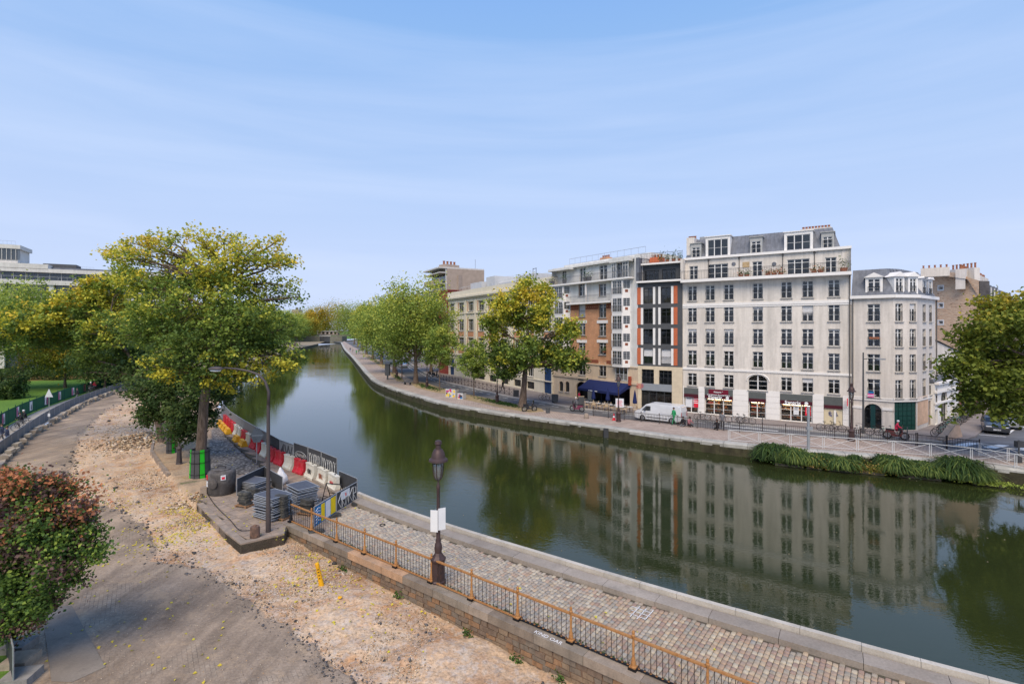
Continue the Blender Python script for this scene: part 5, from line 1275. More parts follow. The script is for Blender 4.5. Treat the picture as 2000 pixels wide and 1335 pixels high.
for (z0, z1, o_) in ((zrf - .55, zrf - .3, .3), (zrf - .3, zrf + .05, .55), (zrf + .05, zrf + 1.15, .2), (zr[2][0] - .5, zr[2][0] - .3, .2), (zr[0][0] - 1.5, zr[0][0] - 1.25, .2), (1.9, 2.05, .12)):
 F.build(MB().box(-.1, Lw + .05, -o_, .05, z0, z1), 'cornice', m_cr)
F.build(MB().box(0, Lw, .0, 13.9, zrf + 1.12, zrf + 1.18), 'flat_roof', m_zinc)
m_blue = M('blue_door', srgb(34, 66, 108), .5, .15, 3, spec=.4)
for (a, b, z0, z1) in (bd, bd2):
 F.build(MB().box(a, b, .15, .22, z0, z1), 'blue_door', m_blue)
 for i in range(2):
  for j in range(3): xa = a + (b - a) * i / 2 + .12; xb = a + (b - a) * (i + 1) / 2 - .12; F.build(MB().box(xa, xb, .1, .15, z0 + (z1 - z0) * j / 3 + .15, z0 + (z1 - z0) * (j + 1) / 3 - .12), 'door_panel', m_blue)
m_pale = M('pale_panel', (.58, .58, .57), .7, .1, 1)
for (x0, x1, y0, y1, h_) in ((.5, 6, 5, 12, 2.2), (6.2, 10, 6, 12, 3.1), (10, 17, 7, 12, 1.6), (17, 24, 7, 12, 2.4)):
 F.build(MB().box(x0, x1, y0, y1, zrf + 1.18, zrf + 1.18 + h_), 'rooftop_room', m_pale)
F.put('roof_railing', wmesh('rail', Lw - 3, 1, hh=1.1, c='w', sp=1.5, mid=1), 1.5, 2.0, zrf + 1.18); F.put('roof_railing', wmesh('rail', 12, 1, hh=1.1, c='w', sp=1.1, mid=1), 12, 7, zrf + 2.8)
x = F.S(cxx(868), 3); F.build(MB().tube([(x, 3, zrf + 1.1), (x, 3, zrf + 3.6)], .05, 5).tube([(x + 1, 3, zrf + 1.1), (x + 1, 3, zrf + 3.6)], .05, 5).tube([(x, 3, zrf + 3.5), (x + 1, 3, zrf + 3.5)], .05, 5), 'roof_frame', m_zinc)
# ---------------- 6. red brick narrow house
A_ = G(857, 728.5); B_ = G(876, 731.4)
redb = bld('red_brick_house', 'narrow dark red brick house between the cream building and the canal trees', A_)
F = Face(A_, B_, redb); m_rb = M('red_brick', srgb(140, 66, 58), .9, .25, 5)
zt = F.Z(870, 480 + 345 / 3.927); ro = [(F.len * .2, F.len * .45, z, z + 2.0) for z in (4, 7.2, 10.4, 13.6)] + [(F.len * .58, F.len * .83, z, z + 2.0) for z in (4, 7.2, 10.4, 13.6)]
ro = [r_ for r_ in ro if r_[3] < zt - .3]
mb = MB(); wallgrid(mb, 0, F.len, 0, zt, ro); F.build(mb, 'wall', m_rb); shell(F, m_rb, 0, F.len, 0, zt, 12); rooms(F, 0, F.len, 0, zt, [3.6, 6.8, 10])
for q in ro: window(F, *q, rail=0)
F.build(MB().box(-.1, F.len + .1, -.15, 12, zt, zt + .2), 'roof', m_rb)
# ---------------- 7. concrete tower with balconies, behind
def boxbuilding(root, A, ang_deg, w, d, h, mat, parts=None): pass
YT = 135.0
A_ = D(833, 700, YT + 8); B_ = D(863, 700, YT - 3); A_.z = B_.z = 0
tow = bld('apartment_tower', 'pale concrete apartment tower with stacked balconies rising behind the cream building', A_)
F = Face(A_, B_, tow); zt = F.Z(863, 480 + 170 / 3.927); m_cc = M('pale_concrete', srgb(206, 202, 196), .85, .1, .5, streak=.1); m_cd = M('brown_concrete', srgb(168, 152, 138), .85, .15, 1)
F.build(MB().box(0, F.len, 1.5, 12, 0, zt), 'core', m_cd);
for j in range(6):
 z = zt - 1.2 - j * 2.85
 F.build(MB().box(-.3 - .5 * j * (j < 3), F.len - .1, -.6, 1.5, z, z + .25), 'balcony_slab', m_cc); F.build(MB().box(-.3 - .5 * j * (j < 3), F.len - .1, -.62, -.5, z - 2.6, z - 1.5), 'balcony_front', m_cd)
 F.build(MB().box(.5, F.len - .8, 1.42, 1.5, z - 2.5, z - .2), 'window', m_glass)
F.build(MB().box(-.5, F.len, -.8, 12, zt, zt + .35), 'roof', m_cc)
C_ = D(940, 700, YT + 6); C_.z = 0
F8 = Face(F.W(F.len, 0, 0), C_, tow); z8 = F8.Z(900, 480 + 172 / 3.927)
MB().slab([tuple((v - Vector(tow.location))[:2]) for v in (F.W(F.len - .1, 1.0, 0), C_, C_ + Vector((0, 12, 0)), F.W(.5, 12, 0))], 0, z8).build('gable_wall', m_cc, tow); F8.build(MB().box(F8.len * .32, F8.len * .62, -1.5, .02, 0, z8 - 2), 'stair_block', m_cd); x = F8.S(900)
F8.build(MB().box(F8.len * .25, F8.len * .6, 3, 6, z8, z8 + 1.2), 'chimney', m_cd); pots(F8, F8.len * .25, F8.len * .6, 4.5, z8 + 1.2, 4, h=1.0, r=.3)
F8.build(MB().tube([(F8.len * .9, 1, z8), (F8.len * .9, 1, z8 + 3)], .06, 4), 'antenna', m_zinc)
# ---------------- 8. rubble stone gable building far right with chimneys
A_ = D(1818, 700, 74); B_ = D(1912, 700, 68); A_.z = B_.z = 0
gab = bld('rubble_gable_building', 'tall old building showing a bare tan rubble stone gable and a row of white chimneys', A_)
F = Face(A_, B_, gab); uy = lambda y: 500 + y / 3.708; ux = lambda x: 1640 + x / 3.708
m_rubw = MatB('rubble_gable'); p = m_rubw.objpos(1, 1, 2.4)
v_ = m_rubw.vor(p, 2.6, 'F1', 1); c = m_rubw.ramp(v_, [(.0, srgb(216, 180, 146)), (.5, srgb(224, 192, 160)), (.9, srgb(210, 170, 138)), (1, srgb(170, 126, 98))]); c = m_rubw.mix(m_rubw.ramp(m_rubw.noise(m_rubw.objpos(1.6, 1.6, 5), 1.0, 3), [(.62, 0.), (.66, .8)]), c, srgb(120, 84, 66))
m_rubw.col(c).set(.95); m_rubw.bump(m_rubw.vor(p, 2.6), .6, .05); m_rubw = m_rubw.m
sw = [(F.S(ux(a)), F.S(ux(b)), F.Z(ux(730), uy(d_)), F.Z(ux(730), uy(c_))) for a, b, c_, d_ in ((717, 748, 217, 243), (717, 748, 343, 370), (717, 748, 468, 492))]
zl_ = F.Z(ux(665), uy(135)); zp = F.Z(ux(700), uy(118)); zrr = F.Z(ux(985), uy(180))
mb = MB(); L_ = F.len; wallgrid(mb, 0, L_, 0, zrr, sw); mb.add([(0, 0, zrr), (L_, 0, zrr), (L_ * .5, 0, (zp + zrr) / 2 + .6), (L_ * .12, 0, zp), (0, 0, zl_)], [(0, 1, 2, 3, 4)]); F.build(mb, 'gable_wall', m_rubw)
for q in sw:
 window(F, *q, y=.1, n=1, rail=0, sill=False, cur=False); F.build(MB().box(q[0] - .15, q[1] + .15, -.03, .0, q[2] - .15, q[2] - .0).box(q[0] - .15, q[1] + .15, -.03, .0, q[3], q[3] + .15).box(q[0] - .15, q[0], -.03, 0, q[2], q[3]).box(q[1], q[1] + .15, -.03, 0, q[2], q[3]), 'window_surround', m_wht2)
rooms(F, 0, L_, 0, zrr, [5], 2)
B2 = D(1990, 700, 96); B2.z = 0; Fs = Face(B_, B2, gab)
mw_ = [(x, x + 1.1, z, z + 1.9) for x in np.arange(1.2, Fs.len - 2, 2.6) for z in (3.5, 6.5, 9.5, 12.0) if z + 2 < zrr - 2.2]
mb = MB(); wallgrid(mb, 0, Fs.len, 0, zrr - 2.2, mw_); Fs.build(mb, 'wall', m_cd)
for q in mw_: window(Fs, *q, rail=0)
zk = zrr - 2.2; mb = MB(); pr = [(0, 0, zk), (Fs.len, 0, zk), (Fs.len, 1.2, zrr + .3), (0, 1.2, zrr + .3)]; mb.quad(*pr); seams(mb, *pr, 24); mb.quad((0, 1.2, zrr + .3), (Fs.len, 1.2, zrr + .3), (Fs.len, 6, zrr + 1.5), (0, 6, zrr + 1.5)); Fs.build(mb, 'mansard_roof', m_zinc)
for k_ in range(6):
 x = 1.5 + k_ * 3.2; Fs.build(MB().box(x - .6, x + .6, .1, 1.3, zk + .4, zk + 2.2), 'dormer', m_zinc); window(Fs, x - .4, x + .4, zk + .5, zk + 1.9, y=.05, rail=0, sill=False)
Fs.build(MB().box(-.1, Fs.len, -.35, .02, zk - .25, zk), 'eaves_cornice', m_wht2)
zch = F.Z(1890, uy(88), 3)
for k_ in range(7):
 x = 1.2 + k_ * 2.9; zc_ = H + (HZ - 526 - k_ * 3) / FP * Fs.W(x, 1.8, 0).y; c_ = Fs.build(MB().box(x - 1.1, x + 1.1, 1.4, 2.4, zrr - 1, zc_), 'chimney_stack', m_wht3); pots(Fs, x - 1.0, x + 1.0, 1.9, zc_, 4, h=.6, parent=None)
x = F.S(1853, 1); F.build(MB().box(F.S(1853, 1), F.S(1903, 1), 1, 2, zrr - .5, F.Z(1875, 525, 1)), 'chimney_stack', m_wht3)
pots(F, F.S(1853, 1), F.S(1903, 1), 1.5, F.Z(1875, 525, 1), 7, h=.7)
# ---------------- 9. low white house and gate building, cafe house on the side street
A_ = D(1827, 700, 57.5); B_ = D(1883, 700, 60.5); A_.z = B_.z = 0
low1 = bld('low_white_house', 'low white house with sloping zinc roof and small window behind the arched gateway', A_)
F = Face(A_, B_, low1); z0_ = F.Z(1840, uy(690)); zl_ = F.Z(1829, uy(615)); zr_ = F.Z(1872, uy(690));
ww_ = (F.S(ux(748)), F.S(ux(776)), F.Z(1845, uy(788)), F.Z(1845, uy(753)))
mb = MB(); L_ = F.len; wallgrid(mb, 0, L_, 0, zr_, [ww_]); mb.add([(0, .001, zr_), (L_ * .8, .001, zr_), (0, .001, zl_)], [(0, 1, 2)]); F.build(mb, 'wall', m_wht3); window(F, *ww_, rail=0, c='d', cur=False)
rooms(F, 0, L_, 0, zr_, [], 2)
F.build(MB().quad((-.2, -.2, zl_ + .15), (L_ * .8, -.2, zr_), (L_ * .8 + 1.2, 4, zr_ + .2), (-.2, 6, zl_ + 1.2)), 'zinc_roof', m_zinc); F.build(MB().box(0, F.S(ux(872)), 5, 8, 0, F.Z(1850, uy(505), 5)), 'rear_block', m_wht3); pots(F, 3.2, 4.4, 6, F.Z(1850, uy(505), 5), 4)
F.build(MB().box(.5, 1.4, 2, 3, zl_, zl_ + 1.5), 'chimney', m_wht3); pots(F, .5, 1.4, 2.5, zl_ + 1.5, 2)
mb = MB(); cxg = F.S(ux(720));
for q in range(10): an = q * .8; mb.tube([(cxg + .5 * math.cos(an), -.02, F.Z(1834, 712) + .9 * math.sin(an)), (cxg + .6 * math.cos(an + .9), -.02, F.Z(1834, 712) + .8 * math.sin(an + .9))], .06, 4)
F.build(mb, 'green_mural', M('mural_green', srgb(120, 170, 120), .9, .3, 4))
A_ = G(1826, 832); B_ = G(1872, 815.5)
gate = bld('gateway_building', 'small white classical gateway building with arched fanlight between the corner house and the cafe', A_)
F = Face(A_, B_, gate); zt = F.Z(ux(770), uy(905)); L_ = F.len
ar = (F.S(ux(735)), F.S(ux(778)), .12, F.Z(ux(757), uy(968))); w1_ = (F.S(ux(695)), F.S(ux(708)), F.Z(ux(700), uy(1070)), F.Z(ux(700), uy(955))); w2_ = (F.S(ux(803)), F.S(ux(818)), F.Z(ux(810), uy(1035)), F.Z(ux(810), uy(930))); d1_ = (F.S(ux(686)), F.S(ux(710)), .12, F.Z(ux(700), uy(1110))); w3_ = (w2_[0], w2_[1], F.Z(ux(810), uy(1160)), F.Z(ux(810), uy(1075)))
d1_ = (max(.05, d1_[0]), d1_[1], d1_[2], d1_[3]); w1_ = (max(.05, w1_[0]), w1_[1], w1_[2], w1_[3])
mb = MB(); wallgrid(mb, 0, L_, 0, zt, [ar, w1_, w2_, w3_, d1_]); arch_fill(mb, ar[0], ar[1], ar[3] - .8, ar[3]); F.build(mb, 'wall', m_wht2); rooms(F, 0, L_, 0, zt, [], 2); shell(F, m_wht2, 0, L_, 0, zt, 5)
for q in (w1_, w2_, w3_): window(F, *q, rail=.8 if q is w1_ else 0, cur=False)
window(F, *ar, rail=0, c='d', n=2, sill=False, name='arched_door', cur=False); window(F, *d1_, rail=0, n=1, sill=False, cur=False, name='glazed_door')
for (a_, o_) in ((zt, .35), (zt - .9, .2), (F.Z(ux(757), uy(1050)), .1)): F.build(MB().box(-.05, L_ + .1, -o_, .03, a_ - .12, a_ + .1), 'cornice', m_wht2)
F.build(MB().box(-.1, L_, .1, 5, zt + .1, zt + .4), 'roof', m_zinc)
A_ = G(1872, 815.5); B_ = G(1925, 781)
caf = bld('cafe_house', 'peach coloured house with louvred shutters and a pavement cafe on the side street', A_)
F = Face(A_, B_, caf); L_ = F.len; zt = 5.7; sw = [(x, x + .9, z, z + 1.6) for x in (1.2, 4.0, 6.8, 9.6) for z in (3.4,) if x + 1 < L_]
fr_ = (.6, L_ - .6, .12, 2.6); shell(F, m_wht3, 0, L_, 0, zt, 7); mb = MB(); wallgrid(mb, 0, L_, 0, zt, sw + [fr_]); F.build(mb, 'wall', M('peach_white', srgb(224, 206, 186), .9, .1, 1)); rooms(F, 0, L_, 0, zt, [3.0], 2.5, m_in)
for q in sw:
 window(F, *q, rail=0, cur=False)
 for x in (q[0] - .48, q[1] + .02): F.build(MB().box(x, x + .46, -.06, -.01, q[2], q[3]), 'shutter', m_shut)
F.build(MB().box(.6, L_ - .6, .3, .35, .12, 2.9), 'cafe_front', M('dark_orange_front', (.2, .09, .04), .6, .4, 2)); F.build(MB().box(.3, L_ - .3, -.3, .0, 2.65, 2.85), 'shop_sign', m_crd)
F.build(MB().quad((3, -1.3, 2.5), (L_ - 5, -1.3, 2.5), (L_ - 5, -.1, 3.1), (3, -.1, 3.1)), 'white_awning', m_wht2); F.build(MB().tube([(.1, -.12, 0), (.1, -.12, zt)], .08, 6), 'downpipe', M('rust_pipe', (.16, .08, .05), .7, .2, 4))
F.build(MB().box(0, L_, 0, 8, zt, zt + .3), 'roof', m_zinc)
# ---------------- 10. modern white office building beyond the park
A_ = D(-260, 700, 118); B_ = D(335, 700, 146); A_.z = B_.z = 0
off = bld('office_building', 'large white modern office building with ribbon windows beyond the park', A_)
F = Face(A_, B_, off); L_ = F.len; oz = lambda px, y, yy=0: F.Z(px, 460 + y / 4.45, yy)
m_off = M('office_concrete', srgb(214, 210, 202), .8, .12, .4, streak=.12); m_og = Mglass('office_glass', (.22, .26, .3), .3)  # office glass: pale bluish diffuse colour paints in the horizon's reflection
zA = oz(100, 430); zA2 = oz(100, 392); zB = oz(100, 385, 3); zC = oz(100, 290, 3)
F.build(MB().box(0, L_, -.6, 1, zA - .0, zA2), 'parapet', m_off); F.build(MB().box(0, L_, 1, 20, 0, zA2 - .3), 'core', m_in)
F.build(MB().box(0, L_, 3, 20, zC - 1.0, zC), 'roof_fascia', m_off)
F.build(MB().box(0, L_, 4.4, 20, zA2, zC - 1), 'upper_core', m_in)
n_ = int(L_ / 2.4)
def gl(x0, x1, y, z0, z1): return MB().quad((x0, y, z0), (x1, y, z0), (x1, y, z1), (x0, y, z1))
gm_ = gl(0, 2.25, 0, 0, zC - 1 - zA2).mesh('pane', m_og); bm_ = MB().box(-.06, .06, -.1, .1, 0, zC - 1 - zA2).mesh('mullion', m_off)
for i in range(n_): w_ = F.put('window', bm_, i * 2.4, 4.2, zA2); put('pane', gm_, w_, (.08, 0, 0))
g2 = gl(0, 1.4, 0, 0, 3).mesh('pane', m_og); b2 = MB().box(-.04, .04, -.08, .08, 0, 3).mesh('mullion', m_off)
for i in range(int(L_ / 1.5)):
 w_ = F.put('window', b2, i * 1.5, .85, zA - 3.0); put('pane', g2, w_, (.05, 0, 0))
F.build(MB().box(0, L_, .3, 1, zA - 3.6, zA - 3.0), 'floor_band', m_off)
for k_ in range(7): x = 4 + k_ * 9.5; F.build(MB().box(x - .5, x + .5, -.2, .7, 0, zA), 'column', m_off)
for j in range(4): F.build(MB().box(0, L_, .75, .85, zA - 4.5 - j * 1.2, zA - 4.4 - j * 1.2), 'transom', m_zinc)
g3 = gl(0, L_, 0, 0, zA - 3.6).mesh('pane', m_og); F.put('curtain_wall', g3, 0, .9, 0)
F.build(MB().box(F.S(38, 5), L_ - 2, 6, 16, zC, zC + .7), 'roof_edge', m_zinc)
x1 = F.S(40, 5); F.build(MB().box(0, x1 + 6, 3, 14, zC - .2, oz(60, 200, 5) - 1.5), 'roof_block', m_off)
zt0 = oz(30, 210, 5); zt1 = oz(30, 115, 5); F.build(MB().box(0, x1 - .6, 5.2, 14, zC, zt1 + .9), 'tower_core', m_off);
for i in range(12):
 x = x1 - .9 - i * .9; w_ = F.put('window', MB().box(-.05, .05, -.1, .1, 0, zt1 - zt0).mesh('mullion', m_off), x, 5.0, zt0); put('pane', gl(0, .85, 0, 0, zt1 - zt0).mesh('pane', m_og), w_, (0, .05, 0))
F.build(MB().box(0, x1, 4.8, 14, zt1, zt1 + 1.0), 'tower_cap', m_off); F.put('roof_railing', wmesh('rail', 16, 1, hh=1.0, c='g', sp=.8), x1 - 17, 5, zt1 + 1.0)
F.put('roof_railing', wmesh('rail', L_ - 4, 1, hh=1.0, c='w', sp=1.8), 1, .2, zA2); F.put('roof_railing', wmesh('rail', 14, 1, hh=1.0, c='g', sp=.8), x1 + 1, 6, zC + .2)
F.build(MB().box(x1 + 4, x1 + 11, 7, 12, zC, zC + 1.8), 'roof_plant', m_char)
# ---------------- 11. lock at the head of the basin
lk = thing('lock_gate', 'distant dark lock gate between stone walls at the end of the canal', 'lock gate', (-152, 416, 0))
m_base2 = M('mossy_lock_wall', (.17, .16, .12), .9, .3, .5, dirt=(.05, .08, .03)); m_lg = M('black_gate_timber', (.02, .022, .024), .6, .3, 1)
for k_ in (-1, 1): MB().box(min(0, k_ * 4.2) + .05, max(0, k_ * 4.2) - .05, 0, .4, WATER_Z - 1, 4.2).build('gate_leaf', m_lg, lk)
for k_ in range(5): MB().box(-4.2, 4.2, -.15, 0, .2 + k_ * .9, .32 + k_ * .9).build('beam', M('grey_steel', (.25, .26, .27), .5, .1, 2), lk)
MB().box(-4.6, 4.6, -.3, .6, 4.2, 4.5).build('walkway', m_cc, lk)
for k_ in (-1, 1): MB().box(*( (4.2, 14) if k_ > 0 else (-30, -4.2) ), -.3, 12, -2, 4.2).build('lock_wall', m_base2, lk)
MB().box(-40, 40, 24, 30, 4.2, 5.2).build('road_deck', m_base2, lk)
put('gate_railing', wmesh('rail', 9, 1, hh=1.1, c='w', sp=1.2), lk, (-4.5, -.3, 4.5))
kio = thing('white_pavilion', 'small white building with dark windows seen under the trees beyond the lock', 'pavilion', (-163, 452, 4.6))
MB().box(-9, 9, 0, 5, 0, 3.4).build('wall', m_cd, kio); MB().box(-9.5, 9.5, -.5, 5.5, 3.4, 3.8).build('roof', m_cc, kio)
for k_ in range(5): put('window', MB().box(-1, 1, -.05, 0, 1, 3).mesh('window', m_glass), kio, (-7 + k_ * 3.5, 0, 0))
A_ = D(574, 700, 520)
fb = thing('distant_apartment_block', 'far grey building with rooftop aerials rising above the trees left of the lock', 'building', (A_.x, A_.y, 0))
MB().box(-8, 12, 0, 20, 0, D(574, 611, 520).z).build('wall', m_cc, fb); MB().box(-3, 4, 2, 12, D(574, 611, 520).z, D(574, 604, 520).z).build('roof_block', m_cd, fb); MB().box(-.4, 2, 5, 6, D(574, 604, 520).z, D(574, 600, 520).z).build('chimney', m_char, fb)
# ==== TREES
m_bark = MatB('bark'); p = m_bark.pos()
c = m_bark.ramp(m_bark.noise(m_bark.pos(6, 6, 1.2), 1.6, 5, .7), [(.3, (.07, .05, .038)), (.5, (.16, .115, .085)), (.7, (.25, .19, .15))]); m_bark.col(c).set(.95); m_bark.bump(m_bark.noise(m_bark.pos(9, 9, 1.5), 1.8, 5, .7), 1.0, .06); m_bark = m_bark.m
LV = {
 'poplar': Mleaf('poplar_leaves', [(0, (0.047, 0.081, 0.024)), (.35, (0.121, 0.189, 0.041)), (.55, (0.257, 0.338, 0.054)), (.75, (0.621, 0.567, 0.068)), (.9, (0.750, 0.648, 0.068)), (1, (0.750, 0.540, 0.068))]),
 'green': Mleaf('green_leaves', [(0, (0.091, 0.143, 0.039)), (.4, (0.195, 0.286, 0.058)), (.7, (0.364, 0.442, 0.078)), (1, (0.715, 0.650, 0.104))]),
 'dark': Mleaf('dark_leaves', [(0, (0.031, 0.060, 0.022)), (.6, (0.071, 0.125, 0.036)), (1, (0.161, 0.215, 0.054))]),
 'autumn': Mleaf('autumn_leaves', [(0, (0.091, 0.129, 0.022)), (.4, (0.220, 0.256, 0.033)), (.7, (0.514, 0.367, 0.037)), (1, (0.750, 0.440, 0.037))]),
 'smoke': Mleaf('smokebush_leaves', [(0, (0.043, 0.080, 0.026)), (.3, (0.087, 0.160, 0.036)), (.5, (0.203, 0.304, 0.051)), (.56, (0.348, 0.435, 0.072)), (.62, (0.145, 0.087, 0.072)), (.8, (0.232, 0.131, 0.116)), (.88, (0.493, 0.189, 0.087)), (1, (0.696, 0.290, 0.116))]),
}
def limb(mb, a, b, r0, r1, rg, k=5, wob=.08, sag=.0, n=6):
 a = Vector(a); b = Vector(b); L_ = (b - a).length; pts = []
 for i in range(k + 1):
  t = i / k; q = a.lerp(b, t); w_ = L_ * wob * math.sin(math.pi * t)
  pts.append(q + Vector((rg.uniform(-1, 1) * w_, rg.uniform(-1, 1) * w_, -sag * L_ * math.sin(math.pi * t) + rg.uniform(-.5, .5) * w_)))
 mb.tube(pts, [r0 + (r1 - r0) * i / k for i in range(k + 1)], n); return pts
def tree(name, label, base, trunk, blobs, leaf, nleaf, kind, tintf, seed, r=.3, group=None, clump=.55, cl_leaves=60, cat='tree', twigs=True, limb_from=.45, branch_r=.28):
 """trunk: offsets from the base; blobs: (dx,dy,z, rx,ry,rz). leaves sit in clumps spread through each blob"""
 rg = random.Random(seed); ng = np.random.default_rng(seed); t = thing(name, label, cat, base, 0, group)
 mb = MB(); T = [Vector(q) for q in trunk]; k = len(T)
 rs = [r * (1.35 if i == 0 else 1) * (1 - .62 * i / (k - 1)) for i in range(k)]
 pts = [T[0] - Vector((0, 0, .4))] + T; mb.tube(pts, [r * 1.5] + rs, 10); bm_ = MB()
 tot = sum(b[3] * b[4] * b[5] for b in blobs) ** 1.0; CC = []; CR = []
 wsum = sum((b[3] * b[4] * b[5]) ** .72 for b in blobs)
 for b in blobs:
  c = Vector(b[:3]); share = (b[3] * b[4] * b[5]) ** .72 / wsum; ncl = max(3, int(nleaf * share / cl_leaves))
  cand = [(abs((q - c).length - .0) + (3 if q.z > c.z + .3 else 0), i) for i, q in enumerate(T) if i >= int(k * limb_from)]; i0 = min(cand)[1]; q0 = T[i0]
  r0 = max(.03, min(rs[i0] * .7, branch_r * (c - q0).length * .12)); lp = limb(bm_, q0, c, r0, r0 * .4, rg, 6, .06, -.05)
  for _ in range(ncl):
   v = ng.normal(size=3); v /= np.linalg.norm(v); rad = ng.random() ** .42
   p = np.array(b[:3]) + v * rad * np.array(b[3:6]); CC.append(p); CR.append(clump * ng.uniform(.6, 1.35))
   if twigs and ng.random() < .45:
    s0 = lp[rg.randint(2, 6)]; limb(bm_, s0, Vector(p), r0 * .32, .012, rg, 3, .06, 0, 4)
 CC = np.array(CC); CR = np.array(CR); per = max(4, int(nleaf / len(CC)))
 off = ng.normal(size=(len(CC), per, 3)); off[..., 2] *= .8
 P_ = (CC[:, None] + off * CR[:, None, None] * .55).reshape(-1, 3)
 keep = P_[:, 2] > .25; cid = np.repeat(np.arange(len(CC)), per)
 ct = ng.random(len(CC)); tint = tintf(P_[:, 0], P_[:, 1], P_[:, 2], ct[cid], ng.random(len(P_)))
 mb.build('trunk', m_bark, t, smooth=True); bm_.build('branches', m_bark, t, smooth=True)
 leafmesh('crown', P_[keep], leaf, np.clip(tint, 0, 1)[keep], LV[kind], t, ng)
 return t
# ---- the big poplar beside the hoardings
b0 = GS(391, 930); b0.z -= .1; yb_ = b0.y
def rel(px, py, dy=0.0, b=None):
 b = b or b0; v = D(px, py, b.y + dy) - b; return (v.x, v.y, v.z)
trunk = [rel(391, 930), rel(392, 890), rel(395, 840), rel(398, 790), rel(405, 740), rel(416, 690), rel(424, 650), rel(430, 610), rel(440, 560)]
S = yb_ / 1000.0
def blb(px, py, rx, rz, dy=0.0, ry=None): v = rel(px, py, dy); return (v[0], v[1], v[2], rx * S, (ry or rx * .8) * S, rz * S)
blobs = [blb(222, 492, 20, 10, 1), blb(270, 478, 30, 12, 1), blb(392, 462, 30, 16, 0), blb(330, 468, 28, 12, -1), blb(440, 466, 26, 14, 1), blb(495, 482, 26, 12, 0), blb(545, 498, 24, 10, 1), blb(585, 580, 16, 10, 0), blb(540, 470, 12, 10, 0), blb(250, 505, 42, 26, -1), blb(300, 475, 30, 22), blb(345, 500, 36, 26, 1), blb(415, 500, 40, 24, .5), blb(470, 500, 40, 32, -1), blb(525, 512, 40, 22, 0), blb(560, 560, 24, 20, .5), blb(572, 512, 14, 8, 0), blb(215, 500, 20, 10, 0),
         blb(360, 560, 70, 50, 2), blb(440, 560, 62, 45, -1), blb(500, 580, 55, 40, 1), blb(275, 560, 55, 42, -1),
         blb(400, 530, 46, 36, -2), blb(330, 600, 60, 44, -3), blb(440, 610, 50, 40, -3), blb(500, 620, 44, 40, -2), blb(370, 670, 60, 40, -3.5), blb(450, 690, 50, 36, -3), blb(500, 660, 44, 34, -1), blb(420, 745, 50, 24, -3), blb(480, 730, 40, 22, -2), blb(300, 640, 75, 48, -1.5), blb(390, 620, 55, 40, 2.5), blb(470, 650, 60, 42, 1.5), blb(535, 650, 45, 40, .5), blb(530, 700, 50, 36, -1.5), blb(575, 700, 22, 18, -1), blb(340, 720, 50, 26, -3), blb(300, 715, 28, 18, -3), blb(430, 730, 40, 28, -1)]
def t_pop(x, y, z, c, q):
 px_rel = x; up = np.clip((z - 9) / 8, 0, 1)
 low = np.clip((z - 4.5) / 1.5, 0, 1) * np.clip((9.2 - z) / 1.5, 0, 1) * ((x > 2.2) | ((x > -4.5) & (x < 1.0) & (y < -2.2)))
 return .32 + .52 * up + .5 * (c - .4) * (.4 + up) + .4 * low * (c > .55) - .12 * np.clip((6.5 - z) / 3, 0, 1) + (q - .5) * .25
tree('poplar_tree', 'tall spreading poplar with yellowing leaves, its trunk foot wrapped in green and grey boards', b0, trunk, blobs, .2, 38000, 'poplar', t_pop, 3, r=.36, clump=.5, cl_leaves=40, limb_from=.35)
bL = GS(316, 862)
def relL(px, py, dy=0.0): v = D(px, py, bL.y + dy) - bL; return (v.x, v.y, v.z)
SL = bL.y / 1000; bl_ = [(*relL(a, b, dy), rx * SL, rx * SL * .8, rz * SL) for a, b, rx, rz, dy in ((210, 590, 50, 40, 1), (235, 540, 30, 24, 0), (140, 600, 56, 36, 0), (70, 622, 56, 36, -1), (180, 560, 34, 20, 0), (130, 655, 60, 34, 2), (210, 650, 55, 38, -1.5), (250, 700, 44, 30, 1), (20, 640, 50, 34, 0), (170, 700, 26, 16, -1), (165, 728, 14, 10, -1))]
tree('poplar_tree', 'poplar leaning left over the park path, its yellow tipped branches reaching the frame edge', bL, [relL(316, 862), relL(305, 800), relL(285, 740), relL(250, 690), relL(215, 640)], bl_, .26, 24000, 'poplar', lambda x, y, z, c, q: .2 + .5 * (c - .25) * (.4 + np.clip((z - 5) / 6, 0, 1)) + .3 * np.clip((z - 8) / 4, 0, 1) + (q - .5) * .2, 31, r=.24, clump=.55, cl_leaves=50)
b1 = GS(334, 884)
def rel1(px, py, dy=0.0): v = D(px, py, b1.y + dy) - b1; return (v.x, v.y, v.z)
S1 = b1.y / 1000; bl1 = [(*rel1(a, b, dy), rx * S1, rx * S1 * .8, rz * S1) for a, b, rx, rz, dy in ((330, 790, 55, 32, 0), (400, 770, 45, 34, -2.5), (290, 760, 40, 28, 1), (370, 820, 52, 30, -2), (300, 815, 34, 16, -1), (430, 760, 40, 20, -2), (340, 740, 60, 26, 0), (350, 850, 30, 16, -2), (260, 720, 50, 30, 3))]
tree('lime_tree', 'dark green low crowned tree just behind the big poplar, trunk wrapped in green', b1, [rel1(334, 884), rel1(336, 840), rel1(340, 800), rel1(345, 760)], bl1, .24, 15000, 'dark', lambda x, y, z, c, q: .2 + .7 * c + (q - .5) * .3, 4, r=.16, clump=.6)
m_wg = M('green_wrap', srgb(40, 190, 40), .7, .1, 4); m_wk = M('charcoal_wrap', (.08, .08, .082), .8, .15, 4)
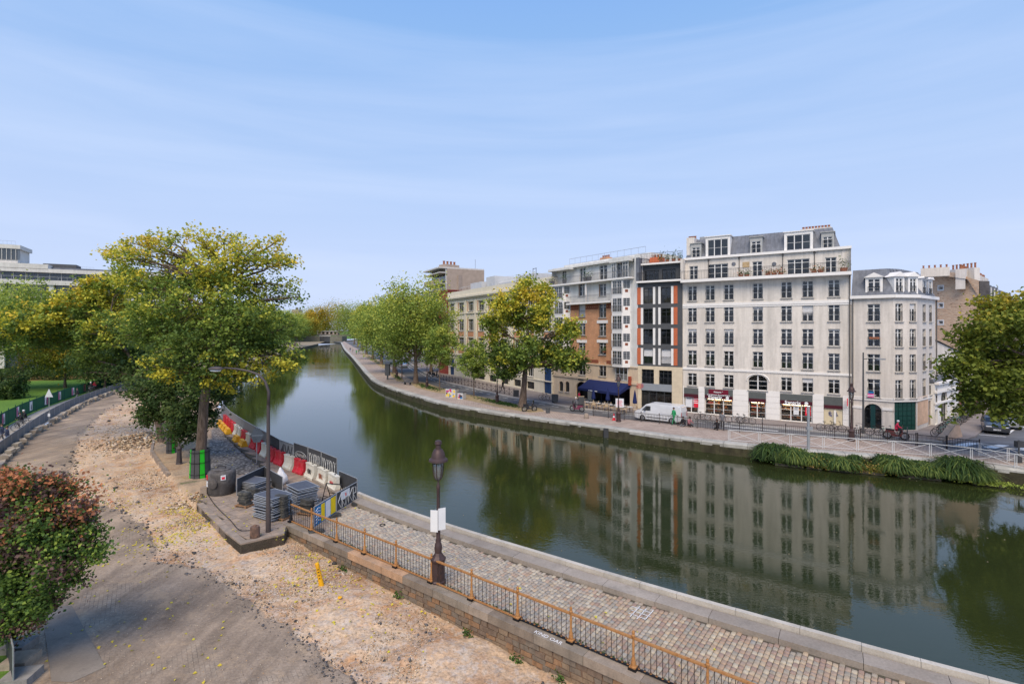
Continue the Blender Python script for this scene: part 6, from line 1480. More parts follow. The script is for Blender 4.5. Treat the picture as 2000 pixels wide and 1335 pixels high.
def wrapt(base, rr, h, label, n=12):
 t = thing('trunk_guard', label, 'tree guard', base)
 for i in range(n):
  a0, a1 = 2 * math.pi * i / n, 2 * math.pi * (i + .88) / n; mb = MB(); v = []
  for z, k_ in ((0, 1.12), (h, 1.0)): v += [(rr * k_ * math.cos(a0), rr * k_ * math.sin(a0), z), (rr * k_ * math.cos(a1), rr * k_ * math.sin(a1), z)]
  v += [(x * .93, y * .93, z) for x, y, z in v]; mb.add(v, [(0, 1, 3, 2), (4, 6, 7, 5), (0, 2, 6, 4), (1, 5, 7, 3), (2, 3, 7, 6)]); mb.build('board', m_wg if i in (10, 7) else m_wk, t)
 mb = MB()
 for z in (.25, h * .55, h - .15): mb.tube([(rr * 1.12 * math.cos(a), rr * 1.12 * math.sin(a), z) for a in np.linspace(0, 2 * math.pi, 17)], .018, 4, False)
 mb.build('strap', m_iron, t)
wrapt(b0 + Vector((0, 0, .1)), .56, 1.85, 'tall green and charcoal board guard strapped round the foot of the big poplar')
wrapt(b1, .3, 1.5, 'narrow green board guard round the trunk behind the big poplar', 8)
# ---- row trees of the right bank
def simple_tree(px, py, w_px, top_px, bot_px, label, leaf=.32, n=9000, kind='green', seed=1, group='trees along the right bank', tint=None, lean=0, r=None, z=0, name='plane_tree', nb=9, clump=None, sides=1.0):
 b = G(px, py, z); s = b.y / 1000; H1 = (py - top_px) * s; Hc = (py - bot_px) * s; W_ = w_px / 2 * s; rg = random.Random(seed * 7 + 1)
 tr = [(0, 0, 0), (lean * .2, 0, Hc * .5), (lean * .5, 0, Hc), (lean, 0, (Hc + H1) / 2), (lean * 1.2, 0, H1 * .88)]; bl = []
 for i in range(nb):
  t_ = (i + .5) / nb; zc = Hc + (H1 - Hc) * (.12 + .78 * t_); wd_ = W_ * math.sin(math.pi * (.2 + .68 * t_)) ** .7; an = i * 2.4 + seed
  bl.append((lean * t_ + math.cos(an) * wd_ * .55, math.sin(an) * wd_ * .5 * sides, zc, wd_ * .55 + .2, wd_ * .55 + .2, max(.5, (H1 - Hc) * .19)))
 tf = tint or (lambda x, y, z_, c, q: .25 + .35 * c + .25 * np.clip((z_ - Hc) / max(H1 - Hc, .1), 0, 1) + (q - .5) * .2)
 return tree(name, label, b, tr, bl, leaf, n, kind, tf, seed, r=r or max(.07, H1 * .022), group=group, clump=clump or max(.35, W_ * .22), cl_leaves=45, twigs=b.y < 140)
yel = lambda lo, hi: (lambda x, y, z_, c, q: .15 + .45 * np.clip((z_ - lo) / (hi - lo), 0, 1) + .45 * (c - .4) + (q - .5) * .2)
b2 = G(1020, 797); S2 = b2.y / 1000
def rel2(px, py, dy=0.0): v = D(px, py, b2.y + dy) - b2; return (v.x, v.y, v.z)
bl2 = [(*rel2(a, b, dy), rx * S2, rx * S2 * .85, rz * S2) for a, b, rx, rz, dy in ((1030, 570, 34, 28, 0), (1065, 565, 16, 22, 1), (985, 600, 36, 26, -1), (960, 640, 30, 30, 0), (1020, 625, 42, 30, 2), (1055, 620, 30, 30, -1), (975, 690, 34, 26, 1), (1020, 690, 46, 32, -2), (1070, 690, 36, 34, 1), (1105, 650, 30, 24, 0), (1110, 700, 34, 24, -1), (1120, 640, 16, 14, 0), (990, 720, 28, 22, -1), (1125, 710, 20, 14, 0), (1070, 600, 22, 20, 0))]
tree('poplar_tree', 'broad poplar with bright yellow top leaves standing in front of the cream building', b2, [rel2(1020, 797), rel2(1023, 760), rel2(1026, 720), rel2(1028, 680), rel2(1032, 630)], bl2, .34, 24000, 'poplar', lambda x, y, z_, c, q: .26 + .44 * np.clip((z_ - 4) / 9, 0, 1) + .5 * (c - .4) + (q - .5) * .25, 8, r=.42, clump=.75, cl_leaves=60)
simple_tree(925.5, 775, 68, 664, 742, 'slender young tree with green crown, first to the left of the yellow topped poplar', .26, 5500, seed=12, r=.09, clump=.5)
simple_tree(858.5, 763, 64, 635, 722, 'young green tree with thin pale trunk between the two street lamps', .28, 6500, seed=13, r=.09, clump=.55)
big_l = ['thick trunked tall plane tree whose crown hides the end of the brick row', 'plane tree with bushy crown above the advertising column', 'tall plane tree overhanging the narrow part of the promenade', 'green plane tree halfway along the right bank row', 'far plane tree in the right bank row', 'further plane tree in the right bank row', 'small looking plane tree near the far end of the right bank', 'last plane tree of the right bank row before the lock']
for i, (px, py, w_, tp_, bt, n_, lf) in enumerate(((812, 750, 165, 550, 700, 19000, .36), (770, 729, 130, 575, 695, 15000, .42), (745, 712, 104, 582, 685, 9000, .45), (728, 702, 84, 590, 672, 8000, .5), (716, 692, 62, 596, 668, 6000, .55), (707, 684, 40, 600, 664, 5000, .6), (699, 678, 34, 606, 662, 4000, .65), (692, 672, 30, 612, 658, 3500, .7))):
 simple_tree(px, py, w_, tp_, bt, big_l[i], lf, n_, seed=20 + i, tint=(lambda x, y, z_, c, q, i=i: .2 + .4 * c + .02 * z_ + (q - .5) * .2 + (.12 if i == 2 else 0)), nb=11)
simple_tree(785, 741, 56, 640, 712, 'thin trunked young tree next to the lamp post near the silver car', .3, 4500, seed=41, r=.1)
for i, (px, py, w_, tp_, bt) in enumerate(((842, 727, 70, 600, 690), (800, 706, 60, 600, 680), (770, 695, 60, 600, 675))):
 simple_tree(px, py, w_, tp_, bt, ['leafy tree on the building side of the road beside the red brick house', 'second tree on the building side of the road, behind the silver car', 'third tree on the building side of the road'][i], .45, 6500, seed=50 + i, group='trees on the building side of the road')
# ---- far end: crowns behind the lock
for i, (px, Y, w_, h_, k_, lb) in enumerate(((660, 470, 110, 31, 'autumn', 'rounded ochre tree right behind the lock'), (615, 460, 66, 25, 'autumn', 'small rust tinged tree left of the lock gate'), (598, 430, 56, 21, 'autumn', 'yellowing tree over the beige bank left of the lock'), (640, 520, 160, 30, 'green', 'green tree in the far background above the lock'), (700, 450, 100, 29, 'green', 'green tree right of the lock at the end of the promenade'), (572, 400, 70, 20, 'green', 'pale green tree on the far left bank'))):
 v = D(px, 700, Y); v.z = 1.0; py_ = HZ + (H - 1) / Y * 1000; simple_tree(px, py_, w_, py_ - h_ * 1000 / Y - 5, py_ - 3.2 * 1000 / Y, lb, .9, 9000, kind=k_, seed=60 + i, group='trees around the lock', z=1.0, name='broadleaf_tree', nb=12)
# ---- left bank row seen behind the poplar
for i, (px, py, w_, tp_, bt) in enumerate(((590, 676, 44, 622, 664), (570, 684, 50, 606, 668), (548, 694, 64, 600, 676), (520, 706, 80, 598, 684), (485, 722, 90, 590, 700), (440, 742, 110, 590, 715))):
 simple_tree(px - 14, py, w_, tp_, bt, ['far green tree on the sandy left bank, nearest the lock', 'second tree from the lock on the left bank', 'third tree from the lock on the left bank', 'green tree on the left bank behind the yellow branch tips', 'leafy tree on the left bank just right of the poplar trunk', 'green tree on the left bank hidden behind the poplar crown'][i], .45 if i > 2 else .6, 8000, seed=70 + i, group='trees along the left bank', nb=12)
# ---- park trees
def ptree(px, Y, w_px, top, bot, lb, kind, seed, n=9000, leaf=.35, tint=None, z=-.2, r=.2, nb=12, name='broadleaf_tree'):
 py_ = HZ + (H - z) / Y * 1000; return simple_tree(px, py_, w_px, top, bot, lb, leaf, n, kind, seed, 'trees in the park', tint, z=z, r=r, name=name, nb=nb)
ptree(127, 88, 132, 650, 725, 'low rounded golden green tree standing on the lawn', 'autumn', 81, 12000, .32)
ptree(40, 108, 170, 548, 690, 'broad yellow green tree with stout pale trunk in the park', 'green', 82, 15000, .42, r=.5, tint=lambda x, y, z_, c, q: .35 + .5 * c + (q - .5) * .25)
ptree(-60, 80, 240, 560, 700, 'large green tree at the left edge of the park', 'green', 83, 12000, .4)
ptree(205, 84, 110, 668, 740, 'dark bushy evergreen beside the green fence', 'dark', 84, 10000, .3, nb=14)
ptree(250, 92, 120, 650, 742, 'dark dense shrub tree behind the path fence', 'dark', 85, 10000, .3, nb=14)
ptree(185, 120, 140, 580, 690, 'tall green tree in front of the office building', 'green', 86, 9000, .42)
ptree(300, 112, 160, 600, 725, 'green tree behind the poplar at the park corner', 'green', 87, 11000, .4)
ptree(370, 150, 150, 600, 700, 'green tree farther back between park and canal', 'green', 88, 9000, .5)
def hedge(px, Y, w, h, lb, seed, kind='dark', d=1.6, n=7000):
 ng = np.random.default_rng(seed); b = D(px, 700, Y); b.z = -.2; t = thing('hedge', lb, 'hedge', b); C_ = np.stack([ng.uniform(-w / 2, w / 2, n), ng.uniform(-d, d, n), ng.random(n) ** .7 * h * (1 + .15 * np.sin(np.arange(n)))], -1)
 C_[:, 2] *= .75 + .25 * np.sin(C_[:, 0] * 1.1 + seed) ; MB().tube([(0, 0, 0), (0, 0, h * .7)], .1, 5).build('stem', m_bark, t); leafmesh('foliage', C_, .3, ng.random(n), LV[kind], t, ng)
hedge(30, 102, 24, 2.6, 'long dark hedge below the office building', 90); hedge(-5, 74, 7, 4.2, 'dark green shrub mass at the left edge of the lawn', 91); hedge(200, 118, 26, 5, 'dark hedge behind the golden tree', 92); hedge(130, 112, 22, 2.2, 'low clipped hedge at the end of the lawn', 93); hedge(420, 180, 40, 6, 'distant hedge of the left bank', 94, 'green')
hedge(330, 140, 40, 6, 'tall hedge behind the poplar on the park side', 95, 'dark')
# ---- right bank tree at the frame edge
b3 = Vector((39.8, 37.4, .1)); S3 = .037
def rel3(px, py, dy=0): v = D(px, py, b3.y + dy) - b3; return (v.x, v.y, v.z)
bl3 = [(*rel3(a, b, dy), rx * S3, rx * S3, rz * S3) for a, b, rx, rz, dy in ((1985, 600, 55, 30, 0), (1950, 640, 50, 34, -1), (1905, 665, 34, 28, 0), (1960, 700, 60, 34, 1), (1890, 715, 40, 24, 0), (1935, 745, 55, 28, -1), (1985, 760, 60, 32, 1), (1900, 770, 30, 18, 0), (1990, 800, 40, 24, 0), (1890, 800, 16, 8, 0), (2050, 640, 70, 60, 0), (2060, 740, 70, 60, 0), (1950, 610, 32, 22, 1), (1960, 800, 30, 16, -1))]
tree('chestnut_tree', 'large dark green tree with bronze tipped leaves overhanging the right edge of the street', b3, [(0, 0, 0), (-.1, 0, 2), (-.3, 0, 4), (-.6, 0, 7), (-.8, 0, 10)], bl3, .3, 26000, 'autumn', lambda x, y, z_, c, q: -.02 + .34 * c + .28 * np.clip((z_ - 6) / 6, 0, 1) + (q - .5) * .25, 99, r=.35, clump=.75, cl_leaves=70)
# ---- smoke bush at the lower left
b4 = Vector((-15.6, 15.2, -.3)); ng = np.random.default_rng(5)
def rel4(px, py, dy=0): v = D(px, py, b4.y + dy) - b4; return (v.x, v.y, v.z)
bl4 = [(*rel4(a, b, dy), rx * .0155, rx * .0155, rz * .0155) for a, b, rx, rz, dy in ((45, 945, 50, 30, 0), (110, 960, 42, 30, .5), (20, 1000, 60, 50, -.5), (90, 1020, 66, 45, 0), (140, 1050, 40, 36, 0), (40, 1080, 70, 50, .4), (110, 1100, 50, 36, -.4), (20, 1160, 50, 50, 0), (150, 1010, 26, 20, .5), (-60, 1000, 70, 70, 0), (-50, 1120, 60, 80, 0), (40, 1215, 26, 20, 0), (185, 1082, 10, 7, 0), (90, 1165, 34, 24, 0), (60, 1195, 30, 20, .3), (10, 1210, 34, 30, 0), (165, 1060, 26, 22, .3), (160, 985, 20, 14, 0), (150, 1130, 20, 14, 0), (0, 940, 40, 24, .3))]
tree('smoke_bush', 'large shrub with green leaves, purple plumes and orange red tips in the lower left corner', b4, [(0, 0, 0), (.1, 0, .6), (.2, 0, 1.3), (.3, 0, 2.2), (.4, 0, 3.4)], bl4, .11, 44000, 'smoke', lambda x, y, z_, c, q: np.where((z_ > 3.9 + 3.2 * c) & (q > .3), .78 + .2 * q, np.where(c > .72, .6 + .22 * q, .08 + .44 * q + .06 * (z_ > 3))), 17, r=.12, clump=.34, cl_leaves=110, cat='shrub', limb_from=0)
# ==== NEAR OBJECTS
ordn = ['first', 'second', 'third', 'fourth', 'fifth', 'sixth', 'seventh', 'eighth', 'ninth', 'tenth', 'eleventh', 'twelfth', 'thirteenth', 'fourteenth', 'fifteenth', 'sixteenth', 'seventeenth', 'eighteenth', 'nineteenth', 'twentieth', 'twenty first', 'twenty second', 'twenty third', 'twenty fourth', 'twenty fifth', 'twenty sixth', 'twenty seventh', 'twenty eighth', 'twenty ninth', 'thirtieth', 'thirty first', 'thirty second', 'thirty third', 'thirty fourth', 'thirty fifth', 'thirty sixth']; ordn += [('fortieth', 'fiftieth', 'sixtieth')[0] if False else '%s-%s' % (t_, o_) for t_ in ('forty', 'fifty', 'sixty', 'seventy') for o_ in ordn[:9]]
rn7 = random.Random(77); g7 = np.random.default_rng(77)
def up(v, z): return Vector((v.x, v.y, z))
# ---- hoarding panels along the water and across the quay
m_hp = M('hoarding_black', (.055, .057, .062), .7, .2, 2, rnd=.12); m_galv = M('galvanised_steel', (.42, .43, .44), .45, .15, 6, metal=.5); m_mesh = M('grey_fence_mesh', (.22, .225, .23), .8, .1, 3, rnd=.06)
m_spray = M('spray_paint', (.62, .62, .6), .8, .08, 9, bump=0)
def squiggle(mb, x0, x1, z0, z1, y, kind, rg, th=.014):
 if kind == 'loops':
  n = 40; mb.tube([(x0 + (x1 - x0) * i / n + .09 * math.sin(i * .95), y, (z0 + z1) / 2 + (z1 - z0) * .42 * math.cos(i * .95 + .4 * math.sin(i * .3))) for i in range(n + 1)], th, 4)
 elif kind == 'letters':
  k = 5
  for i in range(k):
   a = x0 + (x1 - x0) * (i + .1) / k; b = x0 + (x1 - x0) * (i + .85) / k; m_ = (z0 + z1) / 2
   sh = [[(a, z0), (a, z1), (b, z1 * .9 + z0 * .1), (b, m_), (a, m_), (b, z0)], [(b, z1), (a, m_), (b, z0)], [(a, z0), (a, z1), (b, z0), (b, z1)], [(a, z1), (a, z0), (b, z0), (b, z1), (a, z1)]][(i * 3 + rg.randint(0, 1)) % 4]
   mb.tube([(x, y, z) for x, z in sh], th, 4)
 else:
  n = 22; c_ = ((x0 + x1) / 2, (z0 + z1) / 2)
  mb.tube([(c_[0] + (x1 - x0) * .45 * math.cos(i * .31), y, c_[1] + (z1 - z0) * .25 * math.sin(i * .31)) for i in range(n)], th, 4)
  mb.tube([(x0 + (x1 - x0) * (.15 + .7 * i / 12), y, c_[1] + (z1 - z0) * .1 * (-1) ** i) for i in range(13)], th, 4)
def hoarding(P0, P1, h, label, mat, z0=.2, deco=None, rg=rn7, group='site hoarding panels along the water', name='hoarding_panel', foot=True):
 P0 = Vector(P0); P1 = Vector(P1); u = P1 - P0; L_ = u.length; t = thing(name, label, 'fence panel', (P0.x, P0.y, P0.z + z0), math.atan2(u.y, u.x), group)
 MB().box(.03, L_ - .03, -.012, .012, .03, h - .03).build('sheet', mat, t)
 mb = MB(); mb.tube([(.02, 0, -.1), (.02, 0, h)], .022, 6).tube([(L_ - .02, 0, -.1), (L_ - .02, 0, h)], .022, 6).tube([(0, 0, h), (L_, 0, h)], .02, 6).tube([(0, 0, .02), (L_, 0, .02)], .02, 6); mb.build('frame', m_galv, t)
 if deco:
  if callable(deco): deco(t, L_, h)
  else: mb = MB(); squiggle(mb, .15, L_ - .15, h * .2, h * .85, -.02, deco, rg); mb.build('graffiti', m_spray, t)
 return t
def hq(px, py): return up(G(px, py, .16), .16)
hpts = [(432, 812), (449, 832), (475, 852), (505, 872), (524, 884), (547, 899), (574, 910), (602, 921), (628, 932), (659, 947), (700, 966)]
hl = ['farthest plain grey hoarding panel, near the big poplar trunk', 'second plain grey hoarding panel from the far end', 'plain grey hoarding panel behind the yellow and white barriers', 'grey hoarding panel partly behind the hexagonal road sign', 'dark hoarding panel right of the hexagonal road sign', 'hoarding panel painted with a big 4 and W in grey', 'black hoarding panel with a thin white doodle', 'black hoarding panel with tall looping white letters', 'black hoarding panel with white curly graffiti line', 'black hoarding panel with small white zigzag lettering at the upper corner']
def deco4(t, L_, h):
 put('pale_patch', MB().box(.05, L_ - .05, -.016, -.013, .1, h - .05).mesh('pale_patch', m_mesh), t); put('lettering', text_mesh('4W', h * .9, m_hp, .003, bold=.02), t, (L_ / 2, -.02, h / 2), (R(90), 0, 0))
decos = [None] * 4 + [None, deco4, 'doodle', 'loops', 'loops', 'letters']
for i, (a, b) in enumerate(zip(hpts, hpts[1:])):
 if i == 9: break
 P0, P1 = hq(*a), hq(*b); hh_ = 1.4 + (.15 if i > 5 else 0)
 hoarding(P0, P1 - (P1 - P0) * .015, hh_, hl[i], m_mesh if i < 4 else m_hp, .12, decos[i])
hoarding(hq(662, 949), hq(698, 966), .95, 'plain black panel closing the corner between water and quay', m_hp, .0)
def deco_sticker(t, L_, h):
 mb = MB(); squiggle(mb, .1, L_ - .1, h * .1, h * .85, -.02, 'letters', rn7, .022); mb.build('graffiti', m_spray, t)
 put('sticker', MB().box(L_ * .2, L_ * .62, -.02, -.014, h * .5, h * .92).mesh('sticker', m_pap), t)
 mb = MB(); mb.M = Matrix.Translation((L_ * .42, -.021, h * .68)) @ Matrix.Rotation(R(90), 4, 'X'); mb.lathe([(.09, 0), (.09, .006)], 12); put('round_mark', mb.mesh('round_mark', m_red), t)
m_yel = M('bright_yellow', srgb(244, 208, 24), .6, .08, 4, bump=0); m_bluep = M('poster_blue', srgb(30, 118, 172), .6, .1, 4, bump=0)
def deco_yb(t, L_, h):
 put('blue_sheet', MB().box(.04, L_ - .04, -.018, -.013, .04, h - .04).mesh('blue_sheet', m_bluep), t)
 for a, b, m_ in ((.30, .46, m_yel), (.74, .97, m_yel), (.5, .72, m_pap)): put('poster', MB().box(L_ * a, L_ * b, -.025, -.019, h * .08, h * .93).mesh('poster', m_), t)
 mb = MB();
 for q in range(5): mb.tube([(L_ * .06, -.026, h * (.15 + .15 * q)), (L_ * .16, -.026, h * (.27 + .15 * q)), (L_ * .26, -.026, h * (.2 + .15 * q))], .016, 4)
 put('brush_strokes', mb.mesh('brush_strokes', m_lit), t); pass
hoarding(up(G(657, 1003), 0), up(G(697, 978), 0), 1.0, 'black panel with white graffiti and a pink dotted sticker across the quay', m_hp, .1, deco_sticker, group='panels across the quay')
hoarding(up(G(613, 1034), 0), up(G(656, 1004), 0), 1.0, 'blue and yellow painted panel with a white notice across the quay', m_hp, .1, deco_yb, group='panels across the quay')
# ---- water filled barriers
def barrier(col_m, w=1.36, h=.95):
 pr = [(-.26, 0), (-.26, .12), (-.2, .2), (-.11, .42), (-.10, h - .1), (-.13, h - .07), (-.13, h), (.13, h), (.13, h - .07), (.10, h - .1), (.11, .42), (.2, .2), (.26, .12), (.26, 0)]
 mb = MB(); mb.M = Matrix.Rotation(R(90), 4, 'Z'); mb.prism(pr, -w / 2 + .03, w / 2 - .03);
 for k in (-.42, 0, .42): mb.prism([(-.215, .15), (-.125, .44), (-.115, h - .12), (.115, h - .12), (.125, .44), (.215, .15)], k - .1, k + .1)
 return mb.mesh('body', col_m, False)
m_br = M('red_plastic', srgb(214, 44, 58), .55, .2, 4, spec=.4, rnd=.2, dirt=srgb(170, 110, 104)); m_bw = M('dirty_white_plastic', srgb(222, 218, 204), .6, .15, 4, rnd=.08, dirt=srgb(168, 158, 138)); m_by = M('yellow_plastic', srgb(236, 176, 44), .55, .12, 4, rnd=.1)
bm3 = {'r': barrier(m_br), 'w': barrier(m_bw), 'y': barrier(m_by, 1.3, .5)}; plug = MB().lathe([(.05, 0), (.05, .05), (.03, .06)], 8).mesh('filler_cap', m_hp)
bl = Line([(438, 826), (455, 843), (478, 862), (505, 880), (530, 897), (562, 913), (604, 931), (640, 948), (662, 962)], z=0, step=.5)
seq = 'rrrrwwrwrrwrrwrwww'; nB = len(seq); names_ = {'r': 'red', 'w': 'white', 'y': 'yellow'}
gl_ = {8: 'spray painted lettering', 15: 'black painted letters', 16: 'brown scribble', 17: 'red scribble'}
for i, ch_ in enumerate(seq):
 d_ = bl.len * (i + .5) / nB; p_, u_ = bl.at(d_)
 lab = '%s water filled barrier %s in the hoarding row' % (names_[ch_], ['at the far end', 'second from the far end', 'third from the far end', 'fourth from the far end', 'fifth, behind the last yellow one', 'sixth from the far end', 'seventh, alone between two white ones', 'eighth, behind the hexagonal sign', 'ninth, just left of the tall lamp pole', 'tenth, behind the tall lamp pole', 'stained, right of the tall lamp pole', 'bright, first of the near red pair', 'bright, second of the near red pair', 'plain, between the near red ones', 'brightest and alone among white ones', 'with black painted letters', 'with brown scribbles', 'last, beside the black trestle'][i])
 t = thing('plastic_barrier', lab, 'barrier', (p_.x, p_.y, .0), math.atan2(u_.y, u_.x) + rn7.uniform(-.06, .06), 'water filled barriers in front of the hoardings'); put('body', bm3[ch_], t); put('filler_cap', plug, t, (.2, 0, .95))
 if i >= 15:
  mb = MB(); squiggle(mb, -.3, .3, .3, .62, -.16, 'letters' if i < 17 else 'doodle', rn7, .014); mb.build('graffiti', {15: m_hp, 16: M('frieze_terracotta'), 17: m_br}[i], t)
for i in range(6):
 p_, u_ = bl.at(bl.len * (i + .6) / nB * (1.0 if i < 4 else 1.35)); w_ = Vector((u_.y, -u_.x, 0)); w_ = w_ if w_.dot(Vector((-.6, -.8, 0))) > 0 else -w_
 t = thing('plastic_barrier', ['low yellow plastic barrier at the far end of the kerb', 'second low yellow plastic barrier from the far end', 'third low yellow plastic barrier from the far end', 'fourth low yellow plastic barrier in front of the red ones', 'yellow plastic barrier in front of the stained white ones', 'last yellow plastic barrier beside the hexagonal sign'][i], 'barrier', (p_.x + w_.x * .5, p_.y + w_.y * .5, 0), math.atan2(u_.y, u_.x), 'low yellow barriers'); put('body', bm3['y'], t)
# ---- stacks of fence panels
pan = {}
def stack(px, py, n, rz, tag_, w=1.5, d=1.15, z=0.0, lab=''):
 b = G(px, py, z); r_ = random.Random(px)
 for i in range(n):
  top = i == n - 1; h_ = .075
  l_ = ('topmost grey fence panel of the %s' % lab) if top else ('grey fence panel, %s from the top of the %s' % (ordn[n - 1 - i], lab))
  t = thing('fence_panel', l_, 'fence panel', (b.x + r_.uniform(-.07, .07), b.y + r_.uniform(-.07, .07), z + .04 + i * h_), rz + r_.uniform(-.06, .06), 'fence panels in the %s' % lab)
  if 'p' not in pan:
   pan['p'] = MB().box(-w / 2 + .03, w / 2 - .03, -d / 2 + .03, d / 2 - .03, .01, .03).mesh('sheet', M('panel_grey', srgb(88, 92, 102), .6, .15, 3, rnd=.2))
   mb = MB();
   for (a, b_) in (((-w / 2, -d / 2, .02), (w / 2, -d / 2, .02)), ((w / 2, -d / 2, .02), (w / 2, d / 2, .02)), ((w / 2, d / 2, .02), (-w / 2, d / 2, .02)), ((-w / 2, d / 2, .02), (-w / 2, -d / 2, .02))): mb.tube([a, b_], .022, 6)
   pan['f'] = mb.mesh('frame', m_galv)
  put('sheet', pan['p'], t); put('frame', pan['f'], t)
stack(497, 958, 9, ang + .25, 'a', lab='left stack behind the litter bin')
stack(533, 1008, 16, ang + .15, 'b', lab='tall stack behind the lamp pole')
stack(590, 983, 14, ang - .1, 'c', lab='right hand stack near the railing end')
m_rubb = M('black_recycled_rubber', (.075, .075, .07), .85, .35, 5, rnd=.2, dirt=(.2, .18, .14))
def rubber(px, py, n, lab):
 b = G(px, py); r_ = random.Random(px)
 if 'r' not in pan:
  pl = [(-.36, -.12), (-.3, -.2), (.3, -.2), (.36, -.12), (.36, .12), (.3, .2), (-.3, .2), (-.36, .12)]; mb = MB().slab(pl, 0, .11); mb.slab([(x * .85, y * .8) for x, y in pl], .11, .135)
  pan['r'] = mb.mesh('block', m_rubb); mb = MB()
  for x in (-.2, 0, .2): mb.lathe([(.035, .134), (.035, .138)], 8, (x, 0, 0))
  pan['h'] = mb.mesh('socket', m_hp)
 for i in range(n):
  t = thing('rubber_foot', ('topmost rubber fence foot of the ' if i == n - 1 else 'rubber fence foot, %s from the top of the ' % ordn[n - 1 - i]) + lab, 'fence foot', (b.x + r_.uniform(-.04, .04), b.y + r_.uniform(-.04, .04), .12 + i * .137), ang + r_.uniform(-.15, .15) + .3, 'rubber feet in the ' + lab); put('block', pan['r'], t); put('socket', pan['h'], t)
 p_ = thing('pallet', 'small wooden pallet under the ' + lab, 'pallet', (b.x, b.y, 0), ang + .3)
 for k in range(4): put('board', MC.setdefault('pb', MB().box(-.42, .42, -.05, .05, .09, .115).mesh('board', M('pallet_wood', (.30, .17, .09), .9, .25, 4))), p_, (0, -.26 + k * .17, 0))
 for x in (-.35, .35): put('bearer', MC.setdefault('pb2', MB().box(-.05, .05, -.3, .3, 0, .09).mesh('bearer', M('pallet_wood'))), p_, (x, 0, 0))
rubber(478, 988, 5, 'stack beside the bin'); rubber(494, 976, 4, 'other stack near the bin'); rubber(549, 1012, 8, 'tall stack by the lamp pole'); rubber(600, 1003, 5, 'stack by the end of the railing')
for i, (px, py) in enumerate(((652, 1008), (700, 985), (618, 1040))):
 b = G(px, py); t = thing('rubber_foot', ['single rubber foot under the joint of the two quay panels', 'rubber foot at the water end of the graffiti panel', 'rubber foot under the blue and yellow panel'][i], 'fence foot', (b.x, b.y, 0), ang + 1.2); put('block', pan['r'], t); put('socket', pan['h'], t)
hoarding(up(G(462, 968), 0), up(G(517, 940), 0), 1.0, 'empty dark framed panel standing behind the left stack', m_hp, .0, group='panels around the stacks'); hoarding(up(G(517, 940), 0), up(G(552, 962), 0), .95, 'dark panel standing behind the white rubble sack', m_hp, .0, group='panels around the stacks')
b = G(547, 945); t = thing('rubble_sack', 'torn white plastic rubble sack between the panel stacks', 'sack', b); ng = np.random.default_rng(3)
mb = MB(); pr = [(.38, 0), (.45, .2), (.36, .5), (.2, .75), (.08, .95), (.03, 1.05)]; mb.lathe(pr, 14); mb.v = [(x * (1 + .22 * math.sin(5 * math.atan2(y, x) + z * 4)), y * (1 + .22 * math.sin(4 * math.atan2(y, x) + z * 3)), z + .1 * math.sin(3 * x + y * 7)) for x, y, z in mb.v]; mb.build('bag', M('white_plastic_sheet', (.7, .7, .72), .5, .1, 5), t, smooth=True)
b = G(652, 975); t = thing('steel_trestle', 'black steel trestle leaning by the last white barriers', 'trestle', b, ang + .4)
mb = MB()
for x in (-.5, .5): mb.tube([(x, -.4, 0), (x, 0, .9), (x, .4, 0)], .028, 6)
mb.tube([(-.5, 0, .9), (.5, 0, .9)], .03, 6).tube([(-.5, -.3, .25), (.5, -.3, .25)], .02, 6).tube([(-.5, -.35, .1), (.5, .2, .5)], .02, 6).tube([(-.5, .3, .25), (.5, .3, .25)], .02, 6); mb.build('frame', m_iron, t)
b = G(433, 962); t = thing('glass_container', 'large round dark grey recycling container with stickers on the platform', 'recycling container', b)
m_bin = M('scuffed_dark_plastic', (.10, .09, .085), .55, .3, 2, streak=.3, dirt=(.22, .2, .19))
mb = MB(); mb.lathe([(.68, 0), (.72, .1), (.76, .7), (.76, 1.2), (.72, 1.32), (.62, 1.4), (.3, 1.44)], 28); mb.build('body', m_bin, t, smooth=True, auto=35)
MB().lathe([(.5, 1.40), (.5, 1.46), (.4, 1.5), (.1, 1.5)], 24).build('lid', m_bin, t, smooth=True, auto=35)
mb = MB(); mb.tube([(-.25, 0, 1.48), (-.2, 0, 1.6), (.2, 0, 1.6), (.25, 0, 1.48)], .03, 6); mb.build('lifting_handle', m_iron, t)
mb = MB(); mb.M = Matrix.Rotation(R(-8), 4, 'Z') @ Matrix.Translation((0, -.745, .75)) @ Matrix.Rotation(R(90), 4, 'X'); mb.lathe([(.3, 0), (.3, .05), (.26, .06)], 18); mb.build('round_hatch', m_bin, t)
def sticker(a, z, w, h, m_, par, r_=.775):
 mb = MB(); mb.M = Matrix.Rotation(a, 4, 'Z') @ Matrix.Translation((0, -r_, z)); mb.box(-w / 2, w / 2, -.01, .03, 0, h); mb.build('sticker', m_, par)
sticker(.62, .95, .26, .28, m_pap, t); sticker(.62, 1.0, .16, .14, m_red, t, .785); sticker(-.85, .95, .2, .26, m_red, t); sticker(-.75, .55, .22, .3, m_pap, t)
b = G(401, 962, 0); t = thing('stone_bollard', 'short stone stub with a rusty rod beside the recycling container', 'bollard', b); MB().box(-.2, .2, -.2, .2, 0, .38).build('block', m_rim, t); MB().tube([(.1, 0, .35), (.18, 0, .6)], .02, 6).build('rod', m_rust, t)
b = G(498, 1050); t = thing('mooring_bollard', 'rusty cylindrical mooring bollard with a cable on the platform corner', 'bollard', b)
MB().lathe([(.21, 0), (.22, .05), (.21, .5), (.19, .55), (.08, .57), (.07, .62), (.02, .64)], 16).build('body', M('rusty_bollard', (.16, .10, .075), .8, .5, 4, dirt=(.34, .18, .1)), t, smooth=True, auto=40)
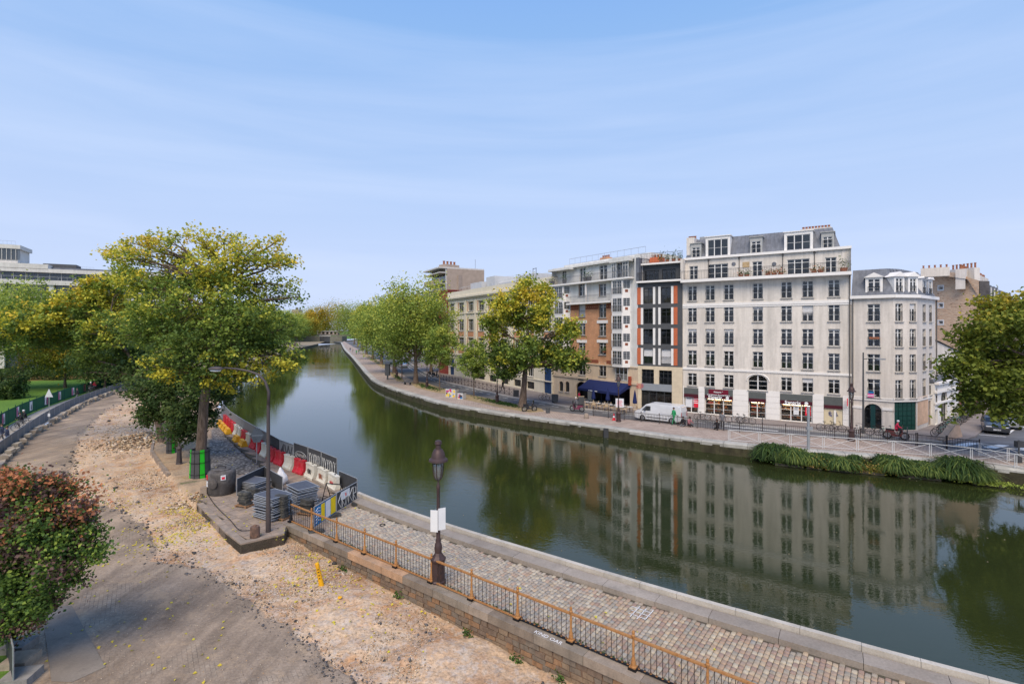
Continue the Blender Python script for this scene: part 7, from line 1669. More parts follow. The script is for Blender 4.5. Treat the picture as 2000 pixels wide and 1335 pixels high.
cb = Line([(404, 962), (420, 985), (450, 1015), (472, 1035), (489, 1034)], z=.05, step=.3); mb = MB(); mb.tube([(v.x, v.y, .04) for v in cb.p], .018, 5); tag(mb.build('cable', m_iron), 'thin dark cable lying from the stone stub to the mooring bollard', 'cable')
# ---- tall lamp with curved arm
m_lp = M('brown_grey_pole', (.085, .07, .068), .55, .12, 4, metal=.3)
b = G(524, 1038); t = thing('street_lamp', 'tall grey street lamp with long curved arm reaching left over the stacks', 'street lamp', b)
hz = lambda y: H + (HZ - y) / 1000 * b.y; xx = lambda x: (x - 1000) / 1000 * b.y - b.x
MB().tube([(0, 0, 0), (0, 0, 1.2), (0, 0, 1.25), (0, 0, hz(790))], [.12, .115, .10, .075], 12).build('pole', m_lp, t, smooth=True, auto=40)
MB().tube([(0, 0, hz(795)), (xx(525), 0, hz(765)), (xx(518), 0, hz(745)), (xx(505), 0, hz(731)), (xx(485), 0, hz(724)), (xx(462), 0, hz(720)), (xx(438), 0, hz(718))], [.075, .07, .06, .055, .05, .045, .04], 10).build('arm', m_lp, t, smooth=True)
mb = MB(); mb.M = Matrix.Translation((xx(422), 0, hz(720))) @ Matrix.Scale(1.9, 4, (1, 0, 0)); mb.lathe([(.02, .12), (.1, .11), (.18, .05), (.2, 0), (.19, -.03)], 16); mb.build('lamp_head', m_lp, t, smooth=True); mb = MB(); mb.M = Matrix.Translation((xx(421), 0, hz(722))) @ Matrix.Scale(1.9, 4, (1, 0, 0)); mb.lathe([(.15, 0), (.13, -.06), (.05, -.09)], 14); mb.build('lamp_glass', m_pap, t, smooth=True)
# ---- old lantern lamps
m_lan = M('lantern_brown', (.075, .048, .045), .5, .15, 5, metal=.3); m_lgl = Mglass('lantern_glass', (.45, .45, .44), .7)
def lantern_lamp(base, label, sc=1.0, group='old style lantern lamps'):
 t = thing('lantern_lamp', label, 'street lamp', base, .3, group)
 pm_ = MC.get('lan')
 if not pm_:
  a = MB().lathe([(.27, 0), (.27, .12), (.24, .16), (.23, .75), (.25, .8), (.27, .84), (.27, .9), (.18, 1.0), (.12, 1.1)], 8).mesh('pedestal', m_lan, False)
  c_ = MB().lathe([(.12, 1.1), (.14, 1.25), (.12, 1.4), (.09, 1.45), (.10, 1.52), (.075, 1.6), (.07, 2.2), (.078, 2.22), (.06, 2.3), (.055, 3.3), (.07, 3.34), (.07, 3.42), (.03, 3.5), (.03, 3.62)], 12).mesh('column', m_lan, True, 40)
  fr = MB()
  for k in range(6):
   an = k * math.pi / 3; cs_, sn = math.cos(an), math.sin(an); fr.tube([(.05 * cs_, .05 * sn, 3.62), (.14 * cs_, .14 * sn, 3.72), (.19 * cs_, .19 * sn, 4.05), (.2 * cs_, .2 * sn, 4.32)], .014, 4)
  f_ = fr.mesh('lantern_frame', m_lan); g_ = MB().lathe([(.09, 3.66), (.13, 3.75), (.17, 4.05), (.18, 4.3)], 12).mesh('lantern_glass', m_lgl, True)
  k_ = MB().lathe([(.34, 4.3), (.33, 4.36), (.25, 4.42), (.22, 4.58), (.15, 4.7), (.1, 4.73), (.09, 4.86), (.13, 4.9), (.11, 5.0), (.05, 5.03)], 14).mesh('lantern_cap', m_lan, True, 40); MC['lan'] = pm_ = (a, c_, f_, g_, k_)
 for nme, me in zip(('pedestal', 'column', 'lantern_frame', 'lantern_glass', 'lantern_cap'), pm_): put(nme, me, t)
 t.scale = (sc, sc, sc); return t
b = G(856, 1139); lantern_lamp(b, 'large old lantern lamp standing on the near cobbled quay behind the railing', 1.1)
t = thing('white_board', 'blank white board strapped to the column of the near lantern lamp', 'sign board', (b.x, b.y - .12, 0), .0)
zb0, zb1 = H + (HZ - 1036) / 1000 * b.y, H + (HZ - 994) / 1000 * b.y; mb = MB(); mb.add([(-.29, .04, zb0), (0, -.02, zb0 - .02), (0, -.02, zb1 + .02), (-.29, .04, zb1)], [(0, 1, 2, 3)]); mb.add([(0.02, -.02, zb0 + .08), (.28, .12, zb0 + .1), (.28, .12, zb1 + .08), (.02, -.02, zb1 + .06)], [(0, 1, 2, 3)])
for v_ in list(mb.f): pass
mb2 = MB();
for (p0, p1, dz) in (((-.29, .04), (0, -.02), 0), ((.02, -.02), (.28, .12), .07)):
 u = Vector((p1[0] - p0[0], p1[1] - p0[1], 0)); mb2.add([(p0[0], p0[1], zb0 + dz), (p1[0], p1[1], zb0 + dz), (p1[0], p1[1], zb1 + dz), (p0[0], p0[1], zb1 + dz), (p0[0], p0[1] + .02, zb0 + dz), (p1[0], p1[1] + .02, zb0 + dz), (p1[0], p1[1] + .02, zb1 + dz), (p0[0], p0[1] + .02, zb1 + dz)], [(0, 1, 2, 3), (7, 6, 5, 4), (0, 4, 5, 1), (3, 2, 6, 7), (0, 3, 7, 4), (1, 5, 6, 2)])
mb2.build('board', M('blank_board', (.72, .72, .7), .6, .05, 3), t); mb = MB()
for z in (zb0 + .1, zb1): mb.tube([(.13 * math.cos(a), .12 + .13 * math.sin(a), z) for a in np.linspace(0, 2 * math.pi, 13)], .008, 4, False)
mb.build('strap', m_galv, t)
# ---- yellow post, hexagonal sign, triangular sign
b = GS(628, 1142); t = thing('yellow_marker_post', 'tilted bright yellow marker post stuck in the rubble', 'marker post', b); mb = MB(); mb.M = Matrix.Rotation(R(-12), 4, 'Y'); mb.lathe([(.11, -.1), (.1, 0), (.075, .75), (.085, .78), (.075, .9), (.04, .93)], 12); mb.build('body', M('yellow_post', srgb(240, 176, 20), .6, .15, 4, dirt=srgb(200, 150, 60)), t, smooth=True, auto=40)
mb = MB(); mb.M = Matrix.Rotation(R(-12), 4, 'Y')
for z in (.3, .42, .55, .66): mb.box(-.01, .05, -.105 + z * .03, -.06, z, z + .03)
mb.build('slot', m_iron, t)
b = GS(664, 1166); t = thing('broken_cone', 'small broken yellow base lying in the rubble near the post', 'marker foot', b); MB().lathe([(.09, 0), (.08, .02), (.03, .03)], 7).build('body', MC['yellow_post'], t)
b = G(501, 905); t = thing('direction_sign', 'bare grey back of a hexagonal road sign on a thin post before the barriers', 'road sign', b, .25)
hz2 = lambda y: H + (HZ - y) / 1000 * b.y; MB().tube([(0, .05, 0), (0, .05, hz2(836))], .035, 8).build('post', m_galv, t)
zc = hz2(850); mb = MB(); mb.prism([(-.42, zc), (-.2, zc + .5), (.22, zc + .5), (.5, zc), (.22, zc - .5), (-.2, zc - .5)], -.0, .025); mb.build('plate', M('sign_back_grey', (.23, .24, .24), .6, .2, 4, dirt=(.1, .1, .1)), t); MB().box(-.3, .4, -.02, 0, zc - .04, zc + .04).build('rail', m_galv, t)
b = up(G(96, 835, -.2), -.2); t = thing('triangular_sign', 'triangular road sign seen from behind on a thin post between the fences', 'road sign', b); k = b.y / 1000
MB().tube([(0, 0, 0), (0, 0, 75 * k)], .03, 8).build('post', m_galv, t); MB().prism([(-8 * k, 60 * k), (8 * k, 60 * k), (0, 76 * k)], -.03, -.01).build('plate', M('sign_face_pale', (.6, .62, .65), .5, .1, 4), t); MB().box(-.12, .12, -.03, -.01, 22 * k, 28 * k).build('lower_plate', m_pap, t)
# ---- gas pipe post (dark cast post)
b = G(350, 905); t = thing('cast_post', 'dark cast iron lamp stump beside the green trunk guard', 'post', b); MB().lathe([(.24, 0), (.2, .08), (.17, .5), (.15, 1.0), (.2, 1.05), (.2, 1.15), (.08, 1.3), (.05, 1.5)], 8).build('body', m_lp, t)
# ---- mesh fence along the path: panels with posts
LFr = Line([(-60, 935), (0, 890), (48, 854), (100, 818), (152, 791), (192, 776), (260, 750), (292, 737)], z=-.2, step=1.5)
d_ = 0; i = 0
while d_ < LFr.len - 2:
 a = LFr.at(d_)[0]; b = LFr.at(min(d_ + 2.2, LFr.len))[0]
 if a.x / a.y > -1.04: hoarding(up(a, -.2), up(b, -.2), 1.1, 'low grey mesh fence panel along the footpath, %s from the left' % ordn[i], m_mesh, .03, group='grey mesh fence panels beside the footpath'); i += 1
 d_ += 2.22
# ---- green fence with posters
m_gf = M('green_fence_cloth', srgb(28, 92, 62), .85, .12, 2); m_gp = M('green_post', srgb(20, 70, 60), .6, .1, 3)
gf = thing('green_fence', 'long green fabric fence with posters between the lawn and the footpath', 'fence')
PG = Line([(-60, 876), (0, 838), (48, 812), (86, 796), (140, 776), (200, 757), (262, 741)], z=-.2, step=2); k = int(PG.len / 2.6)
def smp(L_, d_): return L_.at(d_)[0]
posters = {}
for i in range(k):
 a = up(smp(PG, PG.len * i / k), -.2); b = up(smp(PG, PG.len * (i + 1) / k), -.2); u = (b - a)
 if a.x / a.y < -1.06: continue
 an = math.atan2(u.y, u.x); o = put('fence_cloth', MB().box(.04, u.length - .04, -.01, .01, .03, 1.55).mesh('fence_cloth', m_gf), gf, a, (0, 0, an)); put('post', MC.setdefault('gpost', MB().tube([(0, 0, 0), (0, 0, 1.75)], .035, 6).mesh('post', m_gp)), gf, a)
for i, px in enumerate((6, 34, 60, 90, 116, 142, 165, 186)):
 d0 = min(range(0, int(PG.len * 4)), key=lambda q: abs(1000 + 1000 * PG.at(q / 4)[0].x / PG.at(q / 4)[0].y - px)) / 4; a, u_ = PG.at(d0); an = math.atan2(u_.y, u_.x)
 w = Vector((u_.y, -u_.x, 0)); w = w if w.dot(-a) > 0 else -w
 p_ = thing('poster', ['pink and white poster at the left edge of the green fence', 'pink and white poster with dark figure, second on the green fence', 'white poster with grey pattern, third on the green fence', 'poster with pink stripe beside the triangular sign', 'pink striped poster, fifth along the green fence', 'pink striped poster behind the walker, sixth on the green fence', 'brown photo poster, seventh on the green fence', 'last brown photo poster on the green fence'][i], 'poster', (a.x + w.x * .03, a.y + w.y * .03, .15), an, 'posters on the green fence')
 s_ = 1 if w.dot(Vector((u_.y, -u_.x, 0))) > 0 else -1
 MB().box(-.5, .5, min(0, -.02 * s_), max(0, -.02 * s_), 0, 1.05).build('sheet', m_pap if i < 6 else M('brown_photo', (.25, .12, .07), .7, .4, 6), p_)
 if i != 2: MB().box(*((.12, .5) if i in (3,) else (-.5, -.15)), min(-.021 * s_, -.03 * s_), max(-.021 * s_, -.03 * s_), 0, 1.05).build('pink_stripe', M('pink_print', srgb(190, 60, 130), .6, .1, 4) if i < 6 else m_char, p_)
 MB().prism([(-.05, .1), (.22, .1), (.2, .5), (.1, .75), (-.0, .6)], min(-.031 * s_, -.04 * s_), max(-.031 * s_, -.04 * s_)).build('printed_figure', m_hp, p_)
# ---- granite blocks behind the mesh fence
m_blk = [M('granite_block_%s' % n_, c_, .9, .25, 4, rnd=.15) for n_, c_ in (('pale', srgb(184, 172, 152)), ('tan', srgb(164, 150, 132)), ('grey', srgb(142, 138, 132)))]
BL = Line([(-40, 945), (8, 905), (40, 874), (80, 842), (120, 818), (160, 795), (200, 777), (255, 757), (285, 745)], z=-.2, step=1.5)
BL = BL.off(0); d_ = 0; i = 0; bms = []
for q in range(5):
 r_ = random.Random(q); vs = [(x + r_.uniform(-.04, .04), y + r_.uniform(-.04, .04), z + r_.uniform(-.02, .02)) for z in (0, .27) for x, y in ((-.42, -.2), (.42, -.2), (.42, .2), (-.42, .2))]
 bms.append(MB().add(vs, [(0, 3, 2, 1), (4, 5, 6, 7), (0, 1, 5, 4), (1, 2, 6, 5), (2, 3, 7, 6), (3, 0, 4, 7)]))
bmm = [b_.mesh('granite_block', m_blk[q % 3]) for q, b_ in enumerate(bms)]
np_ = -1
while d_ < BL.len - 1 and i < 90:
 a, u_ = BL.at(d_); a = a + Vector((-.35, .15, 0)); px_ = 1000 + a.x / a.y * 1000; np_ += (px_ > -15 and np_ < 69); ly = 2 if rn7.random() < .62 else 1
 if px_ > -15:
  for l_ in range(ly):
   o = put('granite_block', bmm[(i * 2 + l_) % 5], None, (a.x + rn7.uniform(-.1, .1), a.y + rn7.uniform(-.1, .1), -.27 + .27 * l_), (0, 0, math.atan2(u_.y, u_.x) + rn7.uniform(-.25, .25)))
   tag(o, ('upper granite block of the %s pile from the left, beside the mesh fence' if l_ else 'granite block on the ground, %s along the mesh fence from the left') % ordn[np_], 'stone block', 'granite kerb blocks beside the mesh fence'); i += 1
 d_ += 1.0 if rn7.random() < .75 else 1.8
_q = [GS(*q_) for q_ in ((82, 1186), (140, 1182), (206, 1302), (140, 1332), (100, 1330))]; o = MB().slab([tuple(v_[:2]) for v_ in _q], -.5, max(v_.z for v_ in _q) + .015).build('tarmac_patch', M('tarmac_patch', srgb(134, 124, 112), .9, .25, 2.5, dirt=srgb(108, 98, 88))); tag(o, kind='structure')
for i, (px, py, w_) in enumerate(((36, 1268, .5), (40, 1297, .5), (40, 1330, .55), (44, 1375, .55))):
 b = GS(px, py); o = MB().box(-w_ / 2 - .1, w_ / 2 + .1, -.34, .34, -.1, .24).build('granite_block', m_blk[2 - (i % 2)], None, b, (0, 0, .12 + i * .03)); tag(o, ['flat grey slab at the lower left corner just below the smoke bush', 'rougher narrow slab between the corner slabs', 'pale flat slab at the bottom left edge', 'slab at the very bottom left, cut by the frame'][i], 'stone block')
hoarding(up(GS(8, 1255), -.3), up(GS(26, 1345), -.3), 1.2, 'dark site panel with steel edge in the bottom left corner', m_hp, 0, None, group='corner site panels')
m_yelb = LV['poplar']
# ---- rubble, stone heap, litter
def rocks(name, pts, sizes, mats_w, mat, kindname, seed=0, flat=.6):
 n = len(pts); r_ = np.random.default_rng(seed); base = np.array([(-1, -1, -1), (1, -1, -1), (1, 1, -1), (-1, 1, -1), (-1, -1, 1), (1, -1, 1), (1, 1, 1), (-1, 1, 1)], float)
 F_ = np.array([(0, 3, 2, 1), (4, 5, 6, 7), (0, 1, 5, 4), (1, 2, 6, 5), (2, 3, 7, 6), (3, 0, 4, 7)])
 v = base[None] * r_.uniform(.25, 1.0, (n, 8, 3)) * np.array([1, .75, flat]); an = r_.uniform(0, 6.28, n); tl = r_.uniform(-.5, .5, n)
 ca, sa = np.cos(an)[:, None], np.sin(an)[:, None]; x = v[..., 0] * ca - v[..., 1] * sa; y = v[..., 0] * sa + v[..., 1] * ca; z = v[..., 2] + x * np.sin(tl)[:, None] * .6
 v = np.stack([x, y, z], -1) * (np.asarray(sizes)[:, None, None] / 2) + np.asarray(pts)[:, None]
 q = (np.arange(n)[:, None, None] * 8 + F_[None]).reshape(-1, 4); me = npmesh(name, v.reshape(-1, 3), q, mat, [('tone', 'FACE', np.repeat(r_.random(n), 6))]); return me
mr = MatB('broken_stone'); c = mr.ramp(mr.attr('tone'), [(0, srgb(128, 112, 96)), (.2, srgb(164, 144, 120)), (.45, srgb(196, 172, 140)), (.7, srgb(210, 194, 170)), (.9, srgb(190, 146, 102)), (1, srgb(222, 212, 196))]); c = mr.mix(1, c, mr.ramp(mr.noise(mr.pos(), 14, 3), [(.3, .75), (.7, 1.15)]), 'MULTIPLY'); mr.col(c).set(.95, 0, .15); mr = mr.m
mt_ = MatB('broken_tarmac'); c = mt_.ramp(mt_.attr('tone'), [(0, (.05, .05, .05)), (.6, (.12, .11, .105)), (1, (.2, .18, .17))]); mt_.col(c).set(.9, 0, .2); mt_ = mt_.m
kx_, ky__ = V[:, 0].reshape(GX.shape), V[:, 1].reshape(GX.shape)
vis_ = (insite & keepv); dirt = vis_ & (asph < .5) & (PX > -40) & (PX < 1220); I = np.argwhere(dirt); wgt = np.ones(len(I))
dens = npnoise(GX, GY, .45, 21, 3)[dirt]; wgt = np.clip((dens - .38) * 6, .03, 1) ** 2 * (1 + 1.2 * (sQ[dirt] > -6)); wgt *= GY[dirt] ** 1.2 * (.6 + (npnoise(GX, GY, 1.6, 23, 3)[dirt] > .5)); wgt /= wgt.sum()
def scat(n, smin, smax, name, mat, seed, wg=wgt, Ix=I, pw=2.2):
 r_ = np.random.default_rng(seed); ii = Ix[r_.choice(len(Ix), n, p=wg)]; x = GX[ii[:, 0], ii[:, 1]] + r_.normal(0, .05, n); y = GY[ii[:, 0], ii[:, 1]] + r_.normal(0, .08, n); z = ZG[ii[:, 0], ii[:, 1]]; s_ = smin + (smax - smin) * r_.random(n) ** pw; s_ = s_ * np.clip(y / 22, .8, 2)
 return put(name, rocks(name, np.stack([x, y, z + s_ * .12], -1), s_, None, mat, name, seed))
tag(scat(15000, .015, .1, 'rubble', mr, 1), kind='stuff');
edge_d = distpoly(GX, GY, AP, True); ed = vis_ & (edge_d < .45) & (PX > 90) & (PX < 900); Ie = np.argwhere(ed)
tag(scat(1800, .04, .17, 'tarmac_chunks', mt_, 2, np.full(len(Ie), 1 / len(Ie)), Ie, 3), kind='stuff')
tag(scat(90, .08, .26, 'tarmac_pieces', mt_, 5, pw=1.5), kind='stuff')
Ia = np.argwhere(vis_ & (asph > .5) & (PY > 980)); tag(scat(2500, .015, .06, 'grit', mr, 6, np.full(len(Ia), 1 / len(Ia)), Ia), kind='stuff')
hp = g7.normal(size=(700, 2)) * np.array([1.5, 1.9]); c_ = G(265, 862, -.3); hgt_ = .55 * np.exp(-(hp ** 2).sum(1) / 4.5); pts_ = np.stack([c_.x + hp[:, 0] * .9 + hp[:, 1] * -.4, c_.y + hp[:, 1], np.array([zs(c_.x + a - .4 * b_, c_.y + b_) for a, b_ in hp]) + hgt_ * g7.random(700) ** .4], -1)
tag(put('stone_heap', rocks('stone_heap', pts_, g7.uniform(.12, .4, 700), None, mr, '', 9, .5)), 'low heap of broken pale stones on the dug ground left of the poplar', 'stone heap', kind='stuff')
hp = g7.normal(size=(60, 2)) * .45; c_ = G(362, 985, -.3); pts_ = np.stack([c_.x + hp[:, 0], c_.y + hp[:, 1], [zs(c_.x + a, c_.y + b_) + .06 for a, b_ in hp]], -1); tag(put('stone_heap', rocks('stone_heap', pts_, g7.uniform(.1, .3, 60), None, mr, '', 10, .5)), 'few broken stones lying against the platform corner', 'stone heap', kind='stuff')
def litter(name, n, Ix, seed, size=.11, zoff=.02):
 r_ = np.random.default_rng(seed); w_ = np.clip(npnoise(GX, GY, .35, 33, 3)[Ix[:, 0], Ix[:, 1]] - .35, .02, 1) ** 1.5; w_ = w_ * np.clip(np.exp(-np.hypot(GX[Ix[:, 0], Ix[:, 1]] + 14, GY[Ix[:, 0], Ix[:, 1]] - 26) / 3.5), .012, 1) * GY[Ix[:, 0], Ix[:, 1]] ** 3 * (1.2 - asph[Ix[:, 0], Ix[:, 1]]); w_ /= w_.sum(); ii = Ix[r_.choice(len(Ix), n, p=w_)]
 C_ = np.stack([GX[ii[:, 0], ii[:, 1]] + r_.normal(0, .1, n), GY[ii[:, 0], ii[:, 1]] + r_.normal(0, .1, n), ZG[ii[:, 0], ii[:, 1]] + zoff], -1); return tag(leafmesh(name, C_, size, r_.uniform(.8, 1, n), LV['poplar'], None, r_, up=3), kind='stuff')
litter('fallen_leaves', 1500, np.argwhere(vis_ & (PX > 60) & (PX < 900)), 41); litter('fallen_leaves', 700, np.argwhere((~insite) & keepv & (PX < 560) & (PX > 280)), 42)
C_ = np.array([tuple(Q(rn7.uniform(-9, 20), rn7.uniform(.2, 4.4), .03)) for _ in range(60)] + [(*tuple(G(rn7.uniform(400, 560), rn7.uniform(975, 1055)))[:2], .03) for _ in range(80)]); tag(leafmesh('fallen_leaves', C_, .1, g7.uniform(.7, 1, len(C_)), LV['poplar'], None, g7, up=3), kind='stuff')
m_dryl = Mleaf('floating_dry_leaves', [(0, (.2, .15, .08)), (1, (.5, .42, .28))])
C_ = []
for _ in range(500):
 px, py = rn7.uniform(760, 1990), 0; e = ER.at(rn7.uniform(ER.len * .55, ER.len * .93))[0]; n_ = Vector((-.6, -.8, 0)); k = abs(rn7.gauss(0, 1.6)) + .15; C_.append((e.x + n_.x * k + rn7.gauss(0, .3), e.y + n_.y * k, WATER_Z + .008))
for _ in range(90): v = G(rn7.uniform(800, 1990), rn7.uniform(880, 1150), WATER_Z); C_.append((v.x, v.y, WATER_Z + .008))
tag(leafmesh('floating_leaves', np.array(C_), .08, g7.uniform(.5, .8, len(C_)), m_dryl, None, g7, up=14), kind='stuff')
C_ = []
for (x, t_) in ((8.8, -.4), (12.5, -.42), (16.3, -.42), (5.2, -.4), (-.3, -.4), (14.6, -.4)): C_ += [tuple(Q(x + g7.normal(0, .12), t_ - .1 + g7.normal(0, .06), zs(*Q(x, t_ - .2)[:2]) + abs(g7.normal(0, .12)))) for _ in range(60)]
for s__ in np.arange(2, 26, .35):
 if rn7.random() < .6: C_ += [tuple(Q(s__ + g7.normal(0, .12), .16 + abs(g7.normal(0, .06)), .02 + abs(g7.normal(0, .02)))) for _ in range(8)]
tag(leafmesh('weeds', np.array(C_), .09, g7.random(len(C_)), m_leafg, None, g7), kind='stuff')
# ==== RIGHT BANK: street life
r8 = random.Random(88)
def gz(px, py, z=.1): return up(G(px, py, z), z)
# ---- lamps
for (px, py, lb) in ((1663, 861, 'old lantern lamp standing in front of the white apartment block corner'), (1208, 823, 'old lantern lamp carrying a white notice in front of the cafe'), (971, 786, 'old lantern lamp between the young tree and the yellow topped poplar'), (834, 756, 'old lantern lamp right of the thick trunked plane tree'), (775, 736, 'old lantern lamp next to the narrow trunked trees far up the promenade')):
 lantern_lamp(gz(px, py), lb)
b = gz(1209, 822); t = thing('notice_board', 'white notice with red and black print fixed to the lamp before the cafe', 'sign board', b + Vector((0, -.35, 0)), -.3); s = b.y / 1000
MB().box(-.42, .42, -.02, .02, 28 * s, 45 * s).build('board', m_pap, t); mb = MB()
for q in range(5): mb.box(-.3 + .05 * (q % 2), .3 - .06 * (q % 3), -.03, -.021, (31 + q * 2.4) * s, (31.7 + q * 2.4) * s)
mb.build('print', m_red, t)
# ---- modern poles
b = gz(1686, 846); t = thing('street_lamp', 'tall slim dark street lamp with short arm before the corner house', 'street lamp', b); s = b.y / 1000
MB().tube([(0, 0, 0), (0, 0, 1.2), (0, 0, 158 * s)], [.11, .09, .06], 8).build('pole', m_char, t); MB().tube([(0, 0, 145 * s), (.5, -.3, 147 * s), (1.0, -.6, 146 * s)], .04, 6).build('arm', m_char, t); mb = MB(); mb.box(.8, 1.5, -.85, -.5, 144.5 * s, 147 * s); mb.build('lamp_head', m_galv, t)
b = gz(1579, 877); t = thing('grey_post', 'pale grey metal post standing in the sedges before the supermarket', 'post', b); s = b.y / 1000; MB().tube([(0, 0, 0), (0, 0, 84 * s)], .11, 8).build('post', m_galv, t); MB().box(-.15, .3, -.1, .1, 38 * s, 44 * s).build('clamp', m_galv, t)
b = gz(1990, 903); t = thing('sensor_post', 'dark post with a black box on top by the white railing at the right edge', 'post', b); s = b.y / 1000; MB().tube([(0, 0, 0), (0, 0, 44 * s)], .05, 8).build('post', m_char, t); MB().box(-.22, .25, -.15, .15, 30 * s, 42 * s).build('box', m_hp, t); MB().box(-.15, .15, -.1, .1, 0, .6).build('base_box', m_hp, t)
# ---- dark picket railings
m_pick = M('dark_brown_railing', (.045, .035, .032), .55, .12, 5, rnd=.1)
pk_post = MB().tube([(0, 0, 0), (0, 0, 1.0)], .04, 6).lathe([(.05, 1.0), (.055, 1.05), (.02, 1.1)], 6).mesh('post', m_pick)
def picket(name, label, pts, h=.92, post_px=None, pitch=1.9, xcross=False, mat=None, bars=True, bp=.15, group=None, z=.1, pm=None):
 L_ = Line(pts, z=z, step=.5); a0 = up(L_.p[0], z); t = thing(name, label, 'railing', a0, 0, group); k = max(1, int(round(L_.len / pitch))); mt_ = mat or m_pick; pm = pm or pk_post; st = MB()
 for i in range(k + 1):
  a = up(L_.at(L_.len * i / k)[0], z) - a0; put('post', pm, t, a)
  if i < k:
   b = up(L_.at(L_.len * (i + 1) / k)[0], z) - a0; u = b - a; an = math.atan2(u.y, u.x); W_ = u.length
   sp = MC.get((name, round(W_, 1)))
   if not sp:
    m1 = MB().tube([(0, 0, h), (W_, 0, h)], .028, 6).mesh('top_rail', mt_); m2 = MB().tube([(0, 0, .12), (W_, 0, .12)], .02, 5).mesh('bottom_rail', mt_); m3 = None
    if xcross: mb = MB(); mb.tube([(0, 0, .12), (W_, 0, h)], .018, 5).tube([(0, 0, h), (W_, 0, .12)], .018, 5); m3 = mb.mesh('cross_brace', mt_)
    elif bars:
     mb = MB()
     for j in range(1, max(2, int(W_ / bp))): x = W_ * j / max(2, int(W_ / bp)); mb.box(x - .012, x + .012, -.012, .012, .12, h)
     m3 = mb.mesh('balusters', mt_)
    sp = (m1, m2, m3); MC[(name, round(W_, 1))] = sp
   put('top_rail', sp[0], t, a, (0, 0, an)); put('bottom_rail', sp[1], t, a, (0, 0, an))
   if sp[2]: o = put('cross_brace' if xcross else 'balusters', sp[2], t, a, (0, 0, an));
   if sp[2] and not xcross: tag(o, kind='stuff')
 return t
picket('kerb_railing', 'long dark picket railing between promenade and road from the cafe to the corner house', [(1158.6, 812), (1247, 823), (1303, 829), (1400, 840), (1586, 854), (1700, 862), (1789, 870)])
picket('kerb_railing', 'short dark picket railing beside the zebra crossing', [(1850, 876), (1913, 884)])
picket('cross_railing', 'low dark railing with crossed bars on the pavement of the cream building', [(861, 741.5), (932, 757.5), (1004, 772.8)], xcross=True, pitch=1.35)
m_wr = M('white_railing_paint', (.6, .6, .59), .5, .08, 5); wp = MB().tube([(-.07, 0, 0), (-.07, 0, 1.02)], .028, 6).tube([(.07, 0, 0), (.07, 0, 1.02)], .028, 6).mesh('post', m_wr)
picket('white_railing', 'long white railing with crossed braces along the water above the sedges', [(1424, 861), (1530, 869), (1640, 877.5), (1763, 887), (1829, 892), (1882, 898), (1939, 907), (2000, 916), (2080, 929)], xcross=True, mat=m_wr, pitch=2.35, h=.98, pm=wp)
picket('white_railing', 'second white cross braced railing turning away beside the zebra crossing', [(1914, 890), (1960, 900), (2020, 905), (2090, 908)], xcross=True, mat=m_wr, pitch=1.9, h=.98, pm=wp)
picket('wire_railing', 'thin see-through mesh railing between the two dark railings', [(1792, 870), (1848, 876)], pitch=1.7, bp=.08)
# ---- sedges and plants in the floating planter along the wall
m_sedge = Mleaf('sedge_leaves', [(0, (.03, .06, .015)), (.5, (.07, .13, .03)), (1, (.22, .27, .06))]); m_dry = Mleaf('dry_plants', [(0, (.12, .16, .03)), (.5, (.36, .30, .05)), (1, (.42, .24, .08))])
def sedge(px, py, r, h, n, label, seed, mat=None):
 g_ = np.random.default_rng(seed); b = G(px, py, -.55); r *= 1.08 + .2 * math.sin(seed * 2.3); h *= .8 + .18 * math.sin(seed * 1.7); e_ = ER.at(ER.near(b)[1])[0]; dd_ = Vector((-.45, -.89, 0)); b = up(e_ + dd_ * (.55 + .5 * (seed % 2)), WATER_Z + .15); t = thing('sedge_clump', label, 'water plant', b, 0, 'sedge clumps along the right bank')
 an = g_.uniform(0, 6.283, n); L_ = h * g_.uniform(.6, 1.15, n); out = r * g_.uniform(.3, 1.1, n); bx = g_.normal(0, r * .28, n); by = g_.normal(0, r * .22, n); w = .02 + .012 * g_.random(n); vs = []
 for k_, (f, zf) in enumerate(((0, 0), (.3, .62), (.7, .95), (1.15, .72), (1.5, .28))):
  cx_ = bx + np.cos(an) * out * f; cy_2 = by + np.sin(an) * out * f; cz = L_ * zf; ww = w * (1, 1.3, 1.1, .7, .1)[k_]; vs.append(np.stack([np.stack([cx_ - np.sin(an) * ww, cy_2 + np.cos(an) * ww, cz], -1), np.stack([cx_ + np.sin(an) * ww, cy_2 - np.cos(an) * ww, cz], -1)], 1))
 v = np.stack(vs, 1).reshape(n, 10, 3); F_ = np.array([(2 * k_, 2 * k_ + 1, 2 * k_ + 3, 2 * k_ + 2) for k_ in range(4)]); q = (np.arange(n)[:, None, None] * 10 + F_[None]).reshape(-1, 4)
 put('blades', npmesh('blades', v.reshape(-1, 3), q, mat or m_sedge, [('tint', 'FACE', np.repeat(np.clip(g_.random(n) ** 1.5 + .25 * math.sin(seed * 3.1), 0, 1), 4))]), t); return t
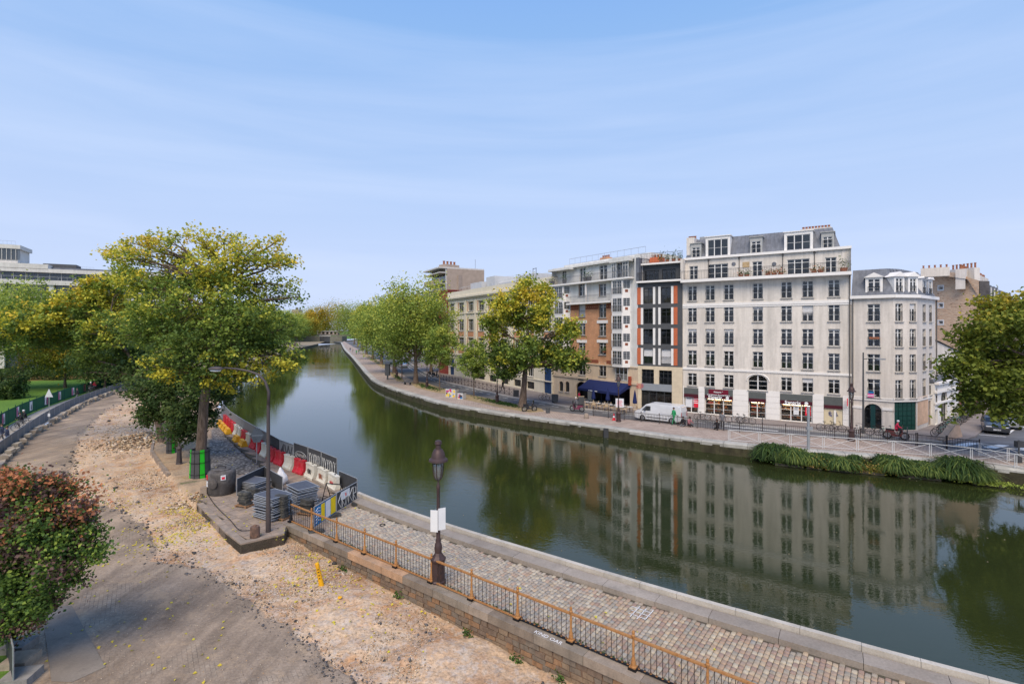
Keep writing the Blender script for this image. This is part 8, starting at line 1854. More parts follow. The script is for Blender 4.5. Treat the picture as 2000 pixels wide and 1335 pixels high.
for i, (px, py, r, h, n) in enumerate(((1510, 892, .9, 1.25, 1500), (1548, 893, .95, 1.15, 1500), (1615, 908, .9, 1.2, 1400), (1650, 910, .8, 1.0, 1200), (1678, 913, .55, .9, 700), (1752, 918, .9, 1.15, 1500), (1790, 912, .9, 1.3, 1400), (1820, 925, 1.0, 1.0, 1500), (1875, 926, 1.0, 1.25, 1600), (1900, 932, .9, 1.0, 1300), (1715, 917, .4, .7, 400), (1582, 900, .7, .9, 900), (1735, 912, .8, 1.1, 1100), (1850, 920, .9, 1.1, 1200))):
 sedge(px, py, r, h, n, ['leftmost tall green sedge clump by the canal wall', 'second sedge clump, close right of the leftmost one', 'sedge clump just right of the yellowish herbs', 'sedge clump in the middle left of the bank planting', 'small drooping sedge clump in the middle', 'broad drooping sedge clump right of the dry plants', 'tall sedge clump touching the white railing', 'wide sedge clump with blades falling to the water', 'large sedge clump second from the right end', 'rightmost sedge clump beside the bright green mat', 'tiny sedge clump among the dry plants', 'sedge clump between the straw coloured herbs and the next tall clump', 'sedge clump at the right end of the dry plants', 'sedge clump just left of the largest right hand one'][i], 200 + i)
def herbs(px, py, w, lab, mat, seed, h=.6, n=700, tt=None):
 g_ = np.random.default_rng(seed); b = G(px, py, -.6); b = up(ER.at(ER.near(b)[1])[0] + Vector((-.45, -.89, 0)) * 1.55, WATER_Z + .12); t = thing('herb_patch', lab, 'water plant', b, -.45); C_ = np.stack([g_.normal(0, w / 2, n), g_.normal(0, .35, n), abs(g_.normal(0, h * .5, n))], -1); MB().box(-w / 2, w / 2, -.35, .35, -.1, .05).build('coir_mat', m_bed, t); leafmesh('foliage', C_, .14, g_.random(n) if tt is None else tt + .2 * g_.random(n), mat, t, g_)
herbs(1545, 912, 2.0, 'pale yellow green leafy herbs below the two left sedges', m_leafg, 221, .7); herbs(1590, 905, 1.0, 'straw coloured herbs between the left and middle sedges', m_dry, 222, .7); herbs(1700, 916, 1.9, 'yellow and brown dry plants in the middle of the bank planting', m_dry, 223, .6); herbs(1925, 936, 1.7, 'bright green mat of low plants at the right end of the planting', LV['green'], 224, .15, 900, .55); herbs(1650, 918, 1.6, 'green herbs under the middle sedges', m_leafg, 225, .4); herbs(1800, 928, 2.4, 'dark herbs under the right hand sedges', LV['dark'], 226, .4)
pr = [G(q, 908 + (q - 1475) * .075, -1.0) for q in (1475, 1940)]
mb = MB(); a_, b_ = G(1475, 878, WATER_Z + .1), G(1515, 893, WATER_Z + .1); mb.tube([up(a_, WATER_Z + .12), up(b_, WATER_Z + .12)], .06, 6); tag(mb.build('planter_log', M('pallet_wood')), 'floating brown timber beam at the left end of the sedge planting', 'timber')
# ---- tree pits with grass on the promenade
m_pit = M('pit_soil', srgb(168, 146, 112), .95, .35, 3, dirt=(.10, .15, .05))
for (pts_, n_) in ((((700, 688), (716, 690), (742, 706), (760, 718), (748, 719), (728, 706)), 500), (((762, 726), (776, 730), (788, 742), (790, 746), (776, 744), (764, 734)), 500), (((800, 746), (822, 745), (876, 761), (870, 768), (850, 766), (812, 756)), 900), (((900, 768), (925, 772), (1000, 787), (1058, 798), (1062, 803), (1035, 805), (985, 797), (905, 779)), 1600)):
 P_ = [gz(*q) for q in pts_]; o = MB().slab([tuple(q[:2]) for q in P_], .08, .13).build('tree_pit', m_pit); tag(o, kind='structure'); X_ = np.array([[q.x, q.y] for q in P_]); w_ = g7.dirichlet(np.ones(len(P_)), n_ // 2); C_ = np.concatenate([w_ @ X_, np.full((n_ // 2, 1), .18)], 1); tag(leafmesh('grass_tufts', C_, .22, .1 + .6 * g7.random(n_ // 2), m_leafg, o, g7), kind='stuff')
# ---- bicycles
m_tyre = M('tyre_rubber', (.02, .02, .021), .7, .1, 6, bump=0); m_chrome = M('bicycle_metal', (.45, .46, .47), .35, .1, 6, metal=.8, bump=0)
def bike(color_m, label, pos, rz, group='parked bicycles', motor=False):
 t = thing('motorbike' if motor else 'bicycle', label, 'motorbike' if motor else 'bicycle', pos, rz, group)
 wb, rr, th = (.62, .3, .09) if motor else (.53, .34, .022)
 key = ('wh', motor)
 if key not in MC:
  mb = MB(); mb.tube([(rr * math.cos(a), 0, rr * math.sin(a)) for a in np.linspace(0, 2 * math.pi, 19)], th if not motor else .065, 6, False); w_ = mb.mesh('tyre', m_tyre)
  mb = MB();
  for k in range(6): a = k * math.pi / 6; mb.tube([(rr * math.cos(a), 0, rr * math.sin(a)), (-rr * math.cos(a), 0, -rr * math.sin(a))], .006 if not motor else .02, 3)
  mb.tube([(0, -.04, 0), (0, .04, 0)], .03, 6); MC[key] = (w_, mb.mesh('spokes', m_chrome))
 for x in (-wb, wb): w_ = put('wheel', MC[key][0], t, (x, 0, rr + .03)); put('spokes', MC[key][1], w_)
 if motor:
  MB().prism([(-.78, .6), (-.72, .8), (-.15, .76), (.0, .42), (.28, .38), (.34, .88), (.44, .94), (.5, .55), (.38, .28), (-.3, .26), (-.42, .5)], -.11, .11).build('body', color_m, t); MB().prism([(-.74, .81), (-.12, .77), (-.14, .86), (-.72, .9)], -.13, .13).build('seat', m_tyre, t)
  MB().tube([(.62, 0, .33), (.42, 0, 1.0), (.36, 0, 1.1)], .03, 6).build('fork', m_chrome, t); MB().tube([(.33, -.32, 1.08), (.4, 0, 1.05), (.33, .32, 1.08)], .02, 6).build('handlebar', m_tyre, t); MB().box(.47, .53, -.16, .16, .85, 1.3).build('windscreen', m_glass, t)
 else:
  mb = MB(); mb.tube([(-wb, 0, .37), (-.12, 0, .3), (-.2, 0, .82)], .018, 5).tube([(-wb, 0, .37), (-.2, 0, .75)], .014, 5).tube([(-.12, 0, .3), (.38, 0, .78), (-.19, 0, .74)], .02, 5).tube([(wb, 0, .37), (.38, 0, .8), (.34, 0, .98)], .018, 5); mb.build('frame', color_m, t)
  MB().box(-.33, -.1, -.07, .07, .88, .93).build('saddle', m_tyre, t); MB().tube([(.22, -.27, 1.0), (.36, -.1, 1.02), (.36, .1, 1.02), (.22, .27, 1.0)], .014, 5).build('handlebar', m_tyre, t)
 return t
m_bk = M('black_cycle_paint', (.03, .03, .034), .4, .1, 5, bump=0); m_tq = M('turquoise_cycle_paint', srgb(60, 150, 140), .4, .1, 5, bump=0); m_wc = M('white_cycle_paint', (.6, .6, .58), .4, .1, 5, bump=0)
FA = Face(G(1334, 806), G(1662, 834.5)).ang
for (px, py, m_, dr, lb) in ((1372, 821, m_bk, .1, 'dark bicycle parked left of the supermarket entrance'), (1383, 822, m_wc, -.1, 'pale bicycle parked against the first one left of the supermarket entrance'), (1434, 826, m_wc, .05, 'white framed bicycle left of the thin post before the supermarket'), (1446, 826.5, m_bk, -.08, 'middle bicycle of the three before the supermarket'), (1458, 828, m_bk, .12, 'right bicycle of the three before the supermarket'), (1615, 842, m_bk, 0, 'black bicycle with carrier before the beige shutter'), (1632, 843.5, m_bk, .15, 'second black bicycle before the beige shutter'), (1712, 851, m_bk, .1, 'black bicycle left of the turquoise one at the corner house'), (1730, 852, m_tq, -.1, 'turquoise bicycle leaning by the green garage gate'), (1063, 781, m_bk, .0, 'dark bicycle at the blue double door'), (1070, 782, m_wc, .2, 'pale bicycle at the blue double door'), (1675, 849, m_wc, 1.2, 'bicycle seen end on beside the tall slim lamp')):
 bike(m_, lb, gz(px, py), FA + dr)
for i in range(9):
 px, py = 1838 + i * 4.0, 853 - i * 3.6; bike((m_bk, m_tq, m_bk)[i % 3], ['first bicycle at the near end of the rack by the ramp wall', 'second bicycle of the rack by the ramp wall', 'third bicycle of the rack by the ramp wall', 'fourth bicycle of the rack by the ramp wall', 'middle bicycle of the rack by the ramp wall', 'sixth bicycle of the rack by the ramp wall', 'seventh bicycle of the rack by the ramp wall', 'eighth bicycle of the rack by the ramp wall', 'last bicycle of the rack, nearest the cafe tables'][i], gz(px, py), -.1 + r8.uniform(-.2, .2), 'bicycles in the rack on the side street')
bike(m_bk, 'black scooter leaning at the foot of the yellow topped poplar', gz(1034, 803), .3, 'motorbikes', True); bike(m_bk, 'dark motorbike parked by the red brick house', gz(842, 734), -.6, 'motorbikes', True); bike(m_bk, 'second dark motorbike parked by the red brick house', gz(850, 736), -.6, 'motorbikes', True)
mtr = bike(M('red_grey_fairing', (.2, .05, .09), .4, .2, 5), 'motorbike being ridden along the road in front of the archway', up(G(1127, 803), 0), FA + math.pi, 'motorbikes', True)
mt2 = bike(M('dull_red_fairing', (.15, .04, .04), .4, .2, 5), 'scooter with rider passing the green garage gate', up(G(1750, 857), 0), FA, 'motorbikes', True)
# ---- cars
m_cg = Mglass('car_glass', (.02, .022, .025), .3); m_hl = M('headlamp', (.7, .7, .7), .2, .05, 9, spec=.6, bump=0); m_tl = M('tail_lamp', (.4, .02, .02), .3, .05, 9, bump=0)
def paint(name, c):
 m = M(name, c, .28, .06, 2, metal=.2, spec=.6, bump=0); m.node_tree.nodes['Principled BSDF'].inputs['Coat Weight'].default_value = .5; return m
def car(label, pos, rz, mat, prof, win, L_=4.3, W_=1.78, wr_=.32, van=False, group=None):
 "prof: side outline (x,z), front at +x; win: list of side window outlines"
 t = thing('parked_van' if van else 'parked_car', label, 'van' if van else 'car', pos, rz, group); hw = W_ / 2
 zt = max(z for x, z in prof); n = len(prof); mb = MB()
 def yy(z): return hw * (1 - .16 * max(0, (z - zt * .52) / (zt * .48)) ** 1.3 * (0.55 if van else 1.0)) * (1 - .04 * max(0, (.45 - z)))
 vs = []; rows = (-1, -.93, .93, 1)
 for r_ in rows: vs += [(x * (1 if abs(r_) < .95 else .985), yy(z) * r_, z - (0 if abs(r_) < .95 else .015)) for x, z in prof]
 fs = [tuple(range(n)), tuple(range(4 * n - 1, 3 * n - 1, -1))]
 for k in range(3):
  for i in range(n): j = (i + 1) % n; fs.append((k * n + i, (k + 1) * n + i, (k + 1) * n + j, k * n + j))
 mb.add(vs, fs); mb.build('body', mat, t)
 for w in win['side']:
  for s_ in (-1, 1):
   mb = MB(); m_ = len(w); mb.add([(x, s_ * (yy(z) + .012), z) for x, z in w] + [(x, s_ * (yy(z) - .02), z) for x, z in w], [tuple(range(m_)) if s_ < 0 else tuple(range(m_ - 1, -1, -1))] + [(i, (i + 1) % m_, (i + 1) % m_ + m_, i + m_) for i in range(m_)]); mb.build('side_window', m_cg, t)
 for (nm, (x0, z0), (x1, z1)) in win['ends']:
  u = Vector((x1 - x0, 0, z1 - z0)); nn = Vector((u.z, 0, -u.x)).normalized() * (.012 if x0 > 0 else -.012); nn = nn if (nn.x > 0) == (x0 > 0) else -nn
  y0, y1 = yy(z0) * .88, yy(z1) * .88; mb = MB(); mb.add([(x0 + nn.x, -y0, z0 + nn.z), (x0 + nn.x, y0, z0 + nn.z), (x1 + nn.x, y1, z1 + nn.z), (x1 + nn.x, -y1, z1 + nn.z)], [(0, 1, 2, 3)]); mb.build(nm, m_cg, t)
 if 'whm' not in MC:
  mb = MB(); mb.M = Matrix.Rotation(R(90), 4, 'X'); mb.lathe([(.2, -.1), (.31, -.1), (.33, -.07), (.33, .07), (.31, .1), (.2, .1)], 18); w_ = mb.mesh('wheel', m_tyre); mb = MB(); mb.M = Matrix.Rotation(R(90), 4, 'X'); mb.lathe([(.2, -.105), (.2, .105)], 14); MC['whm'] = (w_, mb.mesh('rim', m_chrome))
 for x in win['wheels']:
  for s_ in (-1, 1): w_ = put('wheel', MC['whm'][0], t, (x, s_ * (hw - .1), wr_), (0, 0, 0)); put('rim', MC['whm'][1], w_)
 xf = max(x for x, z in prof); xb = min(x for x, z in prof)
 for s_ in (-1, 1):
  put('headlight', MB().box(-.1, .03, -.2, .2, -.07, .07).mesh('headlight', m_hl), t, (xf - .06, s_ * (hw - .32), .68)); put('tail_light', MB().box(-.03, .06, -.09, .09, -.12 if not van else -.25, .12 if not van else .25).mesh('tail_light', m_tl), t, (xb + .03, s_ * (hw - .16), .85 if not van else 1.0)); put('mirror', MB().box(-.08, .08, -.1, .1, -.06, .08).mesh('mirror', m_hp), t, (.75 if not van else 1.35, s_ * (hw + .08), 1.0 if not van else 1.2))
 put('number_plate', MB().box(0, .02, -.26, .26, -.06, .06).mesh('number_plate', m_pap), t, (xf + .0, 0, .45)); put('bumper', MB().box(-.05, .04, -hw + .08, hw - .08, -.12, .1).mesh('bumper', m_hp if van else mat), t, (xf - .02, 0, .4)); return t
car_prof = [(-2.1, .3), (-2.15, .75), (-2.0, 1.0), (-1.6, 1.3), (-1.2, 1.43), (0, 1.46), (.45, 1.36), (1.05, 1.0), (1.85, .86), (2.1, .66), (2.12, .3), (1.6, .2), (-1.6, .2)]
car_win = {'side': [[(-1.55, .98), (-1.5, 1.24), (-1.1, 1.37), (-.35, 1.39), (-.35, .96)], [(-.28, .96), (-.28, 1.39), (.35, 1.32), (.85, 1.0)]], 'ends': [('windscreen', (1.02, 1.02), (.5, 1.34)), ('rear_window', (-1.95, 1.04), (-1.58, 1.3))], 'wheels': (-1.32, 1.32)}
for (px, py, rz, m_, lb) in ((1943, 841, -2.25, paint('dark_grey_car', (.045, .047, .052)), 'dark grey car parked first at the right kerb of the side street'), (1968, 832, -2.25, paint('silver_grey_car', (.3, .31, .32)), 'silver grey car parked second under the chestnut tree'), (1993, 823, -2.25, paint('dark_blue_car', (.04, .05, .08)), 'third parked car under the chestnut tree, cut by the frame'), (787, 717, 1.95, paint('silver_car', (.36, .37, .38)), 'silver car driving away on the canal road behind the plane trees'), (763, 696, 1.95, paint('white_car', (.6, .6, .6)), 'small white car far up the canal road')):
 car(lb, up(G(px, py), -.03), rz, m_, car_prof, car_win)
van_prof = [(-2.5, .35), (-2.55, 1.2), (-2.42, 1.78), (-2.2, 1.88), (.9, 1.9), (1.3, 1.78), (1.95, 1.18), (2.45, 1.02), (2.58, .7), (2.58, .35), (2.1, .22), (-2.1, .22)]
van_win = {'side': [[(.75, 1.16), (.75, 1.62), (1.25, 1.62), (1.72, 1.16)]], 'ends': [('windscreen', (1.98, 1.2), (1.34, 1.74))], 'wheels': (-1.55, 1.65)}
a, b = G(1258, 820.5), G(1311, 826.5); vc = (a + b) / 2; u = (a - b).normalized(); nv = Vector((-u.y, u.x, 0)); nv = nv if nv.y > 0 else -nv; vc = vc + nv * .9
vn = car('white delivery van with its side door closed, parked in front of the charcoal house', up(vc, -.03), math.atan2(u.y, u.x), paint('white_van_paint', (.78, .79, .8)), van_prof, van_win, W_=1.95, van=True)
for s_ in (-1, 1): put('side_panel', MB().box(-1.95, -.35, -.012, .012, .95, 1.6).mesh('side_panel', paint('white_van_paint', (1, 1, 1))), vn, (0, s_ * .965, 0)); put('sill_strip', MB().box(-1.1, 1.2, -.02, .02, .42, .5).mesh('sill_strip', m_char), vn, (0, s_ * .97, 0))
# ---- people
def person_mesh(pose, top, bottom, hair):
 J = dict(pelvis=(0, 0, .93), chest=(0, 0, 1.25), neck=(0, 0, 1.46), head=(0, .02, 1.60), crown=(0, .02, 1.72), lsh=(-.18, 0, 1.4), rsh=(.18, 0, 1.4), lel=(-.25, -.03, 1.13), rel=(.25, -.03, 1.13), lha=(-.24, .1, .9), rha=(.24, .06, .88), lhi=(-.1, 0, .9), rhi=(.1, 0, .9), lkn=(-.11, .08, .5), rkn=(.11, -.02, .5), lan=(-.11, -.02, .09), ran=(.11, -.12, .1), lto=(-.12, .13, .03), rto=(.12, .02, .03))
 if pose == 'walk': J.update(lkn=(-.1, .2, .52), lan=(-.1, .26, .09), lto=(-.1, .42, .04), rkn=(.1, -.06, .48), ran=(.1, -.34, .14), rto=(.1, -.22, .03), lha=(-.26, -.12, .92), rha=(.26, .2, .95))
 if pose in ('sit', 'ride'):
  dz = -.42 if pose == 'sit' else -.05
  for k in ('pelvis', 'chest', 'neck', 'head', 'crown', 'lsh', 'rsh', 'lhi', 'rhi'): x, y, z = J[k]; J[k] = (x, y, z + dz)
  h = .93 + dz; J.update(chest=(0, .06, 1.25 + dz), neck=(0, .12, 1.45 + dz), head=(0, .16, 1.58 + dz), crown=(0, .17, 1.7 + dz), lsh=(-.18, .1, 1.38 + dz), rsh=(.18, .1, 1.38 + dz), lkn=(-.14, .42, h - .05), rkn=(.14, .4, h - .07), lan=(-.13, .4 if pose == 'sit' else .2, .1 if pose == 'sit' else .45), ran=(.13, .38 if pose == 'sit' else .15, .1 if pose == 'sit' else .3), lel=(-.25, .22, 1.15 + dz), rel=(.25, .22, 1.15 + dz), lha=(-.2, .45, 1.1 + dz), rha=(.2, .45, 1.1 + dz)); J['lto'] = (J['lan'][0], J['lan'][1] + .16, J['lan'][2] - .05); J['rto'] = (J['ran'][0], J['ran'][1] + .16, J['ran'][2] - .05)
 rad = dict(pelvis=.15, chest=.16, neck=.06, head=.095, crown=.07, lsh=.075, rsh=.075, lel=.05, rel=.05, lha=.035, rha=.035, lhi=.09, rhi=.09, lkn=.065, rkn=.065, lan=.045, ran=.045, lto=.035, rto=.035)
 E = [('pelvis', 'chest'), ('chest', 'neck'), ('neck', 'head'), ('head', 'crown'), ('chest', 'lsh'), ('chest', 'rsh'), ('lsh', 'lel'), ('lel', 'lha'), ('rsh', 'rel'), ('rel', 'rha'), ('pelvis', 'lhi'), ('pelvis', 'rhi'), ('lhi', 'lkn'), ('lkn', 'lan'), ('lan', 'lto'), ('rhi', 'rkn'), ('rkn', 'ran'), ('ran', 'rto')]
 ks = list(J); me = bpy.data.meshes.new('body'); me.from_pydata([J[k] for k in ks], [(ks.index(a), ks.index(b)) for a, b in E], []); o = bpy.data.objects.new('tmp', me); COL.objects.link(o)
 o.modifiers.new('s', 'SKIN'); sv = me.skin_vertices[0].data
 for i, k in enumerate(ks): sv[i].radius = (rad[k], rad[k]); sv[i].use_root = (k == 'pelvis')
 m_ = o.modifiers.new('d', 'SUBSURF'); m_.levels = 1; m_.render_levels = 1
 out = bpy.data.meshes.new_from_object(o.evaluated_get(bpy.context.evaluated_depsgraph_get())); bpy.data.objects.remove(o)
 out.materials.clear()
 for m in (top, bottom, m_skin, m_hp): out.materials.append(m)
 B_ = {0: [('pelvis', 'chest'), ('chest', 'neck'), ('lsh', 'lel'), ('lel', 'lha'), ('rsh', 'rel'), ('rel', 'rha'), ('chest', 'lsh'), ('chest', 'rsh')], 1: [('lhi', 'lkn'), ('lkn', 'lan'), ('rhi', 'rkn'), ('rkn', 'ran')], 2: [('head', 'crown'), ('neck', 'head')], 3: [('lan', 'lto'), ('ran', 'rto')]}
 def dseg(p, a, b): a, b = Vector(J[a]), Vector(J[b]); t_ = max(0, min(1, (p - a).dot(b - a) / (b - a).length_squared)); return (p - a.lerp(b, t_)).length
 for f in out.polygons:
  p = Vector(f.center); bi = min((dseg(p, a, b) / (rad[a] + rad[b]), k) for k, L_ in B_.items() for a, b in L_)[1]
  if min((p - Vector(J['lha'])).length, (p - Vector(J['rha'])).length) < .06: bi = 2
  f.material_index = bi; f.use_smooth = True
 return out, J
m_skin = M('skin', (.5, .3, .22), .6, .05, 5, bump=0); m_jk = {k: M('cloth_' + k, c, .9, .15, 6, bump=0) for k, c in dict(black=(.025, .025, .03), navy=(.03, .04, .08), red=(.65, .04, .09), green=(.03, .32, .12), grey=(.15, .15, .16), blue=(.12, .22, .38), beige=(.4, .34, .27), pink=(.5, .2, .22)).items()}; m_hair = M('hair', (.05, .035, .025), .7, .2, 9, bump=0); m_hel = M('white_helmet', (.7, .7, .7), .4, .05, 5, bump=0)
PMc = {}
def person(pos, rz, pose, top, bottom, label, group=None, helmet=False):
 k = (pose, top, bottom)
 if k not in PMc: PMc[k] = person_mesh(pose, m_jk[top], m_jk[bottom], None)
 me, J = PMc[k]; t = thing('person', label, 'person', pos, rz, group); put('body', me, t); c = Vector(J['crown']); hb = MB(); hb.lathe([(.02, .085), (.07, .07), (.1, .03), (.108, -.02), (.1, -.06)], 10, (c.x, c.y - .015, c.z - .02)); hb.build('helmet' if helmet else 'hair', m_hel if helmet else m_hair, t, smooth=True); return t
P2 = lambda px, py: up(G(px, py, -.2), -.2)
person(P2(14, 872), 2.6, 'walk', 'navy', 'blue', 'person in dark padded jacket and jeans walking behind the mesh fence at the left edge'); person(P2(4, 866), 2.6, 'walk', 'navy', 'grey', 'person in blue top half hidden beside the walker at the left edge'); person(P2(151, 782), 2.7, 'walk', 'black', 'grey', 'person in black jacket walking along the green fence')
for (px, py, lb, hl) in ((44, 840, 'front cyclist in black coming along the footpath', False), (51, 834, 'cyclist with white helmet just behind the front one', True), (180, 768, 'cyclist with white helmet far along the footpath', True), (187, 765, 'cyclist in dark red riding far along the footpath', False), (232, 752, 'most distant cyclist on the footpath under the trees', False)):
 v = P2(px, py); person(v + Vector((0, -.05, .12)), math.pi - .5, 'ride', 'black' if px != 187 else 'red', 'grey', 'person ' + lb[0:0] + 'in dark clothes, ' + lb, None, hl); bike(m_bk, 'bicycle ridden by the ' + lb.replace('coming along', 'on'), v, -math.pi / 2 - .5, 'ridden bicycles')
RB = [(1131, 790, 'walk', 'red', 'black', 1.2, 'person in bright red top walking past the archway'), (982, 764, 'walk', 'black', 'black', 1.0, 'person in black walking behind the crossed railing'), (1316, 829, 'walk', 'green', 'green', 2.0, 'person in green standing by the dark railing near the van'), (1336, 832, 'sit', 'black', 'grey', 2.2, 'person in black crouching left in a pair at the railing'), (1345, 832, 'sit', 'pink', 'black', 3.6, 'person in brownish top crouching right in a pair at the railing'), (1401, 838, 'sit', 'black', 'black', 2.4, 'person in black hoodie sitting with back to the water'), (1411, 839, 'walk', 'grey', 'black', 2.8, 'slim person standing next to the one in the black hoodie'), (684, 686, 'walk', 'black', 'blue', 0, 'first walker of the group far up the promenade'), (689, 688, 'walk', 'beige', 'grey', .3, 'walker in beige in the group far up the promenade'), (696, 692, 'walk', 'green', 'black', .4, 'walker in dark green in the group far up the promenade'), (701, 690, 'walk', 'grey', 'blue', .1, 'walker in grey in the group far up the promenade')]
for (px, py, po, a_, b_, rz, lb) in RB: person(gz(px, py) - Vector((0, 0, .0 if po != 'sit' else .32)), rz, po, a_, b_, lb)
person(mtr.location + Vector((0, 0, -.0)), mtr.rotation_euler.z - math.pi / 2, 'ride', 'grey', 'black', 'person in grey riding the motorbike past the archway', None, True); person(mt2.location.copy(), mt2.rotation_euler.z - math.pi / 2, 'ride', 'red', 'black', 'person in dull red riding the scooter past the garage gate', None, True)
for i, (px, py) in enumerate(((28, 722), (38, 724), (46, 722))): v = P2(px, py - 3); person(v, .5 * i, 'sit', 'navy', 'black', ['left', 'middle', 'right'][i] + ' person of three sitting together at the end of the lawn'); MB
b = P2(55, 722); t = thing('park_table', 'white park table beside the seated people at the end of the lawn', 'table', b); MB().box(-1.2, 1.2, -.5, .5, .65, .75).build('top', m_pap, t);
for x in (-1, 1): MB().box(x - .08, x + .08, -.4, .4, 0, .65).build('leg', m_pap, t)
# ---- cafe terrace: chairs, tables, folded parasols
m_wick = M('wicker', srgb(196, 172, 140), .85, .2, 9); m_ctop = M('white_table_top', (.6, .6, .58), .5, .1, 5)
def chair(pos, rz, label, first=[None]):
 if first[0] is None:
  t = first[0] = thing('cafe_chair', label, 'chair', pos, rz, 'wicker chairs on the cafe terrace'); MB().box(-.22, .22, -.22, .22, .43, .47).build('seat', m_wick, t); mb = MB(); mb.tube([(-.2, .2, .45), (-.2, .25, .85), (0, .28, .92), (.2, .25, .85), (.2, .2, .45)], .022, 5).box(-.17, .17, .2, .23, .55, .85); mb.build('backrest', m_wick, t)
  lg = MB().tube([(0, 0, 0), (0, 0, .44)], .018, 5).mesh('leg', m_wick)
  for x in (-.2, .2):
   for y in (-.2, .2): put('leg', lg, t, (x, y, 0))
  return t
 return dup(first[0], pos, rz, label)
def table(pos, label, first=[None]):
 if first[0] is None:
  t = first[0] = thing('cafe_table', label, 'table', pos, 0, 'round tables on the cafe terrace'); MB().lathe([(.33, .7), (.34, .74)], 14).build('top', m_ctop, t); MB().tube([(0, 0, 0), (0, 0, .7)], .03, 6).build('leg', m_char, t); return t
 return dup(first[0], pos, 0, label)
where = ['left of the leftmost folded parasol', 'beside the leftmost folded parasol', 'between the two left parasols', 'in front of the cafe door', 'under the right part of the awning', 'left of the lamp notice', 'right of the lamp notice', 'near the rightmost parasol']
for i, px in enumerate((1146, 1156, 1168, 1180, 1192, 1204, 1217, 1230)):
 v = gz(px, 795.5 + (px - 1146) * .13); table(v, 'small round table ' + where[i]); chair(v + Vector((-.6, .1, 0)), 1.4, 'wicker chair left of the table standing ' + where[i]); chair(v + Vector((.55, -.1, 0)), -1.5, 'wicker chair right of the table standing ' + where[i])
 if i in (1, 3, 5): chair(v + Vector((.1, -.6, 0)), math.pi, 'wicker chair with its back to the road, ' + where[i])
for i, (px, py) in enumerate(((1159, 794), (1187, 797), (1240, 804))):
 v = gz(px, py); t = thing('parasol', ['folded navy parasol at the left of the cafe terrace', 'folded navy parasol in the middle of the cafe terrace', 'folded navy parasol right of the cafe by the cream stone wall'][i], 'parasol', v, 0, 'folded parasols'); MB().tube([(0, 0, 0), (0, 0, 2.5)], .025, 6).build('pole', m_ctop, t); MB().lathe([(.24, 1.0), (.27, 1.15), (.16, 1.9), (.06, 2.45), (.02, 2.6)], 9).build('folded_canopy', m_navy, t)
b = gz(1135, 796); t = thing('menu_board', 'dark menu board standing left of the cafe terrace', 'menu board', b, .2); MB().box(-.35, .35, -.03, .03, .1, 1.4).build('panel', m_char, t); MB().box(-.4, .4, -.04, -.031, .05, .12).box(-.4, .4, -.04, -.031, 1.38, 1.45).build('frame', m_wick, t)
for r_ in range(2):
 for i in range(6):
  v = gz(1881 + i * 6.6 + r_ * 3, 822 - i * 4.1 - r_ * 5); t = thing('terrace_table', 'dark wooden table %s of the %s row outside the peach cafe' % (ordn[i], ('front', 'back')[r_]), 'table', v, .9, 'tables outside the peach cafe'); MB().box(-.3, .3, -.3, .3, .7, .74).build('top', M('red_wood_top', (.24, .11, .07), .5, .2, 4), t); MB().tube([(0, 0, 0), (0, 0, .7)], .03, 5).build('leg', m_char, t)
  for s_ in (-1, 1): o = MB().box(-.2, .2, -.2, .2, .4, .46).box(-.2, .2, .17 * s_ - .02, .17 * s_ + .02, .46, .85).box(-.18, -.15, -.18, .18, 0, .4).box(.15, .18, -.18, .18, 0, .4).build('terrace_chair', m_char, None, v + Vector((.35 * s_, .45 * s_, 0)), (0, 0, -.7)); tag(o, 'dark chair on the %s side of the %s %s row table, peach cafe' % (('street', '', 'wall')[s_ + 1], ordn[i], ('front', 'back')[r_]), 'chair', 'dark chairs outside the peach cafe')
# ---- small street furniture
def simple(name, label, cat, px, py, builder, z=.1, rz=0, group=None): t = thing(name, label, cat, gz(px, py, z), rz, group); builder(t); return t
simple('traffic_cone', 'red and white traffic cone standing by the cafe lamp', 'traffic cone', 1199, 820, lambda t: (MB().box(-.2, .2, -.2, .2, 0, .04).lathe([(.16, .04), (.04, .72)], 12).build('body', m_br, t), MB().lathe([(.122, .3), (.09, .46)], 12).build('white_band', m_pap, t)))
simple('stone_bollard', 'brown round topped stone bollard where the railing begins', 'bollard', 1145, 817, lambda t: MB().lathe([(.26, 0), (.27, .4), (.2, .55), (.05, .6)], 12).build('body', m_rim, t, smooth=True, auto=40)); simple('dark_bollard', 'short dark bollard on the promenade right of the scooter', 'bollard', 1070, 806, lambda t: MB().lathe([(.24, 0), (.22, .5), (.25, .52), (.25, .6)], 10).build('body', m_char, t))
for (px, py, lb) in ((1406, 829, 'thin dark post between the two shop bicycles groups'), (1489, 835, 'thin dark post left of the right supermarket window'), (1772, 859, 'thin dark post on the corner in front of the garage gate'), (1919, 826, 'thin dark post at the kerb near the parked cars')): simple('kerb_post', lb, 'post', px, py, lambda t: MB().tube([(0, 0, 0), (0, 0, 1.1)], .045, 8).lathe([(.05, 1.1), (.03, 1.16)], 8).build('body', m_char, t), group='thin dark kerb posts')
def wbin(t): MB().prism([(-.3, .12), (.3, .12), (.36, 1.0), (-.36, 1.0)], -.35, .35).build('body', m_char, t); MB().prism([(-.38, 1.0), (.38, 1.0), (.36, 1.08), (-.34, 1.12)], -.38, .38).build('lid', m_char, t); w_ = MB(); w_.M = Matrix.Rotation(R(90), 4, 'X'); w_.lathe([(.1, -.35), (.1, .35)], 10, (-.25, .1, 0)); w_.build('wheel', m_tyre, t)
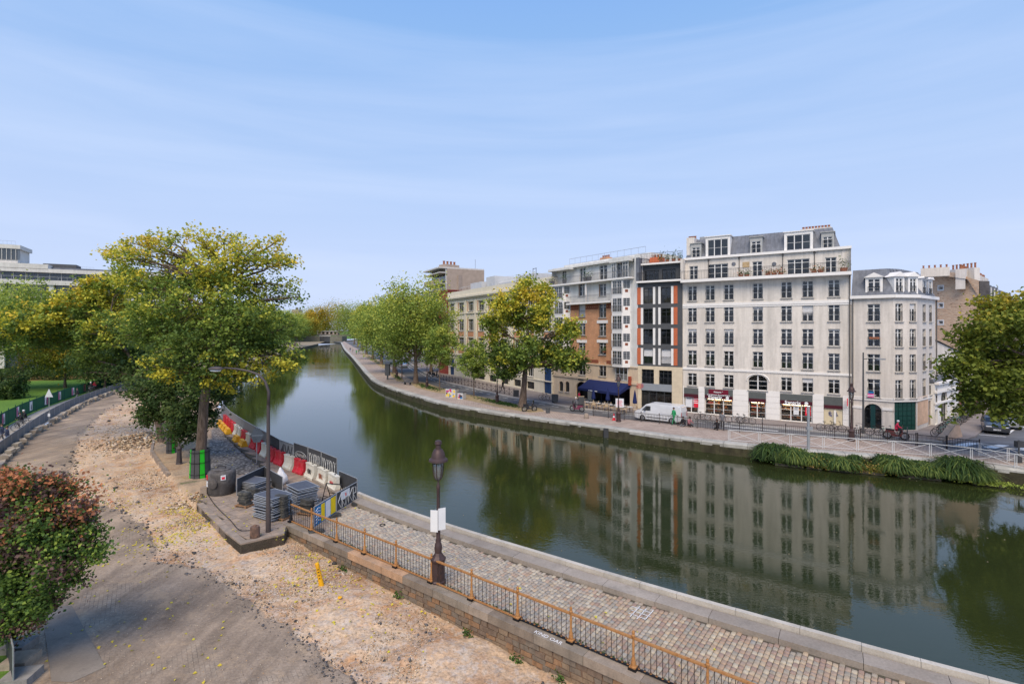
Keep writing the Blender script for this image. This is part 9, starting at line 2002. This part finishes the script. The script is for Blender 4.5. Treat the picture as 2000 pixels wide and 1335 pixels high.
simple('wheelie_bin', 'dark grey wheelie bin between the blue door and the arched windows', 'bin', 1084, 786, wbin, rz=.2); simple('grey_cabinet', 'small dark cabinet at the end of the crossed railing', 'cabinet', 1008, 774, lambda t: (MB().box(-.4, .4, -.2, .2, 0, .95).build('body', m_char, t), MB().box(-.36, .36, -.215, -.2, .08, .88).build('door', m_hp, t)))
def gbox(w, t, h=1.25):
 MB().box(-w / 2, w / 2, -.4, .4, 0, h).build('body', m_pale, t); MB().box(-w / 2 - .05, w / 2 + .05, -.45, .45, h, h + .08).build('roof', m_char, t); mb = MB(); cols__ = [m_red, m_yel, m_hp, M('pink_print'), m_bluep]; r_ = random.Random(int(w * 10))
 for q in range(int(w * 14)): mb.mi = r_.randint(0, 4); x = r_.uniform(-w / 2, w / 2 - .3); z = r_.uniform(.05, h - .35); mb.add([(x, -.405 - q * .0007, z), (x + r_.uniform(.15, .3), -.405 - q * .0007, z + r_.uniform(-.05, .05)), (x + r_.uniform(.15, .3), -.405 - q * .0007, z + r_.uniform(.2, .35)), (x, -.405 - q * .0007, z + r_.uniform(.15, .3))], [(0, 1, 2, 3)])
 mb.build('graffiti', cols__, t)
simple('graffiti_cabinet', 'low cabinet covered in bright graffiti and stickers on the promenade', 'cabinet', 883, 775, lambda t: gbox(1.7, t), rz=-.5); simple('graffiti_bin', 'grey container with graffiti next to the graffiti cabinet', 'container', 902, 779, lambda t: gbox(.9, t, .95), rz=-.5)
simple('advertising_column', 'dark advertising board on a thin foot beside the plane trees', 'advertising board', 757, 741, lambda t: (MB().box(-.55, .55, -.15, .15, .8, 3.0).build('panel', m_char, t), MB().box(-.8, .8, -.25, .25, 3.0, 3.2).build('roof', m_zinc, t), MB().box(-.12, .12, -.1, .1, 0, .8).build('foot', m_char, t)), rz=-.5)
simple('bench', 'dark backless bench on the promenade left of the thick trunk', 'bench', 796, 751, lambda t: (MB().box(-.9, .9, -.25, .25, .42, .48).build('seat', m_char, t), MB().box(-.7, -.6, -.2, .2, 0, .42).build('leg', m_char, t), MB().box(.6, .7, -.2, .2, 0, .42).build('leg', m_char, t)), rz=-.6)
v = [gz(1844, 861), gz(1881, 851), gz(1881, 851), gz(1866, 850)]; a, b = gz(1843, 861), gz(1880, 852); u = b - a; t = thing('ramp_wall', 'small wedge shaped peach parapet wall beside the bicycle rack', 'wall', a, math.atan2(u.y, u.x)); MB().prism([(0, 0), (u.length, 0), (u.length * .82, 1.15), (u.length * .6, 1.2)], 0, .4).build('wedge', M('peach_render'), t); MB().prism([(-.05, .05), (u.length * .6, 1.22), (u.length * .84, 1.17), (u.length * .84, 1.25), (u.length * .6, 1.3), (-.05, .12)], -.04, .44).build('coping', m_rim, t)
for k, px in enumerate((1184,)): o = MB().box(-.22, .22, -.04, .3, -1.1, -.1).build('wall_ladder_recess', m_hp, None, gz(px, 834.5)); tag(o, 'dark box standing in for the ladder recess in the canal wall below the cafe', 'iron plate')  # solid dark box drawn in place of the wall ladder's recess
